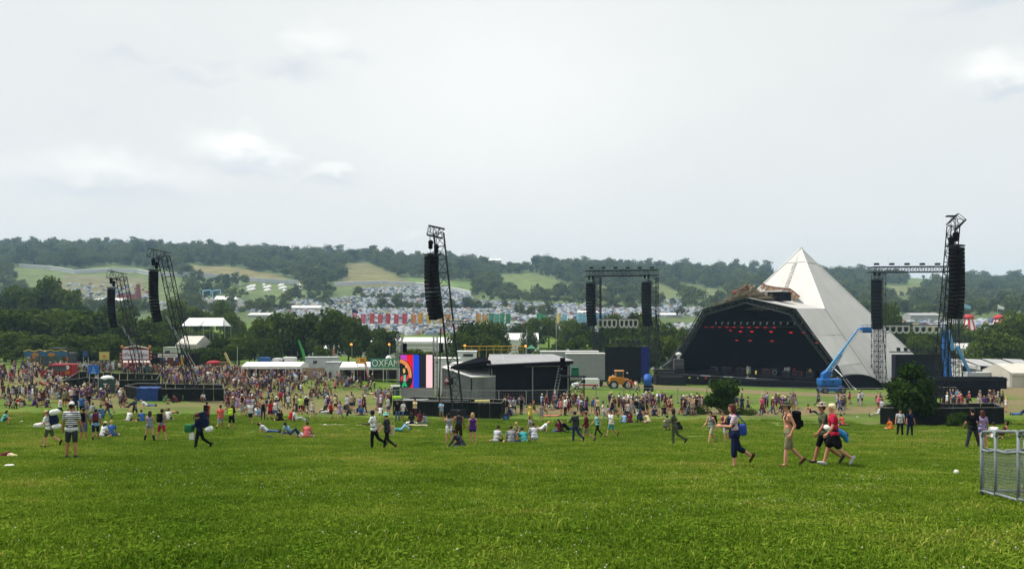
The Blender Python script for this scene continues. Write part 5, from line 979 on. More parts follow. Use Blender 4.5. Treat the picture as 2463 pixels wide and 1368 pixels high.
# other stall signs on the left
for lab, px, y0, y1, w, d_, c, fr in (('pale yellow framed sign with an orange blot left of the coffee stall', 251, 845, 866, 26, 152, '#b8b06a', '#7f7a3a'), ('blue framed board on the dark stall left of the yellow sign', 206, 842, 858, 14, 153, '#27406b', '#1c2740'), ('white upright board with black letters below the yellow sign', 272, 868, 890, 8, 149, '#b9bcc0', '#5a5c60')):
    p = at(px, d_); t = thing('sign_board', lab, 'sign', p); z0, z1 = zrow(y0, d_) - p.z, zrow(y1, d_) - p.z; wm = w / F * d_; MB().box((0, 0, (z0 + z1) / 2), (wm, .1, z0 - z1)).build('frame', mat('frame_' + fr[1:], fr), t); MB().box((0, -.06, (z0 + z1) / 2), (wm * .86, .05, (z0 - z1) * .86)).build('face', mat('face_' + c[1:], c, .7, .1), t)
    if px == 251: mb = MB(); mb.ball((0, -.1, (z0 + z1) / 2 - .1), (.45, .03, .35), 10, 6); mb.build('blot', mat('blot_orange', '#b98430'), t)
    [beam(t, 'leg', (x, .08, 0), (x, .08, z0), .05, STEEL) for x in (-wm / 2 + .1, wm / 2 - .1)]
panels('low_stall', 'low green-roofed stall behind the crowd left of the coffee stall', 'stall', 218, 292, 868, 890, 156, mat('stall_green', (.06, .10, .08)), 5)
bs = thing('blue_sign', 'square blue sign with a pale symbol standing above the left-hand crowd', 'sign', at(225, 112)); p = bs.location; z0, z1 = zrow(877, 112) - p.z, zrow(899, 112) - p.z; MB().box((0, 0, (z0 + z1) / 2), (25 / F * 112, .08, z0 - z1)).build('board', mat('sign_blue', '#1a5cae', .5, .05), bs); [beam(bs, 'leg', (x, .06, 0), (x, .06, z0), .05, STEEL) for x in (-.6, .6)]
zc = (z0 + z1) / 2; mb = MB(); mb.ball((0, -.06, zc + .3), (.06, .02, .06), 8, 5); mb.path([(0, -.06, zc + .22), (0, -.06, zc + .02), (.12, -.06, zc + .0), (.17, -.06, zc - .12)], .03, 5)
for i in range(10): a, b = R(150 + i * 21), R(171 + i * 21); mb.tube((.15 * math.cos(a), -.06, zc + .02 + .15 * math.sin(a)), (.15 * math.cos(b), -.06, zc + .02 + .15 * math.sin(b)), .02, 4)
mb.build('wheelchair_symbol', mat('symbol_pale', '#8fc0e0'), bs); MB().box((0, -.055, zc - .3), (.55, .02, .07)).build('text_bar', mat('symbol_pale', '#8fc0e0'), bs); MB().box((0, -.055, zc - .45), (.7, .02, .07)).build('text_bar', mat('symbol_pale', '#8fc0e0'), bs)
tl = thing('toilet_cabin', 'small dark green cabin with a white roof in the left-hand crowd', 'cabin', at(258, 111)); p = tl.location; put('body', rb_mesh('body', (1.5, 1.4, 2.0), .06, mat('dark_green_box', (.02, .05, .04))), tl, (0, 0, 1.0)); mb = MB(); mb.ball((0, 0, 2.0), (.85, .8, .4), 14, 6); mb.build('roof', WHITE, tl, True); MB().box((.1, -.73, 1.3), (.5, .04, .12)).build('letter_bar', WHITE, tl); MB().box((.1, -.735, 1.05), (.14, .04, .4)).build('letter_stem', WHITE, tl)
# fairground carousel front with scalloped blue and gold canopy
d = 172; p = at(110, d); X = lambda x: (x - CX) / F * d - p.x; Z = lambda y: zrow(y, d) - p.z; t = thing('fairground_ride', 'fairground ride with a scalloped blue and gold canopy front at the far left', 'fairground ride', p); BLF = mat('fair_blue', '#2e557c', .6, .25, 2); GLD = mat('fair_gold', '#a08a34', .6, .25, 3)
n = 24; top = [(57 + 104 * i / n, 845 - 3.2 * abs(math.sin(i * math.pi / 6)) - (1.5 if i % 6 == 3 else 0)) for i in range(n + 1)]
for i in range(n): (a, ya), (b, yb) = top[i], top[i + 1]; MB().prism([(X(a), 0, Z(857)), (X(b), 0, Z(857)), (X(b), 0, Z(yb)), (X(a), 0, Z(ya))], (0, .12, 0)).build('scallop_panel', BLF, t)
mb = MB(); mb.path([(X(a), -.08, Z(y)) for a, y in top], .12, 5); mb.build('gold_rim', GLD, t)
for x in (86, 125): mb = MB(); mb.ball((X(x), -.15, Z(853)), (.8, .15, .45), 10, 6); mb.build('orange_boss', mat('fair_orange', '#9c6a2e'), t)
for x in (100, 143): MB().box((X(x), .8, Z(844)), (1.5, 1, .16)).build('white_roof_strip', WHITE, t)
for i in range(9): beam(t, 'pole', (X(58 + i * 12.8), .2, 0), (X(58 + i * 12.8), .2, Z(857)), .06, GLD)
mb = MB(); mb.tube((0, 4, 0), (0, 4, Z(850)), 4.0, 16); mb.build('centre_drum', mat('fair_dark', (.05, .055, .06), .8, .4, 1), t); MB().box((0, 3, .3), (X(160) - X(58), 6, .6)).build('platform', mat('fair_floor', (.06, .05, .05)), t)
for i in range(8): mb = MB(); mb.ball((X(64 + i * 12.5), .9, 1.5), (.8, .4, .5), 8, 5); mb.ball((X(64 + i * 12.5) - .75, .9, 2.1), (.28, .22, .4), 7, 5); mb.build('ride_seat', mat(f'seat_{i%3}', ['#6a6f60', '#7c4a34', '#4d6672'][i % 3]), t)

# ---------------------------------------------------------------- vehicles
def wheel(parent, x, y, z, r_, w, rim=None):
    mb = MB(); mb.tube((x, y, z), (x, y + w, z), r_, 16); o = mb.build('wheel', mat('tyre', (.02, .02, .02), .8, .2), parent); mb = MB(); mb.tube((x, y - .02, z), (x, y, z), r_ * .55, 12); mb.build('rim', rim or STEEL, o); return o
def van(label, p, L, Hh, Wd, body, rz=0.0, nose=.22, cat='van', stripe=None, name='parked_van'):
    """side profile pushed through its width, then glass, doors, lamps and wheels; nose to -x"""
    t = thing(name, label, cat, p, rz); g = .32; prof = [(-L / 2, g), (L / 2, g), (L / 2, Hh * .93), (L / 2 - .15, Hh), (-L / 2 + nose * L + .45, Hh), (-L / 2 + nose * L * .75, Hh * .62), (-L / 2 + .12, Hh * .52), (-L / 2, Hh * .42)]
    MB().prism([(x, -Wd / 2, z) for x, z in prof], (0, Wd, 0)).build('body', body, t, bevel=.05); gl = mat('vehicle_glass', (.03, .04, .05), .12, .1)
    MB().prism([(-L / 2 + nose * L * .8, -Wd / 2 - .012, Hh * .62), (-L / 2 + nose * L * 1.6, -Wd / 2 - .012, Hh * .62), (-L / 2 + nose * L * 1.6, -Wd / 2 - .012, Hh * .9), (-L / 2 + nose * L + .5, -Wd / 2 - .012, Hh * .9)], (0, .02, 0)).build('side_window', gl, t)
    q = Vector((-L / 2 + nose * L * .75, 0, Hh * .62)), Vector((-L / 2 + nose * L + .45, 0, Hh)); MB().prism([(q[0].x - .02, -Wd * .44, q[0].z + .05), (q[0].x - .02, Wd * .44, q[0].z + .05), (q[1].x - .05, Wd * .42, q[1].z - .05), (q[1].x - .05, -Wd * .42, q[1].z - .05)], (-.02, 0, .01)).build('windscreen', gl, t)
    MB().box((-L / 2 + nose * L * 1.2, -Wd / 2 - .012, Hh * .42), (nose * L * .85, .02, Hh * .34)).build('door', body, t); MB().box((L * .18, -Wd / 2 - .012, Hh * .5), (L * .36, .02, Hh * .5)).build('sliding_door', body, t)
    for s in (-1, 1): mb = MB(); mb.ball((-L / 2 + .03, s * Wd * .36, Hh * .38), (.05, .14, .09), 8, 5); mb.build('headlight', PALE, t)
    for x in (-L * .33, L * .32): wheel(t, x, -Wd / 2 - .03, .33, .34, .25); wheel(t, x, Wd / 2 - .2, .33, .34, .25)
    MB().box((-L / 2 - .04, 0, g + .1), (.12, Wd * .95, .2)).build('bumper', DARK, t)
    if stripe: MB().box((L * .1, -Wd / 2 - .024, Hh * .42), (L * .7, .02, Hh * .14)).build('stripe', stripe, t)
    return t
v = van('red food van with its side hatch open among the left-hand crowd', at(143, 131), 4.9, 2.3, 1.9, mat('van_red', '#8e1a22', .4, .1), 0); MB().box((.5, -1.02, 1.55), (2.3, .03, .8)).build('hatch_opening', mat('hatch_dark', (.10, .13, .13)), v); MB().box((.5, -1.4, 2.1), (2.4, .8, .06)).build('hatch_flap', mat('van_red', '#8e1a22'), v); mb = MB(); mb.ball((1.75, -1.0, 1.75), (.36, .04, .36), 12, 6); mb.build('round_badge', WHITE, v); MB().box((1.8, -1.0, .95), (.75, .04, .5)).build('orange_panel', mat('panel_orange', '#b86a1c'), v)
v = van('white car with a red chequered side panel left of the video screen stand', at(1408, 135), 4.4, 1.75, 1.8, mat('car_white', (.65, .65, .65), .35, .05), 0, .3, 'car', mat('stripe_red', '#b23a34'), 'parked_car')
van('white ice-cream-type van behind the long stall tent roof', at(688, 150), 3.6, 3.4, 1.9, CABW, 0, .3); van('white van beside the blue trailer behind the long stall tent', at(660, 151), 2.4, 3.1, 1.9, CABW, 0, .3)
tb_ = thing('blue_trailer', 'blue boxed trailer behind the long stall tent', 'trailer', at(632, 152)); MB().box((0, 1, 2.1), (1.9, 2, 2.0)).build('body', mat('trailer_blue', '#2c5a96', .6, .2), tb_); MB().box((0, -.05, 1.0), (2.4, .2, .35)).build('red_sill', mat('sill_red', '#9c2c2c'), tb_); wheel(tb_, -.5, -.1, .4, .4, .25); wheel(tb_, .5, -.1, .4, .4, .25)
rb2 = thing('red_tarpaulin', 'low red covered mound behind the brown fence', 'tarpaulin', at(515, 158)); mb = MB(); mb.ball((0, 0, 1.6), (1.6, .9, .55), 12, 6); mb.build('cover', mat('cover_red', '#9c2a2e'), rb2, True); MB().box((0, 0, .6), (2.8, 1.4, 1.2)).build('load', DARK, rb2)
# green boom rising behind the stalls; cream digger arm
def boom(parent, name, a, b, w, m_, w1=None):
    a, b = Vector(a), Vector(b); d_ = (b - a).normalized(); u = Vector((0, 1, 0)); v_ = d_.cross(u).normalized(); w1 = w1 or w; P = []
    for q, k in ((a, w), (b, w1)): P += [q + u * k / 2 + v_ * k / 2, q - u * k / 2 + v_ * k / 2, q - u * k / 2 - v_ * k / 2, q + u * k / 2 - v_ * k / 2]
    return MB().add(P, [(0, 1, 2, 3), (7, 6, 5, 4), (0, 4, 5, 1), (1, 5, 6, 2), (2, 6, 7, 3), (3, 7, 4, 0)]).build(name, m_, parent, bevel=.03)
d = 152; p = at(735, d); t = thing('green_boom_lift', 'green telescopic boom rising from behind the stalls, against the dark trees', 'boom lift', p); G_ = mat('boom_green', '#2f8a3e', .5, .1); Z = lambda y: zrow(y, d) - p.z
boom(t, 'boom', (.2, 0, 1.6), (-.62, 0, Z(840)), .5, G_, .42); boom(t, 'inner_boom', (-.62, 0, Z(840) - .1), (-1.32, 0, Z(817)), .36, G_, .24); MB().box((.2, 0, 1.0), (2.6, 2.0, .9)).build('base', G_, t); [wheel(t, x, -1.1, .45, .45, .3) for x in (-.9, 1.1)]
t = thing('digger_arm', 'cream excavator with its arm raised behind the low brown fence', 'excavator', at(548, 158)); CR = mat('digger_cream', '#c9b27a', .6, .1); boom(t, 'arm', (.5, 0, 1.3), (-.55, 0, zrow(848, 158) - t.location.z), .42, CR, .34); MB().box((-.6, 0, 1.4), (1.6, 1.6, 1.1)).build('cab', mat('digger_tan', '#6a5536'), t); MB().box((-.2, 0, .35), (3.0, 2.0, .6)).build('track', DARK, t); boom(t, 'stick', (.6, 0, 1.2), (1.5, 0, .5), .2, CR)
# yellow wheel loader
p = at(1494, 139); t = thing('wheel_loader', 'yellow wheel loader parked in front of the blank screen left of the stage', 'loader', p); YL = mat('loader_yellow', '#b87812', .5, .15, 2)
MB().prism([(x, -1.1, z) for x, z in ((-2.0, .75), (-2.1, 1.2), (-1.9, 2.0), (-1.0, 2.05), (.4, 1.95), (.4, .8))], (0, 2.2, 0)).build('engine_hood', YL, t, bevel=.06); MB().prism([(x, -1.05, z) for x, z in ((.4, .85), (.4, 1.7), (1.2, 1.65), (1.7, 1.2), (1.6, .7))], (0, 2.1, 0)).build('front_frame', YL, t, bevel=.05)
MB().box((-.35, 0, 2.45), (1.25, 1.5, .95)).build('cab', mat('vehicle_glass', (.03, .04, .05), .12, .1), t); MB().box((-.35, 0, 3.0), (1.5, 1.7, .14)).build('cab_roof', mat('roof_orange', '#c98f5c'), t)
for x in (-.95, .25): [beam(t, 'cab_pillar', (x, y, 2.0), (x, y, 3.0), .05, YL) for y in (-.76, .76)]
for x in (-1.35, 1.0): [wheel(t, x, y, .72, .75, .5, mat('rim_pale', (.45, .45, .42))) for y in (-1.35, .85)]; mb = MB(); mb.path([(x - .85, -1.0, .9), (x - .6, -1.0, 1.45), (x, -1.0, 1.62), (x + .6, -1.0, 1.4)], .09, 5); mb.build('mudguard', YL, t)
boom(t, 'lift_arm', (.8, -.5, 1.55), (2.3, -.5, .75), .28, YL); boom(t, 'lift_arm', (.8, .5, 1.55), (2.3, .5, .75), .28, YL); MB().prism([(2.25, -1.3, .2), (3.0, -1.3, .15), (2.75, -1.3, .75), (2.4, -1.3, 1.25), (2.2, -1.3, .9)], (0, 2.6, 0)).build('bucket', mat('bucket_ochre', '#8a5a14'), t); MB().box((-2.15, 0, .95), (.25, 2.0, .7)).build('counterweight', DARK, t)
for x, c in ((-1.5, 'w'), (.9, 'w')): mb = MB(); mb.ball((x, -.9, 2.25 if x < 0 else 2.7), .12, 8, 6); mb.build('work_lamp', WHITE, t); beam(t, 'lamp_stalk', (x, -.9, 1.9), (x, -.9, 2.25 if x < 0 else 2.7), .03, DARK)
# blue boom lift before the stage
d = 133; p = at(1992, d); X = lambda x: (x - CX) / F * d - p.x; Z = lambda y: zrow(y, d) - p.z; BL = mat('lift_blue', '#165a9e', .5, .12, 2); BL2 = mat('lift_pale_blue', '#5a93c2', .5, .1)
t = thing('boom_lift', 'bright blue boom lift with its long arm reaching up to the right before the stage', 'boom lift', p)
put('chassis', rb_mesh('chassis', (3.4, 2.4, .8), .1, BL), t, (.5, .2, .75)); put('turret', rb_mesh('turret', (3.3, 2.2, 1.05), .14, BL), t, (.15, 0, Z(918))); MB().prism([(X(1976), -.7, Z(911)), (X(1988), -.7, Z(911)), (X(1993), -.7, Z(895)), (X(1988), -.7, Z(890)), (X(1977), -.7, Z(898))], (0, 1.4, 0)).build('knuckle', BL, t, bevel=.06)
A, B_ = Vector((X(1984), 0, Z(900))), Vector((X(2068), 0, Z(786))); boom(t, 'boom', A, A + (B_ - A) * .52, .46, BL2, .42); boom(t, 'inner_boom', A + (B_ - A) * .5, A + (B_ - A) * .97, .32, BL2, .24); boom(t, 'lower_boom', A + Vector((.5, .1, -.5)), A + (B_ - A) * .45 + Vector((.3, .1, -.3)), .3, BL, .24); mb = MB(); mb.tube(A + (B_ - A) * .1 + Vector((.35, -.35, -.25)), A + (B_ - A) * .96 + Vector((.2, -.2, -.12)), .06, 6); mb.build('hose', STEEL, t)
bk = put('basket', rb_mesh('basket', (1.5, 1.2, .5), .05, BL), t, (X(2082), 0, Z(791))); MB().box((0, -.62, -.15), (1.5, .06, .9)).build('basket_panel', BL, bk); MB().box((.05, 0, -.42), (1.75, 1.3, .1)).build('basket_floor', DARK, bk); mb = MB()
for x in (-.72, 0, .72): mb.tube((x, -.58, .2), (x, -.58, .62), .03, 5)
mb.path([(-.72, -.58, .62), (.72, -.58, .62), (.72, .58, .62), (-.72, .58, .62), (-.72, -.58, .62)], .03, 5); mb.build('basket_rail', BL, bk)
for x, y in ((-.9, 0), (-.9, 1), (1.9, 0), (1.9, 1)): wheel(t, x, -1.25 if y == 0 else 1.0, .5, .52, .4, mat('rim_dark', (.12, .12, .13)))
for x in (-1.0, .3): MB().box((x, -1.12, Z(917)), (.35, .04, .2)).build('vent', DARK, t)
# second, folded blue lift behind the right mast
d = 150; p = at(2285, d); X = lambda x: (x - CX) / F * d - p.x; Z = lambda y: zrow(y, d) - p.z; t = thing('folded_boom_lift', 'blue boom lift folded into an upright V behind the right-hand mast', 'boom lift', p)
boom(t, 'lower_boom', (X(2281), 0, 1.6), (X(2271), 0, Z(797)), 1.05, BL, .9); boom(t, 'upper_boom', (X(2283), .6, Z(795)), (X(2297), .6, Z(842)), .7, BL2, .5); boom(t, 'fly_boom', (X(2304), .4, Z(833)), (X(2337), .4, Z(899)), .5, BL2, .4); MB().box((X(2284), 0, 1.1), (3.6, 2.4, 1.2)).build('base', BL, t); [wheel(t, X(x), -1.35, .5, .5, .4) for x in (2268, 2300)]; put('basket', rb_mesh('basket', (1.4, 1, .9), .05, CABG), t, (X(2338), .4, Z(900)))
# black staging beside the right-hand screen
p = at(2320, 146); t = thing('staging_block', 'long low black staging right of the round dark bush', 'staging', p); 
for i in range(9): MB().box((-6.2 + i * 1.5, 0, .95), (1.46, 3, 2.4)).build('panel', BLACK, t)
MB().box((0, 0, 1.75), (13.4, 3.2, .18)).build('top', DARK, t); [beam(t, 'rail', (-6 + i * 3, -1.4, 1.8), (-3 + i * 3, -1.4, 2.3), .05, DARK) for i in range(4)]; MB().box((4.4, -.3, 2.0), (3.2, .8, .3)).build('pale_tube', STEEL, t)
p = at(2325, 118); t = thing('black_screen_wall', 'black cloth wall behind the mesh fence at the right', 'wall', p); [MB().box((-5.6 + i * 1.6, 0, .75), (1.57, .1, 1.6)).build('panel', BLACK, t) for i in range(7)]
sp_ = thing('floor_speaker', 'black floor speaker standing alone on the track before the stage', 'speaker', at(1560, 132)); put('body', rb_mesh('body', (1.45, .8, .9), .05, CABM), sp_, (0, 0, .46)); MB().box((0, -.42, .46), (1.3, .04, .75)).build('grille', GRILLE, sp_)
bd = thing('blue_drum', 'blue plastic drum at the foot of the blank screen left of the stage', 'drum', at(1558, 158)); mb = MB(); mb.tube((0, 0, 0), (0, 0, 2.0), .75, 16); mb.ball((0, 0, 2.0), (.75, .75, .3), 16, 6); mb.build('body', mat('drum_blue', '#1f57a8', .5, .1), bd, True); mb = MB(); mb.tube((0, 0, 1.0), (0, 0, 1.1), .79, 16); mb.build('hoop', DARK, bd)
# stage-side kit between the left tower and the pyramid
for i, (px, d_, dm, c, lab) in enumerate([(1612, 168, (6, 2, 2.2), (.008, .008, .01), 'long black rack left of the stage mouth'), (1600, 169, (4.4, 2, 3.2), (.008, .008, .01), 'tall black flight cases left of the stage mouth'), (1632, 170, (2.0, 1.6, 5.4), (.05, .05, .055), 'grey wedge-shaped kit beside the stage arch')]):
    t = thing('stage_rack', lab, 'equipment', at(px, d_)); put('body', rb_mesh('body', dm, .08, mat(f'rack_{i}', c)), t, (0, 0, dm[2] / 2)); MB().box((0, -dm[1] / 2 - .03, dm[2] * .82), (dm[0] * .8, .06, .1)).build('pale_strip', mat('dull_strip', (.16, .16, .16)), t); MB().box((0, -dm[1] / 2 - .02, dm[2] * .4), (dm[0] * .9, .04, dm[2] * .5)).build('front', DARK, t)
hd = thing('white_hood', 'white rounded hood on top of the kit beside the stage arch', 'hood', at(1632, 170) + Vector((0, 0, 6.0))); mb = MB(); mb.ball((0, 0, .3), (.65, .5, .42), 12, 6); mb.build('hood', WHITE, hd, True); beam(hd, 'stem', (0, 0, -.7), (0, 0, .1), .3, PALE)

# lit street lamps, poles, yellow railing
ORANGE = mat('sodium_glow', (1.0, .26, .03), .5, 0, emit=2.6)
for i, (px, y, d) in enumerate(((845, 828, 205), (936, 828, 205), (1118, 831, 200), (1264, 832, 200))):
    p = at(px, d); h = zrow(y, d) - p.z; t = thing('street_lamp', f'street lamp glowing orange before the trees, {ORD[i]} from the left', 'street lamp', p, 0, 'lit orange street lamps'); beam(t, 'post', (.1, .3, 0), (.1, .3, h + .3), .06, STEEL); mb = MB(); mb.ball((0, 0, h), (.28, .22, .26), 10, 7); mb.build('bulb', ORANGE, t); MB().box((.05, .3, h + .42), (.7, .4, .1)).build('hood', DARK, t)
for i, (px, y, d, lab) in enumerate([(571, 832, 165, 'thin pale pole rising before the dark bushes, centre left'), (1338, 778, 190, 'tall pale pole right of the white tent roof'), (1349, 738, 300, 'tall lattice-topped pole in the far trees'), (1267, 790, 210, 'thin pole just left of the green awning'), (803, 838, 165, 'thin pole carrying a tattered orange flag')]):
    p = at(px, d); t = thing('pole', lab, 'pole', p); beam(t, 'shaft', (0, 0, 0), (0, 0, zrow(y, d) - p.z), .07, STEEL)
    if 'flag' in lab: MB().prism([(-.5, 0, zrow(y, d) - p.z), (.3, .1, zrow(y, d) - p.z - .2), (.1, 0, zrow(y, d) - p.z - 1.8), (-.35, 0, zrow(y, d) - p.z - 1.4)], (0, .04, 0)).build('cloth', mat('flag_rust', '#8a5238'), t)
    else: MB().box((.15, 0, zrow(y, d) - p.z + .05), (.5, .2, .12)).build('head', DARK, t)
p = at(1190, 170); t = thing('yellow_railing', 'yellow railing running along above the mixing tent roof', 'railing', p); zz = zrow(842, 170) - p.z; YR = mat('railing_yellow', '#a8862a')
for a, b in ((-6.2, 0), (0, 5.8)): beam(t, 'rail', (a, 0, zz + .8), (b, 0, zz + .8), .09, YR); beam(t, 'rail', (a, 0, zz + .1), (b, 0, zz + .1), .07, YR)
for k in range(9): beam(t, 'post', (-6.2 + k * 1.5, 0, 0), (-6.2 + k * 1.5, 0, zz + .85), .07, YR)
ga = thing('green_awning', 'small green canopy beside the white tent roof', 'canopy', at(1278, 205)); p = ga.location; z0 = zrow(829, 205) - p.z; mb = MB(); mb.tube((0, 0, z0 - .9), (0, 0, z0), 1.6, 4, .1); mb.build('roof', mat('awning_green', '#3f7a5c'), ga); [beam(ga, 'leg', (x, 0, 0), (x, 0, z0 - .9), .05, STEEL) for x in (-1.4, 1.4)]
# parked cars glimpsed as a pale glitter under the trees on the right of the mixing tent
for i in range(26):
    px = 1310 + (i * 61) % 350; d = 232 + (i * 37) % 40; p = at(px, d); z = zrow(803 + (i * 7) % 24, d); 
    if p.z > z: continue
    c = ['#c8cacc', '#7f8790', '#3c4654', '#d8d8d4', '#7c2f2f'][i % 5]; t = thing('far_tent', f'small {["white", "grey", "dark blue", "cream", "dull red"][i%5]} ridge tent glimpsed between the trees, {ORD[i]} left of the pyramid', 'tent', (p.x, d, p.z), i * .7, 'small tents glimpsed between the trees'); h = 2.4 + (i % 3) * .4
    MB().prism([(-1.6, -1.4, 0), (1.6, -1.4, 0), (0, -1.4, h)], (0, 2.8, 0)).build('canvas', mat('car_' + c[1:], c, .6), t)
# ---------------------------------------------------------------- the tree belt behind the field
TK = [tree_kit(300 + i, 11.0, [9.5, 10.5, 8.5, 11.5, 9.0, 10.0][i], 2900, .33, LEAF, [.24, .16, .28, .13, .20, .10][i]) for i in range(6)]
TW = [9.5, 10.5, 8.5, 11.5, 9.0, 10.0]
TREES = [ # x, row of the top, distance, crown width in pixels
 (110, 668, 330, 90), (60, 686, 325, 90), (160, 690, 325, 80), (-10, 700, 320, 90), (185, 720, 300, 70), (255, 726, 300, 60), (300, 735, 290, 70), (425, 716, 300, 80), (470, 735, 300, 70), (395, 735, 290, 60), (530, 715, 330, 55), (555, 742, 300, 70),
 (12, 742, 215, 120), (-60, 735, 215, 120), (70, 738, 222, 120), (125, 735, 226, 110), (185, 738, 220, 120), (240, 742, 222, 110), (295, 752, 215, 100), (345, 760, 220, 95), (395, 765, 230, 90), (30, 790, 190, 110), (95, 800, 188, 90), (165, 795, 186, 95), (235, 805, 184, 90), (285, 812, 182, 70), (355, 800, 190, 80), (418, 790, 205, 70),
 (480, 812, 192, 80), (530, 804, 190, 85), (575, 808, 196, 75), (600, 795, 205, 60), (625, 765, 210, 75), (655, 752, 214, 80), (700, 741, 216, 95), (748, 740, 218, 95), (795, 744, 214, 95), (838, 752, 212, 85), (868, 775, 214, 60), (640, 806, 200, 70), (770, 826, 190, 50),
 (912, 778, 225, 70), (935, 792, 220, 55), (905, 815, 208, 55), (1000, 836, 190, 90), (1040, 840, 192, 70), (1120, 765, 225, 80), (1160, 764, 228, 85), (1195, 772, 225, 70), (1145, 800, 205, 80), (1190, 815, 205, 60), (1100, 790, 215, 60),
 (1245, 772, 300, 55), (1282, 757, 300, 65), (1320, 762, 300, 60), (1365, 765, 290, 60), (1400, 772, 285, 60), (1275, 790, 250, 50), (1395, 800, 225, 60), (1345, 810, 235, 55), (1437, 790, 230, 65), (1480, 752, 255, 75), (1525, 748, 260, 80), (1568, 752, 255, 75), (1610, 768, 245, 70), (1645, 778, 240, 65), (1475, 815, 205, 70), (1525, 805, 205, 70), (1585, 800, 205, 75), (1640, 812, 203, 65), (1420, 830, 195, 55), (1672, 800, 215, 50), (1560, 832, 190, 55), (1245, 848, 180, 60), (1300, 838, 182, 40),
 (2132, 716, 250, 62), (2160, 752, 255, 60), (2205, 778, 245, 70), (2245, 790, 245, 65), (2300, 775, 260, 70), (2340, 790, 255, 60), (2200, 800, 215, 60), (2368, 770, 225, 75), (2412, 757, 225, 85), (2455, 750, 225, 80), (2500, 745, 225, 90), (2395, 800, 200, 85), (2445, 805, 200, 90), (2490, 800, 200, 90)] + [(x, 838 - (x * 7) % 13, 188 - (x * 3) % 9, 62) for x in (-20, 28, 70, 172, 196, 225, 262, 372, 385, 448, 478, 506, 540, 566)] + [(452, 787, 246, 62), (500, 789, 247, 66), (548, 790, 248, 60)] + [(2355, 818, 205, 60), (2280, 820, 215, 50)]
def where(px):
    for lim, nm in ((150, 'at the far left edge'), (330, 'behind the fairground ride'), (440, 'behind the coffee stall'), (600, 'around the white pavilion'), (735, 'left of the green boom'), (880, 'right of the green boom'), (1060, 'behind the OXFAM sign'), (1230, 'behind the mast and mixing tent'), (1420, 'by the white tent roof'), (1700, 'around the left truss tower'), (2330, 'behind the right truss tower')):
        if px < lim: return nm
    return 'at the far right edge'
cnt = {}; order = sorted(range(len(TREES)), key=lambda i: TREES[i][0]); rank = {}
for i in order:
    px, ty, d, wp = TREES[i]; row = 'far' if d > 270 else 'front' if d < 208 else 'tall'; k = (where(px), row); cnt[k] = cnt.get(k, 0) + 1; rank[i] = (k, cnt[k])
for i, (px, ty, d, wp) in enumerate(TREES):
    p = at(px, d); h = zrow(ty, d) - p.z; kit = i % 6; s = wp / F * d / TW[kit] * 1.12; sz = h / (11.0 * s); (wh, row), n = rank[i]
    adj = {'far': 'hazy green far-row tree', 'front': 'low dark front-row tree', 'tall': 'tall dense green tree'}[row]
    plant_tree(TK[kit], p, s, i * 1.9, f'{adj} {wh}' + (f', {ORD[n - 1]} from its left' if cnt[(wh, row)] > 1 else ''), 'trees of the belt behind the field', sz=sz)
ck = tree_kit(390, 9, 4.2, 2200, .26, LEAF, .1, cone=True); p = at(2327, 185); s = (zrow(834, 185) - p.z) / 9; plant_tree(ck, p, s, 0, 'small dark conifer before the white marquee at the right', 'trees of the belt behind the field', name='conifer')
# bushes standing on the field
def bush(label, px, d, ytop, wpx, n, leaf, seed, h=None, squat=.0, name='bush'):
    p = at(px, d); h = zrow(ytop, d) - p.z; w = wpx / F * d; r_ = np.random.default_rng(seed); lobes = []
    for k in range(12): a = r_.uniform(0, 6.28); z = h * r_.uniform(.2, .86); q = w * .36 * math.sqrt(r_.uniform(.1, 1)) * (1 - .5 * max(0, z / h - .5)); lobes.append((q * math.cos(a), q * math.sin(a), z, w * r_.uniform(.13, .22)))
    lobes.append((0, 0, h * .45, w * .33)); lobes.append((0, 0, h - w * .16, w * .17)); v, tone = crown_arrays(r_, lobes, n, leaf, .05); t = thing(name, label, 'bush', p)
    # stray sprays that break the outline
    v2, t2 = crown_arrays(r_, [(l[0] * 1.1, l[1] * 1.1, l[2] * 1.04, l[3] * 1.35) for l in lobes], n // 7, leaf * .9, .05); put('foliage', leaf_mesh('foliage', np.concatenate([v, v2]), np.concatenate([tone, t2]), LEAF_B), t)
    mb = MB(); [mb.tube((.1 * math.cos(k), .1 * math.sin(k), -.1), l[:3], .05, 5, .02) for k, l in enumerate(lobes[:9])]; o = mb.build('stem', BARK, t); return t
bush('dense round dark bush in front of the right-hand hoarding, behind the mast foot', 2188, 70.5, 872, 140, 7500, .15, 11)
bush('leafy bush with a ragged top standing before the stage deck', 1737, 86, 913, 92, 5200, .14, 12)
bush('small low round bush against the right-hand hoarding', 2303, 67.5, 994, 58, 3200, .07, 13)
for i, (px, d, yt, w) in enumerate(((1690, 85.5, 984, 60), (1760, 84.5, 984, 70), (1800, 84.5, 990, 60), (1660, 85, 992, 44))): bush(f'low nettle clump at the foot of the ragged bush, {ORD[i]} from the {"right" if False else "list of four around it"}' if False else ['low nettle clump left of the ragged bush', 'low nettle clump right under the ragged bush', 'low nettle clump right of the ragged bush', 'smallest nettle clump, far left of the ragged bush'][i], px, d, yt, w, 1300, .07, 20 + i, name='nettle_clump')
bush('strip of low weeds on the grass below the small round bush', 2330, 64, 1032, 70, 900, .06, 31, name='weeds'); bush('dark shrub growing behind the mixing tent roof', 1255, 122, 846, 42, 1500, .12, 32)
# ---------------------------------------------------------------- people: posed skeletons grown into single bodies
def rx(a): return Matrix.Rotation(R(a), 3, 'X')
def ry(a): return Matrix.Rotation(R(a), 3, 'Y')
def rzm(a): return Matrix.Rotation(R(a), 3, 'Z')
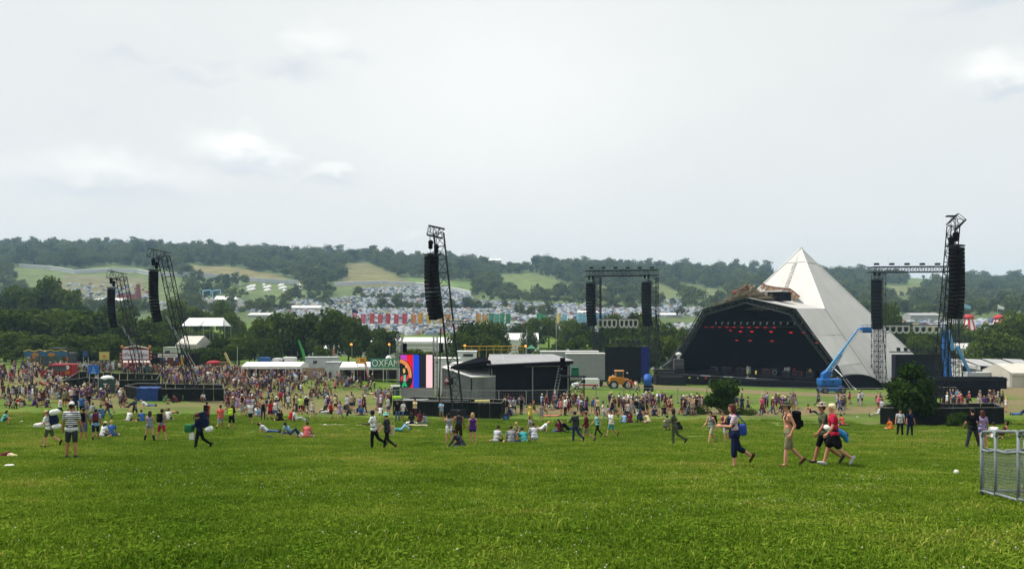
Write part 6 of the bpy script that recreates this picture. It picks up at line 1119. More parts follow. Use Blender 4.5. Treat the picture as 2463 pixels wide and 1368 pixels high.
# leg = (flex, out, turn, roll, knee); arm = (flex, out, elbow, inward)
POSES = {
 'stand':   dict(L=(2, 4, 8, 0, 3), R=(-3, 5, 10, 0, 4), la=(4, 10, 12, 0), ra=(2, 12, 18, 0)),
 'stand_wide': dict(L=(3, 13, 8, 0, 3), R=(-2, 13, 8, 0, 2), la=(10, 14, 50, 20), ra=(8, 16, 60, 25), lean=2),
 'stand_folded': dict(L=(0, 4, 8, 0, 2), R=(4, 7, 14, 0, 10), la=(22, 8, 95, 60), ra=(18, 8, 100, 60)),
 'arms_up': dict(L=(0, 4, 5, 0, 2), R=(3, 5, 8, 0, 6), la=(62, 14, 125, 20), ra=(66, 14, 125, 15), lean=-2),
 'walk_a':  dict(L=(27, 3, 2, 0, 10), R=(-20, 3, 2, 0, 22), la=(-18, 9, 18, 0), ra=(22, 9, 28, 0), lean=5),
 'walk_b':  dict(L=(-14, 3, 2, 0, 42), R=(18, 3, 2, 0, 5), la=(18, 8, 24, 0), ra=(-16, 9, 16, 0), lean=4),
 'walk_c':  dict(L=(6, 3, 3, 0, 8), R=(-22, 3, 3, 0, 38), la=(30, 8, 70, 15), ra=(-4, 9, 20, 0), lean=5),
 'walk_pocket': dict(L=(12, 4, 2, 0, 6), R=(-16, 3, 2, 0, 30), la=(-22, 13, 50, 20), ra=(-24, 13, 52, 20), lean=2),
 'carry':   dict(L=(14, 3, 2, 0, 8), R=(-18, 3, 2, 0, 40), la=(18, 16, 88, 30), ra=(20, 14, 90, 25), lean=10, head=8),
 'sit_cross': dict(L=(86, 0, 42, 78, 128), R=(86, 0, 42, 78, 128), la=(38, 14, 40, 20), ra=(36, 14, 45, 20), lean=16, sit=1, head=8),
 'sit_knees': dict(L=(112, 3, 6, 0, 112), R=(116, 3, 8, 0, 118), la=(62, 10, 42, 28), ra=(62, 10, 46, 28), lean=20, sit=1, head=4),
 'sit_back': dict(L=(92, 3, 8, 0, 24), R=(104, 4, 10, 0, 62), la=(-42, 14, 8, 0), ra=(-44, 16, 8, 0), lean=-20, sit=1),
 'sit_lean': dict(L=(86, 0, 42, 78, 126), R=(86, 0, 26, 80, 104), la=(64, 24, 18, 0), ra=(40, 12, 60, 30), lean=30, sit=1, head=12),
 'lie_back': dict(L=(2, 6, 8, 0, 4), R=(4, 5, 8, 0, 6), la=(-4, 22, 20, 0), ra=(40, 30, 120, 0), lie=88),
 'lie_knee': dict(L=(62, 4, 4, 0, 104), R=(48, 4, 4, 0, 84), la=(150, 40, 110, 0), ra=(150, 40, 110, 0), lie=88),
 'prop':    dict(L=(42, 5, 5, 0, 6), R=(44, 5, 5, 0, 8), la=(-52, 14, 20, 0), ra=(-55, 16, 20, 0), lie=48),
}
def skeleton(pose, fem=False, ht=1.76):
    P = POSES[pose]; k = ht / 1.76; J = {}; R0 = rx(P.get('lie', 0)); hw = .092 if fem else .088; sw = .165 if fem else .195
    lean = P.get('lean', 0); S = R0 @ rx(-lean) if not P.get('sit') else R0 @ rx(-lean)
    J['pel'] = Vector((0, 0, 0)); up = S @ Vector((0, 0, 1)); S2 = S @ rx(-lean * .35 if P.get('sit') else 0); up2 = S2 @ Vector((0, 0, 1))
    J['waist'] = up * .15; J['chest'] = J['waist'] + up2 * .22; J['neck'] = J['chest'] + up2 * .15; H_ = S2 @ rx(-P.get('head', 0) + lean * .9 if not P.get('lie') else 12); hu = H_ @ Vector((0, 0, 1)); hf = H_ @ Vector((0, 1, 0))
    J['head'] = J['neck'] + hu * .185 + hf * .025; J['_H'] = H_; J['_S'] = S2; J['_S1'] = S; sx = S2 @ Vector((1, 0, 0)); px_ = R0 @ Vector((1, 0, 0))
    for s, n, leg, arm in ((-1, 'l', P['L'], P['la']), (1, 'r', P['R'], P['ra'])):
        f, o, tr, roll, kn = leg; hip = px_ * hw * s + (R0 @ Vector((0, 0, -.03))); M = R0 @ rzm(-s * tr) @ ry(-s * o) @ rx(f) @ rzm(roll * s); d_ = Vector((0, 0, -1)); th = M @ d_; M2 = M @ rx(-kn); sh = M2 @ d_
        J['hip' + n] = hip; J['knee' + n] = hip + th * .43; J['ank' + n] = J['knee' + n] + sh * .415; fd = M2 @ Vector((0, 1, 0))
        if P.get('sit') or P.get('lie'): fd = (fd - sh * .5).normalized() if kn < 60 else fd
        J['toe' + n] = J['ank' + n] + fd * .16 + sh * .045; J['heel' + n] = J['ank' + n] - fd * .055 + sh * .04
        f, o, el, inn = arm; shd = J['neck'] + sx * sw * s - up2 * .045; A = S2 @ ry(-s * o) @ rx(f); ua = A @ d_; A2 = A @ rzm(s * inn) @ rx(el) if True else A; fa = A2 @ d_
        J['sho' + n] = shd; J['elb' + n] = shd + ua * .29; J['wri' + n] = J['elb' + n] + fa * .25; J['hand' + n] = J['wri' + n] + fa * .085; J['_A' + n] = A2
    for q in list(J):
        if q[0] != '_': J[q] = J[q] * k
    lo = min(min(J['toe' + n].z - .026, J['heel' + n].z - .03, J['ank' + n].z - .05, J['knee' + n].z - .055) for n in 'lr'); lo = min(lo, J['pel'].z - .125 * k if (P.get('sit') or P.get('lie')) else 9, J['neck'].z - .10, J['handl'].z - .03, J['handr'].z - .03)
    for q in list(J):
        if q[0] != '_': J[q] = J[q] - Vector((0, 0, lo))
    J['k'] = k; J['fem'] = fem; J['sw'] = sw; J['hw'] = hw; return J
class Caps(list):
    def c(s, a, ra, b, rb): s.append((Vector(a), ra, Vector(b), rb)); return s
def body_caps(J, fine=False):
    k = J['k']; c = Caps(); sx = J['_S'] @ Vector((1, 0, 0)); sy = J['_S'] @ Vector((0, 1, 0)); px_ = (J['hipr'] - J['hipl']).normalized(); f = J['fem']
    c.c(J['pel'] - px_ * .075 * k, .105 * k, J['pel'] + px_ * .075 * k, .105 * k); c.c(J['waist'] - sx * .05 * k, (.088 if f else .10) * k, J['waist'] + sx * .05 * k, (.088 if f else .10) * k)
    c.c(J['chest'] - sx * .075 * k, (.098 if f else .112) * k, J['chest'] + sx * .075 * k, (.098 if f else .112) * k); c.c(J['pel'], .11 * k, J['waist'], .105 * k); c.c(J['waist'], .105 * k, J['chest'], .118 * k); c.c(J['chest'], .11 * k, J['neck'] - (J['neck'] - J['chest']) * .15, .062 * k)
    if f: [c.c(J['chest'] + sx * s * .07 * k + sy * .075 * k, .055 * k, J['chest'] + sx * s * .065 * k + sy * .06 * k, .06 * k) for s in (-1, 1)]
    for n in 'lr':
        s = -1 if n == 'l' else 1; c.c(J['chest'] + sx * s * .07 * k + (J['neck'] - J['chest']) * .35, .075 * k, J['sho' + n] - sx * s * .015, .058 * k); c.c(J['neck'] - (J['neck'] - J['chest']) * .1, .05 * k, J['sho' + n], .05 * k)
        c.c(J['sho' + n], .052 * k, J['elb' + n], .038 * k); c.c(J['elb' + n], .038 * k, J['elb' + n].lerp(J['wri' + n], .35), .040 * k); c.c(J['elb' + n].lerp(J['wri' + n], .35), .040 * k, J['wri' + n], .027 * k)
        c.c(J['hip' + n], .092 * k, J['knee' + n], .056 * k); c.c(J['knee' + n], .054 * k, J['knee' + n].lerp(J['ank' + n], .32), .056 * k); c.c(J['knee' + n].lerp(J['ank' + n], .32), .056 * k, J['ank' + n], .036 * k)
        c.c(J['heel' + n], .036 * k, J['toe' + n], .030 * k); c.c(J['ank' + n], .036 * k, J['toe' + n], .026 * k)
        A = J['_A' + n]; ax = A @ Vector((1, 0, 0)); ay = A @ Vector((0, 1, 0)); az = A @ Vector((0, 0, -1)); w = J['wri' + n]
        if fine:
            c.c(w, .026 * k, w + az * .045 * k + ay * .0, .030 * k)
            for i, ln in enumerate((.062, .072, .068, .052)):
                b0 = w + az * .072 * k + ay * (.030 - .020 * i) * k; m_ = b0 + az * ln * .55 * k - ax * s * .010 * k; e = m_ + az * ln * .42 * k - ax * s * .022 * k; c.c(w + az * .03 * k + ay * (.018 - .012 * i) * k, .014 * k, b0, .0105 * k); c.c(b0, .0102 * k, m_, .0095 * k); c.c(m_, .0095 * k, e, .0085 * k)
            t0 = w + az * .025 * k + ay * .028 * k; t1 = t0 + az * .035 * k + ay * .024 * k - ax * s * .012 * k; c.c(t0, .014 * k, t1, .011 * k); c.c(t1, .011 * k, t1 + az * .028 * k + ay * .004 * k - ax * s * .006 * k, .0095 * k)
        else: c.c(w, .027 * k, J['hand' + n], .034 * k)
    h = J['head']; Hm = J['_H']; X, Y, Z = (Hm @ Vector(v) for v in ((1, 0, 0), (0, 1, 0), (0, 0, 1)))
    c.c(J['neck'] - Z * .03, .056 * k, h - Z * .06 * k - Y * .01, .050 * k); c.c(h + Z * .03 * k - Y * .018 * k, .084 * k, h + Z * .022 * k + Y * .012 * k, .078 * k); c.c(h, .074 * k, h - Z * .062 * k + Y * .035 * k, .050 * k); c.c(h - Z * .08 * k + Y * .045 * k, .030 * k, h - Z * .085 * k + Y * .052 * k, .028 * k)
    c.c(h + Z * .012 * k + Y * .080 * k, .012 * k, h - Z * .022 * k + Y * .098 * k, .015 * k)
    for s in (-1, 1): c.c(h + X * s * .080 * k + Z * .012 * k - Y * .01, .014 * k, h + X * s * .080 * k - Z * .022 * k, .012 * k); c.c(h + X * s * .034 * k + Z * .03 * k + Y * .072 * k, .013 * k, h + X * s * .018 * k + Z * .03 * k + Y * .078 * k, .012 * k)
    c.c(h - Z * .048 * k + Y * .082 * k - X * .016 * k, .010 * k, h - Z * .048 * k + Y * .082 * k + X * .016 * k, .010 * k); return c
def top_caps(J, kind_):
    k = J['k']; c = Caps(); sx = J['_S'] @ Vector((1, 0, 0)); f = J['fem']; e = .014 if kind_ != 'long' else .022; px_ = (J['hipr'] - J['hipl']).normalized(); w = (.005 if f else .012); sy = J['_S'] @ Vector((0, 1, 0))
    hem = J['pel'] - (J['waist'] - J['pel']) * (.12 if kind_ != 'dress' else .3)
    c.c(hem - px_ * .08 * k, (.112 + e) * k, hem + px_ * .08 * k, (.112 + e) * k); c.c(J['waist'] - sx * .055 * k, (.098 + e + w) * k, J['waist'] + sx * .055 * k, (.098 + e + w) * k); c.c(J['chest'] - sx * .078 * k, (.108 + e) * k, J['chest'] + sx * .078 * k, (.108 + e) * k); c.c(J['pel'], (.115 + e) * k, J['waist'], (.108 + e) * k); c.c(J['waist'], (.108 + e) * k, J['chest'], (.12 + e) * k); c.c(J['chest'], (.112 + e) * k, J['neck'] - (J['neck'] - J['chest']) * .22, .072 * k)
    if f: [c.c(J['chest'] + sx * s * .07 * k + sy * .075 * k, .064 * k, J['chest'] + sx * s * .065 * k + sy * .06 * k, .07 * k) for s in (-1, 1)]
    for n in 'lr':
        s = -1 if n == 'l' else 1; sh, el, wr = J['sho' + n], J['elb' + n], J['wri' + n]; up = J['neck'] - J['chest']
        if kind_ in ('tank', 'dress'): c.c(J['chest'] + sx * s * .07 * k + up * .4, .078 * k, J['neck'] + sx * s * .085 * k - up * .12, .048 * k)
        else:
            c.c(J['chest'] + sx * s * .07 * k + up * .35, (.078 + e) * k, sh - sx * s * .015, (.062 + e * .6) * k); c.c(J['neck'] - up * .12, .056 * k, sh, .060 * k); t_ = .62 if kind_ == 'tee' else 1.0; c.c(sh, (.058 + e * .5) * k, sh.lerp(el, t_), (.056 + e * .3) * k if kind_ == 'tee' else .055 * k)
            if kind_ == 'long': c.c(el, .054 * k, el.lerp(wr, .92), .040 * k)
    if kind_ == 'dress':
        for n in 'lr': c.c(J['hip' + n], .118 * k, J['hip' + n].lerp(J['knee' + n], .62), .125 * k)
        c.c(J['hipl'].lerp(J['kneel'], .5), .12 * k, J['hipr'].lerp(J['kneer'], .5), .12 * k)
    return c
def bot_caps(J, kind_):
    k = J['k']; c = Caps(); px_ = (J['hipr'] - J['hipl']).normalized(); up = (J['waist'] - J['pel'])
    c.c(J['pel'] - px_ * .08 * k, .114 * k, J['pel'] + px_ * .08 * k, .114 * k); c.c(J['pel'] + up * .45 - px_ * .06 * k, .108 * k, J['pel'] + up * .45 + px_ * .06 * k, .108 * k)
    for n in 'lr':
        h, kn, an = J['hip' + n], J['knee' + n], J['ank' + n]
        if kind_ == 'shorts': c.c(h, .104 * k, h.lerp(kn, .86), .078 * k)
        elif kind_ == 'hot': c.c(h, .104 * k, h.lerp(kn, .30), .092 * k)
        elif kind_ == 'skirt': c.c(h, .112 * k, h.lerp(kn, .72), .120 * k)
        elif kind_ == 'crop': c.c(h, .112 * k, kn, .086 * k); c.c(kn, .086 * k, kn.lerp(an, .32), .082 * k)
        elif kind_ == 'legging': c.c(h, .100 * k, kn, .064 * k); c.c(kn, .062 * k, kn.lerp(an, .3), .064 * k); c.c(kn.lerp(an, .3), .064 * k, an, .044 * k)
        else: c.c(h, .108 * k, kn, .074 * k); c.c(kn, .074 * k, an - (an - kn) * .02, .060 * k)
    if kind_ == 'skirt': c.c(J['hipl'].lerp(J['kneel'], .6), .12 * k, J['hipr'].lerp(J['kneer'], .6), .12 * k); c.c(J['pel'], .12 * k, J['hipl'].lerp(J['kneer'], .55), .12 * k)
    return c
def hair_caps(J, style):
    k = J['k']; h = J['head']; Hm = J['_H']; X, Y, Z = (Hm @ Vector(v) for v in ((1, 0, 0), (0, 1, 0), (0, 0, 1))); c = Caps()
    c.c(h + Z * .042 * k - Y * .030 * k, .088 * k, h + Z * .052 * k + Y * .018 * k, .076 * k); c.c(h + Z * .02 * k - Y * .04 * k, .080 * k, h - Z * .03 * k - Y * .045 * k, .066 * k)
    for s in (-1, 1): c.c(h + Z * .05 * k + X * s * .03 * k, .066 * k, h + X * s * .052 * k - Y * .025 * k, .046 * k)
    if style == 'bob':
        for s in (-1, 1): c.c(h + X * s * .06 * k - Y * .01 * k, .052 * k, h + X * s * .07 * k - Z * .11 * k - Y * .01 * k, .042 * k)
        c.c(h - Y * .05 * k, .078 * k, h - Z * .12 * k - Y * .05 * k, .062 * k)
    if style == 'long':
        for s in (-1, 1): c.c(h + X * s * .055 * k - Y * .02 * k, .055 * k, h + X * s * .06 * k - Z * .26 * k - Y * .05 * k, .045 * k)
        c.c(h - Y * .05 * k, .078 * k, h - Z * .34 * k - Y * .075 * k, .055 * k)
    if style == 'curly':
        for i in range(12): a = i * 2.4; b = -.2 + .1 * i; c.c(h + X * .085 * k * math.cos(a) * math.cos(b) - Y * .02 + Y * .07 * k * math.sin(a) * math.cos(b) + Z * .09 * k * math.sin(b), .045 * k, h + Z * .03 * k, .05 * k)
    return c
def hat_caps(J, style):
    k = J['k']; h = J['head']; Hm = J['_H']; X, Y, Z = (Hm @ Vector(v) for v in ((1, 0, 0), (0, 1, 0), (0, 0, 1))); c = Caps(); c.c(h + Z * .062 * k - Y * .022 * k, .092 * k, h + Z * .085 * k + Y * .012 * k, .076 * k)
    if style == 'cap': c.c(h + Z * .06 * k + Y * .07 * k, .032 * k, h + Z * .05 * k + Y * .15 * k, .020 * k)
    else:
        r_ = .135 if style == 'sun' else .15
        for i in range(20):
            a, b = 2 * math.pi * i / 20, 2 * math.pi * (i + 1) / 20
            for q in (.085, .11, r_): c.c(h + Z * (.055 - q * .16) * k + X * q * k * math.cos(a) + Y * q * k * math.sin(a) * 1.05, .016 * k, h + Z * (.055 - q * .16) * k + X * q * k * math.cos(b) + Y * q * k * math.sin(b) * 1.05, .016 * k)
    return c
def shoe_caps(J, boot=False, sides='lr'):
    k = J['k']; c = Caps()
    for n in sides:
        c.c(J['heel' + n], .044 * k, J['toe' + n], .038 * k); c.c(J['ank' + n] + (J['heel' + n] - J['ank' + n]) * .4, .048 * k, J['toe' + n], .034 * k)
        if boot: c.c(J['ank' + n], .058 * k, J['knee' + n].lerp(J['ank' + n], .4), .066 * k)
    return c
def cap_geo(caps, n=10):
    V = []; Fc = []; o = 0
    for p0, r0, p1, r1 in caps:
        d_ = p1 - p0; d_ = d_.normalized() if d_.length > 1e-5 else Vector((0, 0, 1)); a = d_.orthogonal().normalized(); b = d_.cross(a); rings = []
        for t in (-60, -25): rings.append((p0 + d_ * r0 * math.sin(R(t)), r0 * math.cos(R(t))))
        rings += [(p0, r0), (p1, r1)]
        for t in (25, 60): rings.append((p1 + d_ * r1 * math.sin(R(t)), r1 * math.cos(R(t))))
        V.append(p0 - d_ * r0)
        for c_, r_ in rings:
            for i in range(n): t = 2 * math.pi * i / n; V.append(c_ + (a * math.cos(t) + b * math.sin(t)) * r_)
        V.append(p1 + d_ * r1); m_ = len(rings)
        for i in range(n): Fc.append((o, o + 1 + (i + 1) % n, o + 1 + i)); Fc.append((o + 1 + (m_ - 1) * n + i, o + 1 + (m_ - 1) * n + (i + 1) % n, o + 1 + m_ * n))
        for j in range(m_ - 1):
            for i in range(n): q = o + 1 + j * n; Fc.append((q + i, q + (i + 1) % n, q + n + (i + 1) % n, q + n + i))
        o = len(V)
    return V, Fc
def grow(name, caps, voxel, smooth=3, ratio=None):
    V, Fc = cap_geo(caps); me = bpy.data.meshes.new('src'); me.from_pydata(V, [], Fc); o = bpy.data.objects.new('src', me)
    m_ = o.modifiers.new('r', 'REMESH'); m_.mode = 'VOXEL'; m_.voxel_size = voxel
    if smooth: m_ = o.modifiers.new('s', 'SMOOTH'); m_.factor = .5; m_.iterations = smooth
    if ratio: m_ = o.modifiers.new('d', 'DECIMATE'); m_.ratio = ratio
    r_ = evaluated(o); r_.name = name; bpy.data.objects.remove(o); bpy.data.meshes.remove(me); r_.shade_smooth(); return r_
_SK = {}; _NEAR = {}
def sk(pose, fem):
    if (pose, fem) not in _SK: _SK[(pose, fem)] = skeleton(pose, fem, 1.66 if fem else 1.77)
    return _SK[(pose, fem)]
def piece(kind_, style, pose, fem, fine):
    key = (kind_, style, pose, fem, fine)
    if key not in _NEAR:
        J = sk(pose, fem); v = .012 if fine else .022
        if kind_ == 'body': me = grow('body', body_caps(J, fine), .0088 if fine else .02, 2, .16 if fine else .4)
        elif kind_ == 'top': me = grow('shirt', top_caps(J, style), v, 3, .4)
        elif kind_ == 'bottom': me = grow('trousers', bot_caps(J, style), v, 3, .4)
        elif kind_ == 'hair': me = grow('hair', hair_caps(J, style), .012, 2, .5)
        elif kind_ == 'hat': me = grow('hat', hat_caps(J, style), .011, 1, .5)
        else: me = grow('shoe', shoe_caps(J, style[:4] == 'boot', style[-1]), .014, 2, .5)
        _NEAR[key] = me
    return _NEAR[key]
PAL = {'white': '#d6d8da', 'black': '#17171b', 'charcoal': '#33353c', 'navy': '#1c2440', 'blue': '#3a62a0', 'light blue': '#86a9cc', 'red': '#a8252c', 'crimson': '#a82440', 'maroon': '#5a2030', 'pink': '#d0627a', 'coral': '#cf5f58', 'grey': '#8a8d94', 'light grey': '#b4b7bd', 'green': '#2f6b45', 'olive': '#4c5240', 'khaki': '#7d7a5e', 'cream': '#cfc19a', 'yellow': '#cdbb58', 'orange': '#c96a2a', 'purple': '#4c2a78', 'teal': '#3f8f92', 'denim': '#4a5f80', 'brown': '#4a3226', 'lilac': '#9a86b4', 'lime': '#b2d33a', 'dark denim': '#283450', 'stone': '#a39a84', 'turquoise': '#6fb9b8', 'dark brown': '#30231d', 'salmon': '#c9686a'}
def cloth(c): return mat('cloth_' + c.replace(' ', '_'), PAL[c], .95, .22, 7, spec=.06, bump=.6)
SKINS = [mat('skin_fair', '#c08a70', .6, .08, 6), mat('skin_tan', '#a26e52', .6, .08, 6), mat('skin_pink', '#c98f7a', .6, .08, 6), mat('skin_dark', '#3a231b', .6, .1, 6)]
HAIRS = {'brown': mat('hair_brown', '#33211a', .7, .3, 30), 'dark': mat('hair_dark', '#17110f', .7, .3, 30), 'blond': mat('hair_blond', '#b59566', .7, .2, 30), 'red': mat('hair_red', '#5a1f14', .7, .3, 30), 'auburn': mat('hair_auburn', '#4a211b', .7, .3, 30), 'grey': mat('hair_grey', '#8a8580', .7, .2, 30), 'platinum': mat('hair_platinum', '#d8cba6', .7, .15, 30)}
SPEC = {'white_navy_stripes': lambda: stripes('white_navy_stripes', '#c9cbcf', '#23263f', 16, 2, .45, .98, 1.5), 'navy_white_stripes': lambda: stripes('navy_white_stripes', '#1c2238', '#c9cdd2', 12, 2, .3), 'pink_grey_stripes': lambda: stripes('pink_grey_stripes', '#9a7f88', '#54414c', 30, 2, .5), 'grey_stripes': lambda: stripes('grey_stripes', '#8b8f9c', '#6b7184', 24, 2, .5), 'floral': lambda: stripes('floral', '#b9c4cf', '#a84a55', 21, 2, .4), 'patterned_hat': lambda: stripes('patterned_hat', '#b9ada0', '#4a4038', 26, 0, .5), 'hivis': lambda: stripes('hivis', '#b6e02a', '#c9cdc8', 6, 2, .18), 'green_hat': lambda: stripes('green_hat', '#2fa072', '#8fd0d8', 9, 2, .35), 'patterned': lambda: stripes('patterned', '#a7a3a6', '#4f4b55', 18, 2, .45)}
def fabric(c): return SPEC[c]() if c in SPEC else cloth(c)
EYE = mat('eye_dark', (.02, .016, .014), .3, 0); _eye = {}
def recolour(o, m_): o.material_slots[0].link = 'OBJECT'; o.material_slots[0].material = m_
FACE = {'A': 0, 'L': 90, 'T': 180, 'R': -90}
def facing(f):
    if isinstance(f, (int, float)): return R(f)
    return R(FACE[f])
PEOPLE = []
def dressed(px, py, pose, face, fem, top, bottom, hair, label, skin=0, hat=None, shoes=('shoe', 'charcoal'), fine=True, group='people on the grass', size=1.0):
    """one person: a single body with clothes and hair as its parts"""
    p = ground(px, py) + Vector((0, 0, .025)); J = sk(pose, fem); b = piece('body', '', pose, fem, fine); r_ = thing('person', label, 'person', p, facing(face), group); r_.scale = (size,) * 3
    def add(n, me, m_):
        if not me.materials: me.materials.append(m_)
        o = put(n, me, r_); recolour(o, m_); return o
    add('body', b, SKINS[skin])
    if top: add({'tee': 'shirt', 'tank': 'vest', 'long': 'jacket', 'dress': 'dress'}[top[0]], piece('top', top[0], pose, fem, fine), fabric(top[1]))
    if bottom: add({'shorts': 'shorts', 'hot': 'shorts', 'skirt': 'skirt', 'crop': 'cropped_trousers', 'legging': 'leggings', 'trousers': 'trousers'}[bottom[0]], piece('bottom', bottom[0], pose, fem, fine), fabric(bottom[1]))
    if hair: add('hair', piece('hair', hair[0], pose, fem, fine), HAIRS[hair[1]])
    if hat: add('hat', piece('hat', hat[0], pose, fem, fine), fabric(hat[1]))
    if shoes: [add(shoes[0], piece('shoes', shoes[0] + '_' + n, pose, fem, fine), fabric(shoes[1])) for n in 'lr']
    if fine:
        if (pose, fem) not in _eye:
            mb = MB(); Hm = J['_H']; k = J['k']
            for s in (-1, 1): mb.ball(J['head'] + Hm @ Vector((s * .032 * k, .082 * k, .014 * k)), .010 * k, 8, 6)
            _eye[(pose, fem)] = mb.mesh('eyes', EYE)
        put('eyes', _eye[(pose, fem)], r_)
    PEOPLE.append((p.x, p.y)); r_['_'] = 0; del r_['_']; return r_, J
def world_of(r_, J, q): return r_.matrix_basis @ Vector(q)
_bp = {}
def backpack(r_, J, label, c, big=False, group='backpacks'):
    """rucksack on someone's back: body, lid, pocket and two straps"""
    k = J['k']; S = J['_S']; Y = S @ Vector((0, 1, 0)); Z = S @ Vector((0, 0, 1)); base = J['chest'].lerp(J['waist'], .35) - Y * (.24 if not big else .28) * k + Z * (.02 if not big else .12)
    M = r_.matrix_basis @ (Matrix.Translation(base) @ S.to_4x4()); o = thing('backpack', label, 'backpack', M.translation, 0, group); o.rotation_euler = M.to_euler(); w, d_, h = (.30, .19, .44) if not big else (.36, .26, .66); m_ = cloth(c); key = (c, big)
    if key not in _bp: _bp[key] = [rb_mesh('bag', (w, d_, h), .07, m_), rb_mesh('pocket', (w * .72, .08, h * .42), .035, m_), rb_mesh('lid', (w * .96, d_ * 1.02, .12), .045, m_)]
    put('bag', _bp[key][0], o); put('pocket', _bp[key][1], o, (0, -d_ / 2 - .02, -h * .16)); put('lid', _bp[key][2], o, (0, 0, h / 2 - .01)); sw = .11
    for s in (-1, 1): mb = MB(); mb.path([(s * sw * .8, d_ / 2 - .01, -h * .36), (s * sw, d_ / 2 + .09, -h * .1), (s * sw * 1.02, d_ / 2 + .27, h * .18), (s * sw * .95, d_ / 2 + .22, h * .42), (s * sw * .7, d_ / 2 + .04, h * .44)], .016, 6); mb.build('strap', mat('strap_dark', (.02, .02, .024), .8), o)
    return o
def prop(label, name, cat, r_, q, me, m_=None, rot=(0, 0, 0), group=None):
    o = put(name, me); M = r_.matrix_basis @ Matrix.Translation(q); o.location = M.translation; e = r_.rotation_euler.z; o.rotation_euler = (rot[0], rot[1], e + rot[2]); return tag(o, label, cat, group)
# ---------------------------------------------------------------- the people one can pick out, left to right in the near grass
D = dressed; sh = lambda c: ('shoe', c)
r_, J = D(118, 1076, 'carry', 'L', 0, ('tee', 'white'), ('shorts', 'olive'), ('short', 'blond'), 'person with reddish hair walking left under a huge navy rucksack', 2, shoes=sh('black')); backpack(r_, J, 'huge navy rucksack on the person walking at the far left', 'navy', True)
k = prop('fat white sleeping mat roll strapped on top of the huge navy rucksack', 'sleeping_roll', 'bed roll', r_, (.0, -.26, 1.66), grow('roll', Caps().c((-.20, 0, 0), .145, (.20, 0, 0), .145), .02, 2, .5)); k.data.materials.append(WHITE)
k = prop('white end of a purple roll under the huge navy rucksack', 'sleeping_roll', 'bed roll', r_, (0, -.36, .98), grow('roll', Caps().c((-.17, 0, 0), .125, (.17, 0, 0), .125), .02, 2, .5)); k.data.materials.append(cloth('white'))
k = prop('white pillow bag held by the person with the huge navy rucksack', 'pillow_bag', 'bag', r_, (-.12, .42, 1.05), grow('bag', Caps().c((-.1, .16, -.03), .06, (-.06, -.1, .02), .13).c((.1, -.06, 0), .12, (-.1, .08, .02), .10), .02, 3, .5)); k.data.materials.append(WHITE)
D(172, 1103, 'stand', 8, 0, ('tee', 'white_navy_stripes'), ('shorts', 'charcoal'), ('short', 'brown'), 'tall person seen from behind in a white shirt with navy stripes', 1, hat=('cap', 'white'), shoes=sh('charcoal'))
r_, J = D(201, 1061, 'stand', 10, 0, ('tee', 'pink_grey_stripes'), ('shorts', 'denim'), ('short', 'brown'), 'person in a pinkish striped shirt and denim shorts beside the tall striped person', 1, shoes=None); backpack(r_, J, 'black backpack on the person in the pinkish striped shirt', 'black')
r_, J = D(230, 1061, 'walk_b', 25, 0, ('tee', 'light blue'), ('shorts', 'navy'), ('short', 'brown'), 'person in a light blue shirt and navy shorts, second right of the tall striped person', 1); backpack(r_, J, 'dark red backpack over the light blue shirt', 'maroon')
D(246, 1052, 'sit_cross', -20, 1, ('tee', 'white'), ('shorts', 'charcoal'), ('long', 'brown'), 'person in a straw hat and white top sitting on the grass at the left', 0, hat=('sun', 'cream'), fine=False); D(267, 1051, 'sit_cross', 20, 0, ('tee', 'blue'), ('shorts', 'denim'), ('short', 'blond'), 'person in a faded blue shirt sitting beside the straw hat', 0, fine=False)
D(258, 1007, 'walk_a', 70, 1, ('tee', 'maroon'), ('trousers', 'denim'), ('short', 'blond'), 'fair-haired person in dark top and jeans striding left before the hoarding', 0, fine=False); D(247, 1008, 'sit_knees', 60, 0, ('long', 'denim'), ('trousers', 'navy'), ('short', 'dark'), 'person in a denim jacket sitting low behind the fair-haired strider', 0, fine=False)
D(197, 1000, 'stand', 'A', 0, ('tee', 'blue'), ('shorts', 'black'), ('short', 'brown'), 'person in a blue shirt seen from behind above the light blue one', 0, fine=False); D(213, 990, 'stand', 'A', 0, ('tee', 'black'), ('shorts', 'charcoal'), ('short', 'dark'), 'person in black standing behind the blue shirt at the left', 0, fine=False); D(144, 1003, 'walk_a', -60, 0, ('tee', 'white'), ('shorts', 'navy'), ('short', 'dark'), 'person in white vest and navy shorts just above the tall striped one', 1, fine=False)
D(308, 1014, 'sit_cross', -20, 0, ('tee', 'white'), ('shorts', 'charcoal'), ('short', 'blond'), 'fair person in white sitting on the grass, left of a blue shirt', 0, fine=False); D(342, 1015, 'sit_cross', 40, 0, ('tee', 'blue'), ('shorts', 'black'), ('short', 'dark'), 'dark-haired person in blue sitting on the grass by the tall playsuit', 0, fine=False)
D(324, 1006, 'walk_b', -30, 0, ('tee', 'charcoal'), ('shorts', 'black'), ('short', 'brown'), 'person in a dark shirt and black shorts walking between two sitters at the left', 1, fine=False)
D(360, 1061, 'stand_wide', 5, 1, ('tank', 'grey_stripes'), ('hot', 'grey_stripes'), ('long', 'brown'), 'person in a grey striped playsuit and black wellington boots seen from behind', 0, shoes=('boot', 'black')); r_, J = D(389, 1060, 'stand_wide', -6, 0, ('tank', 'grey'), ('shorts', 'crimson'), ('short', 'dark'), 'person in bright red shorts standing beside the grey playsuit', 0, shoes=None); backpack(r_, J, 'dark purple backpack on the person in red shorts', 'black')
r_, J = D(480, 1083, 'carry', 'L', 1, ('long', 'navy'), ('trousers', 'black'), ('curly', 'red'), 'red-haired person in navy and black walking left loaded with bags', 0, shoes=sh('black')); backpack(r_, J, 'tall navy rucksack on the red-haired person', 'navy', True)
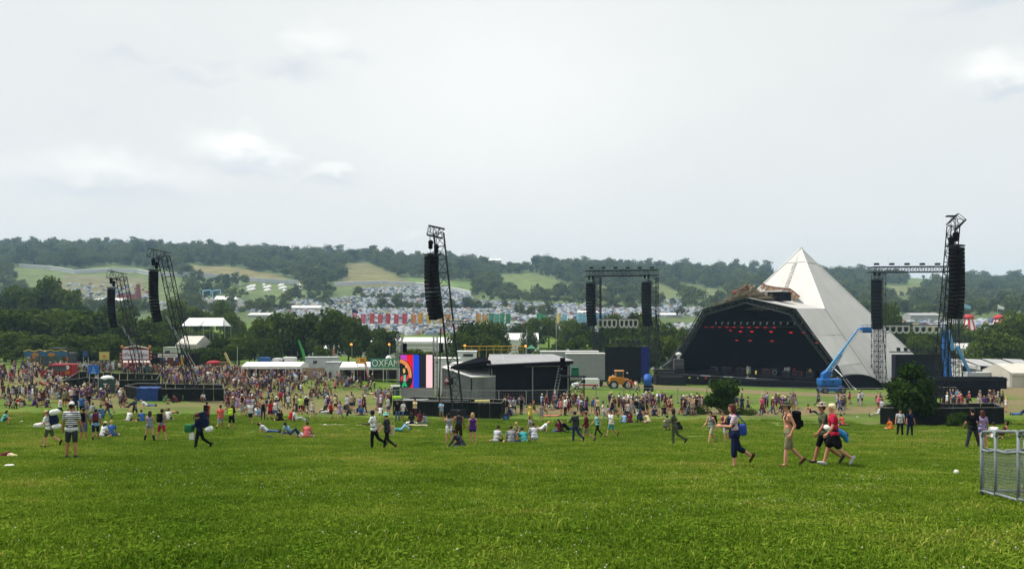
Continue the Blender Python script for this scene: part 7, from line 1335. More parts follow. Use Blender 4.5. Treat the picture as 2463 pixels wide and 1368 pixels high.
k = prop('green and white cool bag held in front by the red-haired person', 'cool_bag', 'bag', r_, (-.02, .44, .98), rb_mesh('cool_bag', (.42, .34, .34), .06, cloth('green')))
k = prop('white plastic water can hanging from the hand of the red-haired person', 'water_can', 'container', r_, (-.1, .30, .62), rb_mesh('water_can', (.14, .24, .34), .05, WHITE)); k = prop('round white mat end behind the red-haired person', 'sleeping_roll', 'bed roll', r_, (.0, -.42, .92), grow('roll', Caps().c((-.17, 0, 0), .13, (.17, 0, 0), .13), .02, 2, .5)); k.data.materials.append(cloth('white'))
r_, J = D(497, 1022, 'walk_b', 'A', 0, ('tee', 'red'), ('shorts', 'charcoal'), ('short', 'dark'), 'person in red seen from behind, upper left of the coral shirt', 1, fine=False); backpack(r_, J, 'black backpack over the red shirt', 'black')
D(530, 1035, 'walk_b', 'A', 0, ('tee', 'coral'), ('shorts', 'grey'), ('short', 'brown'), 'person in a bright coral shirt and grey shorts walking away', 1, shoes=sh('black'), fine=False); r_, J = D(557, 1035, 'walk_b', 'A', 0, ('tee', 'black'), ('shorts', 'black'), ('short', 'dark'), 'person in black walking away with a lime green backpack', 0, shoes=sh('black'), fine=False); backpack(r_, J, 'lime green backpack on the person in black', 'lime')
D(403, 1011, 'sit_cross', 'A', 0, ('tee', 'white'), ('shorts', 'charcoal'), ('short', 'brown'), 'person in white sitting on the grass right of the red shorts', 0, fine=False); D(425, 968, 'sit_lean', 60, 0, ('long', 'maroon'), ('trousers', 'black'), ('short', 'brown'), 'person in maroon sitting against the second hoarding from the left', 0, fine=False); D(395, 972, 'sit_knees', -40, 0, ('tee', 'green'), ('shorts', 'khaki'), ('short', 'dark'), 'person in dark green sitting against the second hoarding from the left', 0, fine=False); D(491, 966, 'sit_knees', 170, 0, ('tee', 'white'), ('shorts', 'navy'), ('short', 'dark'), 'person in white sitting alone against the right part of the second hoarding', 1, fine=False)
D(310, 985, 'prop', 70, 1, ('tee', 'navy'), ('shorts', 'maroon'), ('long', 'brown'), 'person in navy lounging before the second hoarding, leftmost', 0, fine=False); D(353, 982, 'prop', -80, 0, ('tee', 'white'), ('trousers', 'blue'), ('short', 'white' if False else 'grey'), 'person in white and blue lounging before the blue tarpaulin', 0, fine=False); D(408, 997, 'lie_knee', 'L', 0, None, ('shorts', 'khaki'), ('short', 'brown'), 'bare-chested person lying on the grass before the second hoarding', 1, fine=False)
D(602, 1020, 'walk_c', 'T', 0, ('tee', 'white'), ('shorts', 'navy'), ('short', 'brown'), 'person in a white shirt and navy shorts walking towards the viewer, centre left', 0, fine=False); D(617, 1000, 'sit_cross', 'A', 0, ('tee', 'white'), ('shorts', 'black'), ('short', 'auburn'), 'person in white sitting with back turned, right of the white-shirted walker', 0, fine=False)
D(642, 1047, 'prop', 'R', 1, ('tee', 'light grey'), ('trousers', 'denim'), ('bob', 'brown'), 'person in pale top and jeans lounging on the grass, feet to the right', 0, fine=False); D(697, 1046, 'sit_lean', 150, 0, ('tee', 'light blue'), ('trousers', 'denim'), ('short', 'dark'), 'person in pale blue hunched over on the grass beside the pink shirt', 3, fine=False); D(722, 1053, 'lie_knee', 'L', 0, ('tee', 'light grey'), ('trousers', 'dark denim'), ('short', 'brown'), 'person lying flat between the pale blue and the pink shirt', 0, fine=False); D(737, 1054, 'sit_cross', 'A', 0, ('long', 'salmon'), ('shorts', 'stone'), ('short', 'brown'), 'broad person in a pink shirt sitting with back turned', 0, fine=True)
D(674, 1013, 'sit_cross', 30, 0, ('tee', 'black'), ('shorts', 'black'), ('short', 'dark'), 'person in black sitting on the grass, centre left', 1, fine=False); D(698, 1015, 'sit_knees', -20, 1, ('tee', 'red'), ('trousers', 'dark denim'), ('long', 'blond'), 'blond person in red sitting between black and white shirts', 0, fine=False); D(713, 1016, 'sit_back', -70, 0, ('tee', 'white'), ('trousers', 'light grey'), ('short', 'brown'), 'person in white sitting with pale legs stretched to the right', 0, fine=False)
D(633, 1010, 'stand', 'A', 1, ('tank', 'black'), ('legging', 'navy'), ('long', 'blond'), 'person in dark vest and dark leggings before the left crowd', 0, fine=False); D(650, 1010, 'walk_b', 'A', 1, ('tee', 'red'), ('skirt', 'maroon'), ('long', 'auburn'), 'person in red and dark skirt before the left crowd', 0, fine=False); D(662, 1010, 'walk_b', -10, 0, ('tank', 'white'), ('shorts', 'blue'), ('short', 'dark'), 'person in a white basketball vest and blue shorts before the left crowd', 1, fine=False)
D(752, 1010, 'walk_b', -20, 1, ('tank', 'light grey'), ('hot', 'denim'), ('long', 'blond'), 'person in tiny denim shorts walking between two seated groups', 0, fine=False); D(796, 1009, 'walk_a', 160, 1, ('tank', 'red'), ('skirt', 'black'), ('long', 'auburn'), 'person in a red top and short black skirt, left of the purple dress', 0, fine=False); D(818, 1010, 'walk_b', 170, 1, ('dress', 'lilac'), None, ('long', 'dark'), 'person in a lilac dress with long dark hair walking on the pale grass', 0, fine=False)
D(723, 996, 'stand', 'A', 0, ('tee', 'hivis'), ('shorts', 'black'), ('short', 'dark'), 'steward in a bright yellow high-visibility vest seen from behind', 0, fine=False); D(675, 975, 'walk_b', 'A', 0, ('tee', 'crimson'), ('shorts', 'black'), ('short', 'dark'), 'person in crimson walking away left of the yellow vest', 1, fine=False); r_, J = D(687, 977, 'walk_b', 'A', 0, ('tee', 'white'), ('shorts', 'black'), ('short', 'brown'), 'person in white walking away left of the yellow vest', 1, fine=False); backpack(r_, J, 'small navy backpack over the white shirt left of the yellow vest', 'navy')
r_, J = D(899, 1083, 'walk_c', 80, 0, ('tee', 'white'), ('trousers', 'black'), ('short', 'dark'), 'person in a white ringer shirt and black trousers walking left with a pale bag', 3, shoes=sh('brown'))
def tote(r_, J, label, side=-1, c='cream'):
    mb = MB(); w, h = .17, .40
    for s in (-1, 1): mb.prism([(s * .03, -.17, -h), (s * .03, .17, -h), (s * .018, .13, 0), (s * .018, -.13, 0)], (.012 * s, 0, 0))
    mb.prism([(-.03, -.17, -h), (.03, -.17, -h), (.018, -.13, 0), (-.018, -.13, 0)], (0, .01, 0)); mb.prism([(-.03, .17, -h), (.03, .17, -h), (.018, .13, 0), (-.018, .13, 0)], (0, .01, 0)); mb.box((0, 0, -h), (.07, .33, .02))
    sd_ = J['shor' if side > 0 else 'shol']; mb.path([(0, -.1, 0), (-.02 * side, -.05, .22), (-.02 * side, .05, .22), (0, .1, 0)], .012, 5); q = Vector((sd_.x + side * .10, sd_.y - .17, sd_.z - .26)); o = prop(label, 'tote_bag', 'bag', r_, q, mb.mesh('tote_bag', cloth(c)), rot=(R(14), 0, 0)); return o
tote(r_, J, 'pale canvas bag on the shoulder of the white ringer shirt', 1)
r_, J = D(931, 1083, 'walk_b', 75, 1, ('tee', 'charcoal'), ('legging', 'black'), ('short', 'brown'), 'person in a green sun hat and dark clothes walking left', 0, hat=('sun', 'green_hat'), shoes=sh('maroon')); tote(r_, J, 'pale canvas bag on the shoulder of the person in the green hat', 1)
D(965, 1040, 'lie_knee', 'R', 1, ('tank', 'teal'), ('trousers', 'light blue'), ('short', 'dark'), 'person lying with bent knees in pale jeans behind the green sun hat', 0, fine=False)
D(990, 1021, 'sit_cross', 10, 0, ('tee', 'black'), ('trousers', 'white'), ('bob', 'brown'), 'person in black top and white trousers sitting before the middle hoarding', 0, fine=False); D(1008, 1021, 'sit_knees', -10, 1, ('long', 'maroon'), ('shorts', 'maroon'), ('long', 'dark'), 'person in maroon sitting before the middle hoarding', 0, fine=False); D(1025, 1019, 'sit_cross', 60, 1, ('tee', 'grey'), ('trousers', 'denim'), ('long', 'dark'), 'person in grey sitting at the right of three before the middle hoarding', 0, fine=False)
D(956, 1013, 'stand', 20, 0, ('tee', 'black'), ('trousers', 'denim'), ('short', 'brown'), 'person in black shirt and jeans at the left end of the middle hoarding', 0, fine=False); D(969, 1013, 'walk_b', -120, 0, ('tee', 'white'), ('shorts', 'blue'), ('short', 'dark'), 'person in white shirt and blue shorts at the left end of the middle hoarding', 1, fine=False); D(999, 1004, 'walk_c', 150, 0, ('tee', 'cream'), ('trousers', 'maroon'), ('short', 'dark'), 'person in a cream shirt passing the middle hoarding', 1, fine=False); D(1062, 1012, 'stand_folded', 150, 0, ('tee', 'light blue'), ('shorts', 'khaki'), ('short', 'brown'), 'person in a pale blue shirt and khaki shorts in front of the middle hoarding', 1, shoes=None, fine=False)
r_, J = D(1080, 1070, 'arms_up', 20, 1, ('tank', 'grey'), ('hot', 'black'), ('bob', 'dark'), 'person in grey vest raising both hands to the face', 0); o = prop('white cloth tied round the waist of the person in the grey vest', 'waist_cloth', 'cloth', r_, (0, 0, .78), grow('waist_cloth', Caps().c((-.10, -.04, .16), .09, (-.12, -.06, -.12), .075).c((.10, -.04, .16), .09, (.10, -.06, -.1), .075).c((-.1, -.06, .02), .08, (.1, -.06, .02), .08), .015, 3, .5)); o.data.materials.append(cloth('white'))
r_, J = D(1103, 1073, 'stand', 10, 0, None, ('shorts', 'dark brown'), ('short', 'dark'), 'bare-backed person in dark brown shorts and dark cap with a grey backpack', 1, hat=('cap', 'charcoal'), shoes=None); backpack(r_, J, 'grey backpack on one shoulder of the bare-backed person', 'charcoal'); D(1137, 1073, 'stand', 15, 1, ('tank', 'purple'), ('hot', 'navy'), ('bob', 'blond'), 'person in a loose purple vest seen from behind', 0, shoes=sh('stone'))
D(1112, 1079, 'sit_lean', 70, 0, ('long', 'charcoal'), ('trousers', 'navy'), ('short', 'brown'), 'person in a dark jacket sitting bent to the left below the purple vest', 1, shoes=sh('black'))
D(1193, 1066, 'sit_cross', -30, 0, ('tee', 'light grey'), ('shorts', 'black'), ('short', 'dark'), 'person in pale grey sitting at the left of the seated five', 0); D(1230, 1067, 'sit_cross', 5, 0, ('long', 'grey'), ('shorts', 'olive'), ('short', 'brown'), 'person in a grey hooded top sitting second in the seated five', 0); D(1249, 1060, 'sit_knees', 140, 0, ('tee', 'khaki'), ('shorts', 'black'), ('short', 'blond'), 'fair person facing the others in the seated five', 0); D(1262, 1068, 'sit_lean', 20, 0, ('tee', 'teal'), ('trousers', 'navy'), ('short', 'brown'), 'person in dark teal sitting low in the seated five', 0); D(1286, 1067, 'sit_knees', 15, 0, ('long', 'light grey'), ('shorts', 'denim'), ('short', 'auburn'), 'person in a pale hooded top at the right of the seated five', 0)
D(1282, 1039, 'sit_back', -110, 0, ('tee', 'grey'), ('shorts', 'olive'), ('short', 'brown'), 'person in grey leaning back behind the seated five', 1, fine=False); D(1303, 1041, 'prop', 'L', 1, ('tee', 'white'), ('hot', 'white'), ('bob', 'blond'), 'fair person in white lying propped up behind the seated five', 0, fine=False); D(1346, 1041, 'sit_cross', 15, 0, ('tee', 'maroon'), ('trousers', 'denim'), ('short', 'brown'), 'person in mauve sitting between the seated five and the dark hood', 0, fine=False); D(1366, 1041, 'prop', 'R', 0, ('long', 'black'), ('trousers', 'dark denim'), ('short', 'dark'), 'person in black lying behind the dark-hooded walker', 0, fine=False)
D(1384, 1065, 'walk_c', 40, 0, ('long', 'charcoal'), ('trousers', 'dark denim'), ('curly', 'dark'), 'person in a dark hooded top and jeans walking away to the left', 0, shoes=sh('black')); D(1411, 1064, 'walk_b', 85, 0, ('long', 'maroon'), ('shorts', 'khaki'), ('short', 'brown'), 'person in a maroon shirt and khaki shorts walking left', 0, shoes=sh('charcoal')); D(1437, 1052, 'walk_a', 120, 1, ('tank', 'turquoise'), ('legging', 'black'), ('bob', 'red'), 'person with red hair, pale blue top and black leggings walking', 0, shoes=sh('black')); D(1470, 1052, 'walk_b', 120, 0, ('tee', 'white'), ('shorts', 'teal'), ('short', 'dark'), 'person in a white shirt and teal shorts walking towards the left', 0, shoes=sh('black'))
D(1276, 1014, 'walk_b', 170, 1, ('dress', 'yellow'), None, ('long', 'auburn'), 'person in a short yellow dress with long auburn hair', 0, fine=False); D(1302, 1015, 'stand', -160, 1, ('dress', 'patterned'), None, ('long', 'auburn'), 'person in a patterned pale dress right of the yellow dress', 0, fine=False); D(1452, 1013, 'walk_c', 100, 0, ('tank', 'white'), ('trousers', 'grey'), ('short', 'dark'), 'person in a white vest and grey patterned trousers', 1, fine=False); D(1511, 1012, 'stand', 'A', 0, ('tank', 'light grey'), ('trousers', 'navy'), ('short', 'brown'), 'person in a pale vest and navy trousers seen from behind', 0, fine=False)
D(1502, 1018, 'sit_cross', -5, 1, ('tee', 'light blue'), ('trousers', 'denim'), ('short', 'dark'), 'person in light blue sitting at the left of a seated four', 0, fine=False); D(1515, 1018, 'sit_cross', 10, 0, ('tee', 'maroon'), ('shorts', 'charcoal'), ('short', 'brown'), 'person in maroon sitting second of a seated four', 0, fine=False); D(1542, 1017, 'sit_knees', 20, 1, ('long', 'navy'), ('trousers', 'navy'), ('long', 'dark'), 'person in navy sitting third of a seated four', 0, fine=False); D(1561, 1017, 'sit_lean', 40, 0, ('tee', 'cream'), ('shorts', 'stone'), ('short', 'brown'), 'person in cream sitting at the right of a seated four', 0, fine=False)
D(1573, 1001, 'sit_cross', -30, 0, ('tee', 'navy'), ('shorts', 'charcoal'), ('short', 'dark'), 'person in navy sitting behind the seated four, back turned', 0, fine=False); D(1598, 1001, 'sit_knees', 0, 0, ('tee', 'black'), ('trousers', 'olive'), ('short', 'dark'), 'person in black sitting alone above the olive jumpsuit', 0, fine=False)
D(1622, 1072, 'walk_c', 70, 0, ('long', 'olive'), ('trousers', 'olive'), ('bob', 'dark'), 'person in an olive green boiler suit walking left', 0, shoes=sh('charcoal')); D(1600, 1036, 'sit_knees', -40, 0, ('tee', 'olive'), ('trousers', 'khaki'), ('short', 'dark'), 'person in olive sitting behind the boiler suit', 0, fine=False); D(1637, 1035, 'sit_lean', 40, 0, ('long', 'black'), ('shorts', 'black'), ('short', 'dark'), 'person in black sitting right behind the boiler suit', 0, fine=False)
r_, J = D(1711, 1067, 'walk_a', 120, 0, ('tank', 'navy_white_stripes'), ('shorts', 'stone'), ('short', 'dark'), 'person in a navy vest with white stripes and pale shorts', 0, shoes=sh('charcoal')); backpack(r_, J, 'small black backpack on the striped navy vest', 'black'); r_, J = D(1742, 1064, 'walk_c', 110, 0, ('tank', 'maroon'), ('shorts', 'light grey'), ('short', 'brown'), 'person in a maroon vest half behind the woman with the blue bag', 0, shoes=sh('grey')); tote(r_, J, 'dark grey shoulder bag of the person in the maroon vest', -1, 'charcoal')
r_, J = D(1766, 1126, 'walk_c', 92, 1, ('tee', 'floral'), ('crop', 'navy'), ('bob', 'auburn'), 'woman with auburn hair in navy dungarees walking left at the right of the picture', 2, shoes=sh('brown'), size=1.03)
# bib of the dungarees
o = put('bib', grow('bib', Caps().c(J['pel'] + Vector((-.085, 0, -.03)), .134, J['pel'] + Vector((.085, 0, -.03)), .134).c(J['pel'], .138, J['waist'] + Vector((0, .01, .06)), .128).c(J['waist'] + Vector((-.06, .05, .05)), .08, J['chest'] + Vector((-.055, .085, .02)), .068).c(J['waist'] + Vector((.06, .05, .05)), .08, J['chest'] + Vector((.055, .085, .02)), .068).c(J['chest'] + Vector((-.08, .12, .04)), .028, J['neck'] + Vector((-.09, -.01, .0)), .026).c(J['chest'] + Vector((.08, .12, .04)), .028, J['neck'] + Vector((.09, -.01, .0)), .026).c(J['neck'] + Vector((-.09, -.01, 0)), .026, J['waist'] + Vector((0, -.13, .1)), .03).c(J['neck'] + Vector((.09, -.01, 0)), .026, J['waist'] + Vector((0, -.13, .1)), .03), .013, 2, .5), r_); o.data.materials.append(cloth('navy'))
hb = rb_mesh('shoulder_bag', (.13, .30, .32), .07, mat('bag_blue', '#24449a', .5, .2, 6)); bg = thing('shoulder_bag', 'bright blue shoulder bag of the woman in dungarees', 'bag', r_.matrix_basis @ Vector((.22, -.26, .96)), r_.rotation_euler.z); put('bag', hb, bg); mb = MB(); mb.path([(0, -.12, .16), (-.06, .08, .36), (-.11, .20, .42), (-.05, .2, .3), (0, .12, .16)], .018, 6); mb.build('strap', mat('bag_blue', '#24449a'), bg)
r_, J = D(1896, 1125, 'walk_pocket', 88, 0, None, ('shorts', 'khaki'), ('short', 'brown'), 'bare-chested man in a khaki sun hat and khaki shorts walking left', 0, hat=('sun', 'olive'), shoes=sh('brown'), size=1.0); backpack(r_, J, 'black backpack on the bare-chested man in the sun hat', 'black')
r_, J = D(1982, 1119, 'walk_b', 88, 0, ('tee', 'olive'), ('shorts', 'black'), ('short', 'brown'), 'man in a patterned sun hat and olive shirt walking beside the blond woman', 1, hat=('sun', 'patterned_hat'), shoes=sh('charcoal'))
r_, J = D(2006, 1122, 'walk_b', 86, 1, ('tee', 'crimson'), ('skirt', 'black'), ('short', 'platinum'), 'woman with short blond hair in a crimson shirt and black skirt', 0, shoes=sh('light grey'), size=1.05)
bb = thing('waist_jacket', 'bright blue jacket tied round the waist of the blond woman', 'jacket', r_.matrix_basis @ Vector((.06, -.12, .86)), r_.rotation_euler.z); o = put('cloth', grow('cloth', Caps().c((-.10, .10, .12), .07, (-.08, -.12, -.02), .09).c((.10, .10, .12), .07, (.10, -.14, -.02), .10).c((-.05, -.14, -.04), .08, (.0, -.24, -.2), .06).c((.1, -.14, -.04), .08, (.1, -.26, -.14), .07), .014, 3, .5), bb); o.data.materials.append(mat('jacket_blue', '#2a7fc4', .6, .12, 8)); MB().tube((.08, -.30, -.1), (.1, -.2, .02), .05, 8, .03).build('sleeve', mat('sleeve_navy', '#1c2f6a'), bb)
pb_ = prop('white bundle held at the chest of the man in the patterned hat', 'white_bundle', 'bundle', bpy.data.objects[bpy.data.objects.find('person')] if False else r_, (-.45, .32, 1.06), grow('bundle', Caps().c((-.04, 0, 0), .085, (.05, .0, .01), .08), .02, 2, .5)); pb_.data.materials.append(WHITE)
D(2165, 1050, 'stand', 170, 0, ('tee', 'light grey'), ('trousers', 'black'), ('short', 'dark'), 'person in a pale grey shirt and black trousers facing the viewer by the right-hand hoarding', 0, shoes=sh('stone'), fine=False); D(2189, 1051, 'stand', -170, 0, ('tee', 'navy'), ('trousers', 'navy'), ('short', 'brown'), 'person in navy standing beside the pale grey shirt', 1, shoes=sh('black'), fine=False); D(2144, 1034, 'sit_cross', 20, 1, ('tee', 'orange'), ('shorts', 'orange'), ('short', 'brown'), 'person in orange crouching at the left end of the right-hand hoarding', 0, fine=False)
D(2340, 1082, 'stand_wide', 0, 0, ('tee', 'black'), ('trousers', 'charcoal'), ('short', 'dark'), 'person in black seen from behind just left of the pen barrier', 0, shoes=sh('black')); D(2363, 1081, 'stand', -6, 1, ('tee', 'lilac'), ('hot', 'denim'), ('long', 'auburn'), 'person with very long auburn hair and pale top behind the pen barrier', 0, shoes=sh('salmon'))
D(2392, 1057, 'sit_cross', -20, 0, ('tee', 'white'), ('shorts', 'khaki'), ('short', 'dark'), 'person in white sitting behind the pen barrier', 1, fine=False); D(2412, 1055, 'sit_back', 60, 1, ('tank', 'brown'), ('shorts', 'maroon'), ('bob', 'dark'), 'person in brown sitting behind the pen barrier', 1, fine=False); D(2455, 1003, 'prop', 'L', 0, ('tee', 'navy'), ('trousers', 'blue'), ('short', 'dark'), 'person in navy reclining at the far right edge', 0, fine=False); D(2372, 1000, 'sit_knees', 60, 0, ('tee', 'black'), ('trousers', 'black'), ('short', 'dark'), 'person in black crouching at the right end of the right-hand hoarding', 0, fine=False)
D(1949, 998, 'sit_back', -80, 0, ('tank', 'maroon'), ('trousers', 'black'), ('short', 'dark'), 'person in a maroon vest sitting with black legs out, behind the patterned hat', 0, fine=False); D(2028, 1024, 'sit_cross', 20, 0, ('tee', 'coral'), ('shorts', 'navy'), ('short', 'dark'), 'person in coral sitting right behind the blond woman', 0, fine=False); D(2112, 1003, 'sit_back', 80, 0, ('tee', 'light grey'), ('trousers', 'stone'), ('short', 'brown'), 'person in pale grey sitting left of the round dark bush', 0, fine=False); D(1838, 999, 'sit_knees', 30, 0, ('long', 'maroon'), ('trousers', 'teal'), ('short', 'dark'), 'person in maroon sitting on the trodden strip before the stage', 0, fine=False)
D(2148, 1001, 'sit_lean', 60, 0, ('tee', 'hivis'), ('trousers', 'black'), ('short', 'dark'), 'steward in a lime vest bending behind the right-hand hoarding', 0, fine=False)
D(6, 1022, 'sit_knees', -60, 1, ('tee', 'turquoise'), ('shorts', 'charcoal'), ('long', 'dark'), 'dark-haired person in pale green sitting at the far left edge', 0, fine=False)
bk_ = thing('backpack', 'blue and black backpack left standing alone on the grass right of the middle hoarding', 'backpack', ground(1217, 1011)); put('bag', rb_mesh('bag', (.5, .34, .62), .12, cloth('navy')), bk_, (0, 0, .3)); put('pocket', rb_mesh('pocket', (.34, .1, .3), .04, cloth('blue')), bk_, (0, -.19, .24))
lb = thing('crumpled_jacket', 'crumpled tan and dark jacket lying on the grass at the far left', 'jacket', ground(22, 1100)); o = put('cloth', grow('cloth', Caps().c((-.2, 0, .06), .10, (-.02, .03, .09), .11).c((-.3, -.06, .04), .05, (-.1, 0, .06), .08), .015, 3, .5), lb); o.data.materials.append(cloth('maroon')); o = put('cloth', grow('cloth', Caps().c((.02, 0, .07), .10, (.22, .0, .05), .06).c((.2, 0, .05), .06, (.27, -.03, .04), .05), .015, 3, .5), lb); o.data.materials.append(cloth('cream'))
for i, (px, py, lab) in enumerate(((52, 1014, 'white carrier bag lying on the grass near the left edge'), (22, 1123, 'scatter of white paper on the grass at the lower left'), (782, 1022, 'white paper plate on the worn path, centre left'), (2062, 1003, 'white paper scrap on the grass right of the blond woman'), (1021, 1078, 'small black can on the grass left of the dark jacket'), (1166, 1067, 'dark bag on the grass left of the seated five'))):
    t = thing('litter', lab, 'litter', ground(px, py)); o = put('piece', grow('piece', Caps().c((-.09, 0, .03), .05, (.08, .02, .03), .06), .015, 2, .5), t); o.data.materials.append(WHITE if i < 4 else cloth('black'))

for i, (px, py, c, lab) in enumerate(((655, 1051, 'navy', 'navy blanket spread under the lounging group, centre left'), (1300, 1043, 'dark denim', 'dark blue blanket under the group behind the seated five'), (1005, 1023, 'stone', 'pale blanket under the three before the middle hoarding'), (150, 968, 'red', 'red blanket among the seated groups at the left'), (85, 975, 'maroon', 'maroon blanket among the seated groups at the far left'), (790, 985, 'cream', 'cream blanket on the pale grass, centre left'), (1325, 1000, 'salmon', 'salmon blanket on the trodden strip right of the middle hoarding'), (870, 990, 'denim', 'blue blanket left of the middle hoarding'))):
    p = ground(px, py); mb = MB(); n = 5
    for a in range(n):
        for b in range(n):
            q = [((-.8 + 1.6 * u / n) , (-.6 + 1.2 * v / n)) for u, v in ((a, b), (a + 1, b), (a + 1, b + 1), (a, b + 1))]; mb.prism([(x, y, float(gz(p.x + x, p.y + y)) - p.z + .05 + .02 * math.sin(x * 7 + i) * math.cos(y * 6)) for x, y in q], (0, 0, .012))
    t = thing('blanket', lab, 'blanket', p, 0, 'blankets on the grass'); mb.build('cloth', cloth(c), t)
# ---------------------------------------------------------------- the rest of the crowd
TOPS = ['white', 'white', 'black', 'black', 'charcoal', 'navy', 'navy', 'dark brown', 'purple', 'grey', 'grey', 'light grey', 'red', 'maroon', 'blue', 'light blue', 'charcoal', 'charcoal', 'pink', 'cream', 'purple', 'lilac', 'olive', 'stone', 'grey', 'black', 'dark denim', 'maroon', 'brown', 'khaki', 'maroon']
BOTS = ['denim', 'black', 'navy', 'khaki', 'charcoal', 'stone', 'dark denim', 'black', 'olive', 'brown', 'charcoal', 'light grey', 'dark brown', 'navy']
SKN = ['skin_fair', 'skin_tan', 'skin_pink']
FP = [('stand', 0, 'tee', 'shorts', 'short'), ('stand', 1, 'tank', 'hot', 'long'), ('walk_a', 0, 'tee', 'shorts', 'short'), ('walk_b', 0, 'tee', 'trousers', 'short'), ('walk_a', 1, 'tank', 'skirt', 'long'), ('stand_folded', 0, 'long', 'trousers', 'short'), ('walk_b', 1, 'dress', None, 'long'), ('stand_wide', 0, 'tee', 'shorts', 'short'),
      ('sit_cross', 0, 'tee', 'shorts', 'short'), ('sit_knees', 1, 'tee', 'trousers', 'long'), ('sit_back', 0, 'tee', 'shorts', 'short'), ('prop', 0, 'tee', 'trousers', 'short'), ('lie_back', 1, 'tank', 'shorts', 'bob')]
def far_body(pose, fem, top, bot, hair, voxel=.034, ratio=.42, hat=False):
    """one continuous body; each face takes the cloth, skin or hair of the limb it belongs to"""
    J = sk(pose, fem); sets = [(0, body_caps(J)), (1, top_caps(J, top)), (3, hair_caps(J, hair))] + ([(2, bot_caps(J, bot))] if bot else []) + [(4, shoe_caps(J))]
    if hat: sets.append((5, hat_caps(J, 'sun')))
    allc = [c for _, s in sets for c in s]; tags = np.array([t for t, s in sets for _ in s]); me = grow('person', Caps(allc), voxel, 1, ratio); n = len(me.polygons); cen = np.zeros(n * 3); me.polygons.foreach_get('center', cen); cen = cen.reshape(-1, 3)
    p0 = np.array([c[0] for c in allc]); r0 = np.array([c[1] for c in allc]); d_ = np.array([c[2] - c[0] for c in allc]); r1 = np.array([c[3] for c in allc]); L2 = (d_ ** 2).sum(1) + 1e-9
    t = np.clip(((cen[:, None] - p0[None]) * d_[None]).sum(2) / L2, 0, 1); q = p0[None] + d_[None] * t[..., None]; sd_ = np.linalg.norm(cen[:, None] - q, axis=2) - (r0 + (r1 - r0) * t); m_ = tags[sd_.argmin(1)]
    me.polygons.foreach_set('material_index', m_.astype(np.int32)); return me, 6 if hat else 5
FAR = []
for f in FP:
    me, ns = far_body(*f)
    for s in range(ns): me.materials.append(SKINS[0])
    FAR.append((f, me))
for f in (FP[0], FP[3], FP[4], FP[8]):
    me, ns = far_body(*f, hat=True)
    for s in range(ns): me.materials.append(SKINS[0])
    FAR.append((f, me))
ZONES = [ # px range, row range, how many, share standing, group of the zone, phrase
 ((1195, 1330), (980, 1000), 24, .8, 'before the mixing tent'), ((1335, 1460), (974, 1002), 36, .85, 'right of the scaffold tower'), ((1464, 1560), (974, 1004), 48, .88, 'below the yellow loader'), ((1560, 1615), (972, 996), 16, .9, 'near the ragged bush'), ((1640, 1712), (982, 1000), 36, .95, 'left of the ragged bush'), ((1772, 1800), (980, 992), 6, 1, 'right of the ragged bush'),
 ((1830, 1915), (978, 1000), 24, .95, 'behind the khaki hat'), ((1960, 2130), (970, 998), 26, .9, 'left of the round bush'), ((2225, 2400), (968, 990), 30, .95, 'behind the right mast'), ((2380, 2463), (965, 1000), 7, .8, 'near the right edge'),
 ((900, 945), (955, 1004), 24, .75, 'left of the middle hoarding'), ((740, 905), (940, 1000), 52, .5, 'left of the striped screen'), ((560, 740), (945, 1004), 76, .85, 'left of the yellow vest'), ((700, 900), (912, 940), 60, .55, 'before the stall tents'), ((540, 720), (898, 945), 230, .97, 'before the long stall'), ((390, 560), (898, 936), 190, .96, 'before the food stall'), ((280, 400), (892, 908), 70, .97, 'before the coffee stall'), ((0, 280), (890, 925), 200, .85, 'in the far left crowd'), ((0, 300), (925, 968), 110, .5, 'at the far left'), ((120, 300), (965, 1000), 26, .5, 'left of the second hoarding'), ((0, 120), (955, 985), 24, .35, 'seated at the far left'), ((545, 620), (960, 1000), 26, .8, 'right of the second hoarding'), ((815, 950), (898, 912), 60, .98, 'under the stall tent by the OXFAM sign'), ((590, 720), (896, 905), 70, 1.0, 'under the long stall tent'), ((700, 900), (905, 915), 20, .8, 'along the stall fronts'), ((985, 1080), (955, 968), 8, 1, 'inside the middle hoarding'), ((1500, 1540), (938, 944), 5, 1, 'beside the yellow loader')]
BLOCK = [([(940, 1000), (1215, 1000), (1215, 965), (940, 965)], 0), ([(295, 962), (540, 962), (540, 936), (295, 936)], 0), ([(150, 932), (380, 932), (380, 905), (150, 905)], 0), ([(1690, 1000), (1782, 1000), (1782, 985), (1690, 985)], 0)]
auto = []; taken = list(PEOPLE)
for zi, (xr, yr, n, stand, ph) in enumerate(ZONES):
    for _ in range(n):
        for tries in range(12):
            px, py = rng.uniform(*xr), rng.uniform(*yr)
            if rng.random() < .6 and auto and auto[-1][5] == zi: px = min(xr[1], max(xr[0], auto[-1][0] + rng.gauss(0, 9))); py = min(yr[1], max(yr[0], auto[-1][1] + rng.gauss(0, 3)))
            if zi not in (25,) and any(inpoly(np.array(px), np.array(py), b) for b, _ in BLOCK): continue
            p = ground(px, py)
            if all((p.x - a) ** 2 + (p.y - b) ** 2 > .34 for a, b in taken): break
        else: continue
        taken.append((p.x, p.y)); up_ = rng.random() < stand
        i = rng.choice([0, 1, 2, 3, 4, 5, 6, 7, 13, 14, 15]) if up_ else rng.choice([8, 8, 9, 9, 10, 11, 12, 16]); auto.append((px, py, p, i, up_, zi, rng.choice(TOPS), rng.choice(BOTS), rng.choice(SKN), rng.choice(['brown', 'dark', 'dark', 'blond', 'auburn', 'brown']), rng.choice([0, 90, 180, -90, 20, 160, 75, -70, 100]) + rng.uniform(-20, 20), rng.uniform(.93, 1.06)))
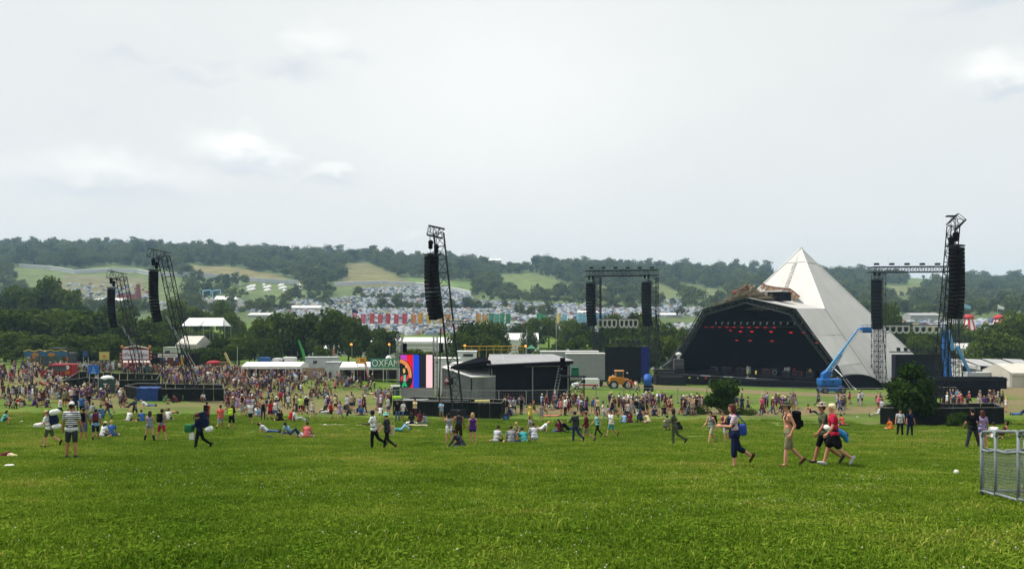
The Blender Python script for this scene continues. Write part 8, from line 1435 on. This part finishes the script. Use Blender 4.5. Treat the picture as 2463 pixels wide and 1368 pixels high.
auto.sort(key=lambda a: a[2].y); NIND = 296 - len(PEOPLE); used = set(); HATC = ['cream', 'white', 'khaki']
def looks(a):
    f = FAR[a[3]][0]; return f, a[3] >= 13
done = 0; crowd = []
for a in auto:
    px, py, p, i, up_, zi, tp, bt, skn, hr, ang, sc_ = a; f, hat = looks(a); ph = ZONES[zi][4]
    if done < NIND:
        verb = {'stand': 'standing', 'stand_folded': 'standing with folded arms', 'stand_wide': 'standing legs apart', 'walk_a': 'striding', 'walk_b': 'walking', 'sit_cross': 'sitting cross-legged', 'sit_knees': 'sitting with knees up', 'sit_back': 'sitting leaning back', 'prop': 'lounging', 'lie_back': 'lying flat'}[f[0]]
        ok = False
        for tr in range(60):
            garb = f'{tp} dress' if f[2] == 'dress' else f'{tp} {dict(tee="shirt", tank="vest", long="jacket")[f[2]]} and {bt} {dict(shorts="shorts", hot="shorts", skirt="skirt", trousers="trousers")[f[3]]}'
            lab = f'{"hatted " if hat else ""}person in {garb} {verb} {ph}'
            if len(lab.split()) > 16: lab = f'{"hatted " if hat else ""}person in {garb} {verb.split()[0]} {ph}'
            if lab not in LABELS and len(lab.split()) <= 16: ok = True; break
            tp, bt = rng.choice(TOPS), rng.choice(BOTS)
        if not ok: lab = f'person {verb.split()[0]} {ph}'[:90]
        o = put('person', FAR[i][1]); o.location = p; o.rotation_euler = (0, 0, R(ang)); o.scale = (sc_,) * 3; tag(o, lab, 'person', 'people in the festival crowd'); ms = [MATS[skn], cloth(tp), cloth(bt), HAIRS[hr], cloth('charcoal'), cloth(HATC[done % 3])]
        for s in range(len(o.material_slots)): o.material_slots[s].link = 'OBJECT'; o.material_slots[s].material = ms[s]
        done += 1
    else: crowd.append(a)
# everyone beyond that: one mass
lowp = {}
def arrays(i):
    if i not in lowp:
        f = FAR[i][0]; me, ns = far_body(*f, voxel=.05, ratio=.35, hat=i >= 13); n = len(me.vertices); co = np.zeros(n * 3); me.vertices.foreach_get('co', co); lowp[i] = (co.reshape(-1, 3), [tuple(q.vertices) for q in me.polygons], np.array([q.material_index for q in me.polygons])); bpy.data.meshes.remove(me)
    return lowp[i]
VV = []; FF = []; CC = []; o_ = 0
for a in crowd:
    px, py, p, i, up_, zi, tp, bt, skn, hr, ang, sc_ = a; v, f, m_ = arrays(i); c, s = math.cos(R(ang)) * sc_, math.sin(R(ang)) * sc_; w = np.stack([v[:, 0] * c - v[:, 1] * s + p.x, v[:, 0] * s + v[:, 1] * c + p.y, v[:, 2] * sc_ + p.z], 1); VV.append(w); FF += [tuple(k + o_ for k in q) for q in f]; o_ += len(v)
    pal = np.array([C({'skin_fair': '#c08a70', 'skin_tan': '#a26e52', 'skin_pink': '#c98f7a'}[skn]), C(PAL[tp]), C(PAL[bt]), C({'brown': '#33211a', 'dark': '#17110f', 'blond': '#b59566', 'auburn': '#4a211b'}[hr]), C(PAL['charcoal']), C(PAL['cream'])]); CC.append(pal[m_] * .85)
me = bpy.data.meshes.new('crowd'); me.from_pydata(np.concatenate(VV).tolist(), [], FF); cc = np.concatenate(CC); me.attributes.new('cloth_colour', 'FLOAT_COLOR', 'FACE').data.foreach_set('color', np.concatenate([cc, np.ones((len(cc), 1))], 1).astype(np.float32).ravel()); me.shade_smooth()
cmt = bpy.data.materials.new('crowd_clothes'); cmt.use_nodes = True; an = cmt.node_tree.nodes.new('ShaderNodeAttribute'); an.attribute_name = 'cloth_colour'; cmt.node_tree.links.new(an.outputs['Color'], cmt.node_tree.nodes['Principled BSDF'].inputs['Base Color']); cmt.node_tree.nodes['Principled BSDF'].inputs['Roughness'].default_value = .9; me.materials.append(cmt); kind(put('crowd', me), 'stuff')
# crew on and before the stage
for i, (x, y, z, tp, bt, lab) in enumerate([(-11.5, -27.6, None, 'lime', 'black', 'crew member in a lime vest, leftmost before the stage'), (-9.4, -27.6, None, 'lime', 'navy', 'crew member in a lime vest, second from the left before the stage'), (-7.6, -27.4, None, 'red', 'khaki', 'crew member in red bending before the stage runway'), (1.0, -25.2, 1.66, 'lime', 'olive', 'crew member in a lime vest standing on the runway'), (2.6, -24.8, 1.66, 'yellow', 'black', 'crew member in a yellow shirt on the runway'), (7.5, -18.0, DK, 'red', 'charcoal', 'crew member in red on the stage deck'), (5.2, -17.6, DK, 'white', 'black', 'crew member in white on the stage deck'), (11.0, -18.2, DK, 'yellow', 'charcoal', 'crew member in yellow on the right of the stage deck'), (-3.4, -17.8, DK, 'white', 'navy', 'crew member in a pale shirt on the left of the stage deck')]):
    q = stage_pt(x, y, 0); q.z = float(gz(q.x, q.y)) if z is None else SO.z + z; o = put('person', FAR[[0, 3, 7][i % 3]][1]); o.location = q; o.rotation_euler = (0, 0, i * 1.3); tag(o, lab, 'person', 'stage crew')
    for s, m_ in enumerate((SKINS[0], cloth(tp), cloth(bt), HAIRS['dark'], cloth('charcoal'))): o.material_slots[s].link = 'OBJECT'; o.material_slots[s].material = m_
# ---------------------------------------------------------------- grass blades, clover heads
def blade_mat():
    mt = bpy.data.materials.new('grass_blades'); mt.use_nodes = True; nt = mt.node_tree; nt.nodes.clear(); N = nt.nodes.new; L = nt.links.new; out = N('ShaderNodeOutputMaterial'); d = N('ShaderNodeBsdfDiffuse'); t = N('ShaderNodeBsdfTranslucent'); mx = N('ShaderNodeMixShader'); mx.inputs[0].default_value = .3
    a = N('ShaderNodeAttribute'); a.attribute_name = 'tone'; g = N('ShaderNodeNewGeometry'); n = N('ShaderNodeTexNoise'); n.inputs['Scale'].default_value = .35; n.inputs['Detail'].default_value = 6; n.inputs['Roughness'].default_value = .65; L(g.outputs['Position'], n.inputs['Vector'])
    r_ = N('ShaderNodeValToRGB'); n2 = N('ShaderNodeTexNoise'); n2.inputs['Scale'].default_value = .07; n2.inputs['Detail'].default_value = 5; L(g.outputs['Position'], n2.inputs['Vector']); av = N('ShaderNodeMix'); av.inputs[0].default_value = .42; L(n.outputs['Fac'], av.inputs[2]); L(n2.outputs['Fac'], av.inputs[3]); L(av.outputs[0], r_.inputs[0]); e = r_.color_ramp.elements; e[0].position = .38; e[0].color = (.094, .182, .015, 1); e[1].position = .66; e[1].color = (.36, .29, .09, 1); q_ = e.new(.58); q_.color = (.235, .310, .044, 1); m_ = e.new(.5); m_.color = (.152, .252, .024, 1)
    r2 = N('ShaderNodeValToRGB'); L(a.outputs['Fac'], r2.inputs[0]); e = r2.color_ramp.elements; e[0].position = 0; e[0].color = (.48, .56, .44, 1); e[1].position = .90; e[1].color = (1.3, 1.2, 1.15, 1); q = e.new(.93); q.color = (2.6, 1.75, 3.2, 1)
    mm = N('ShaderNodeMix'); mm.data_type = 'RGBA'; mm.blend_type = 'MULTIPLY'; mm.inputs[0].default_value = 1; L(r_.outputs[0], mm.inputs[6]); L(r2.outputs[0], mm.inputs[7]); L(mm.outputs[2], d.inputs[0]); L(mm.outputs[2], t.inputs[0]); L(d.outputs[0], mx.inputs[1]); L(t.outputs[0], mx.inputs[2]); L(mx.outputs[0], out.inputs[0]); return mt
BLADE = blade_mat(); CLOV = mat('clover_head', (.50, .47, .40), .9, .2, 40)
def patch(seed, n, size, hmax, flowers):
    r_ = np.random.default_rng(seed); c = r_.uniform(-size / 2, size / 2, (n, 2)); keep = np.hypot(c[:, 0], c[:, 1]) < size * .52; c = c[keep]; n = len(c); a = r_.uniform(0, 6.28, n); h = hmax * r_.uniform(.35, 1.0, n); w = .0035 + .004 * r_.uniform(0, 1, n); ln = h * r_.uniform(.2, 1.1, n); b = r_.uniform(0, 6.28, n); tone = r_.uniform(0, 1, n)
    tx, ty = np.cos(a) * w, np.sin(a) * w; dx, dy = np.cos(b) * ln, np.sin(b) * ln; z0 = np.full(n, -.01)
    P = np.stack([np.stack([c[:, 0] - tx, c[:, 1] - ty, z0], 1), np.stack([c[:, 0] + tx, c[:, 1] + ty, z0], 1), np.stack([c[:, 0] + dx * .4 + tx * .7, c[:, 1] + dy * .4 + ty * .7, h * .65], 1), np.stack([c[:, 0] + dx * .4 - tx * .7, c[:, 1] + dy * .4 - ty * .7, h * .65], 1), np.stack([c[:, 0] + dx, c[:, 1] + dy, h], 1)], 1).reshape(-1, 3)
    V = P.tolist(); Fc = []; tn = []
    for i in range(n): o = 5 * i; Fc += [(o, o + 1, o + 2, o + 3), (o + 3, o + 2, o + 4)]; tn += [tone[i], tone[i]]
    mi = [0] * len(Fc)
    # broad clover and plantain leaves lying low
    for i in range(n // 9):
        x, y = r_.uniform(-size / 2, size / 2, 2); s = r_.uniform(.010, .022); g = r_.uniform(0, 6.28); z = r_.uniform(.012, hmax * .6); o = len(V); V += [(x + s * math.cos(g + k * 1.2566), y + s * math.sin(g + k * 1.2566), z + .006 * math.sin(k * 2 + i)) for k in range(5)]; Fc.append(tuple(range(o, o + 5))); tn.append(r_.uniform(0, .6)); mi.append(0)
    for i in range(flowers):
        x, y = r_.uniform(-size * .4, size * .4, 2); mb = MB(); mb.ball((x, y, hmax * .8), r_.uniform(.005, .009), 6, 4); o = len(V); V += mb.v; Fc += [tuple(k + o for k in q) for q in mb.f]; tn += [.5] * len(mb.f); mi += [1] * len(mb.f)
    me = bpy.data.meshes.new('grass_patch'); me.from_pydata(V, [], Fc); me.attributes.new('tone', 'FLOAT', 'FACE').data.foreach_set('value', np.array(tn, np.float32)); me.materials.append(BLADE); me.materials.append(CLOV); me.polygons.foreach_set('material_index', mi); return me
src = []
for i in range(5):
    p = at(900 + 180 * i, 8 + i); o = kind(put('grass_patch', patch(60 + i, [1500, 1500, 1300, 1500, 1100][i], .8, [.036, .042, .042, .032, .062][i], [0, 0, 7, 0, 1][i]), None, p), 'stuff'); src.append(o)
pts = []
for y0, y1, step in ((4.2, 14, .42), (14, 30, .55), (30, 52, .8), (52, 76, 1.15)):
    y = y0
    while y < y1:
        half = .70 * y + 5; n = int(2 * half / step)
        for k in range(n): pts.append((-half + (k + rng.random()) * step, y + rng.random() * step))
        y += step
pts = np.array(pts); pxx = CX + F * pts[:, 0] / pts[:, 1]; wn = worn(pts[:, 0], pts[:, 1], pxx, row_of(pxx, pts[:, 1])); pts = pts[wn < .35]; n = len(pts)
tall = vnoise(pts[:, 0], pts[:, 1], 3.0, 21); fl = vnoise(pts[:, 0], pts[:, 1], 2.2, 22); idx = np.where((fl > .64) & (nrg.uniform(0, 1, n) < .5), 2, np.where(tall > .72, 4, nrg.integers(0, 4, n))); idx = np.where((idx == 2) & ((fl < .5) | (pts[:, 1] > 22)), 0, idx)
scl = nrg.uniform(.72, 1.15, n) * (1 + .25 * (pts[:, 1] > 14) + .45 * (pts[:, 1] > 30) + .3 * (pts[:, 1] > 52)); scl *= np.where(tall < .3, .75, 1.0)
scatter('grass', np.stack([pts[:, 0], pts[:, 1], gz(pts[:, 0], pts[:, 1])], 1), scl, np.stack([nrg.normal(0, .05, n), nrg.normal(0, .05, n) - 0, nrg.uniform(0, 6.28, n)], 1), idx, src)
# ---------------------------------------------------------------- summer haze
hz = MB().box((0, 1550, 75), (5600, 3340, 190)); hm = bpy.data.materials.new('haze'); hm.use_nodes = True; nt = hm.node_tree; nt.nodes.clear(); out = nt.nodes.new('ShaderNodeOutputMaterial'); pv = nt.nodes.new('ShaderNodeVolumePrincipled'); pv.inputs['Color'].default_value = (.50, .76, 1.0, 1); pv.inputs['Density'].default_value = .00017; pv.inputs['Anisotropy'].default_value = 0.0; nt.links.new(pv.outputs[0], out.inputs['Volume'])
kind(hz.build('haze', hm), 'stuff')
bpy.data.scenes.remove(WS)
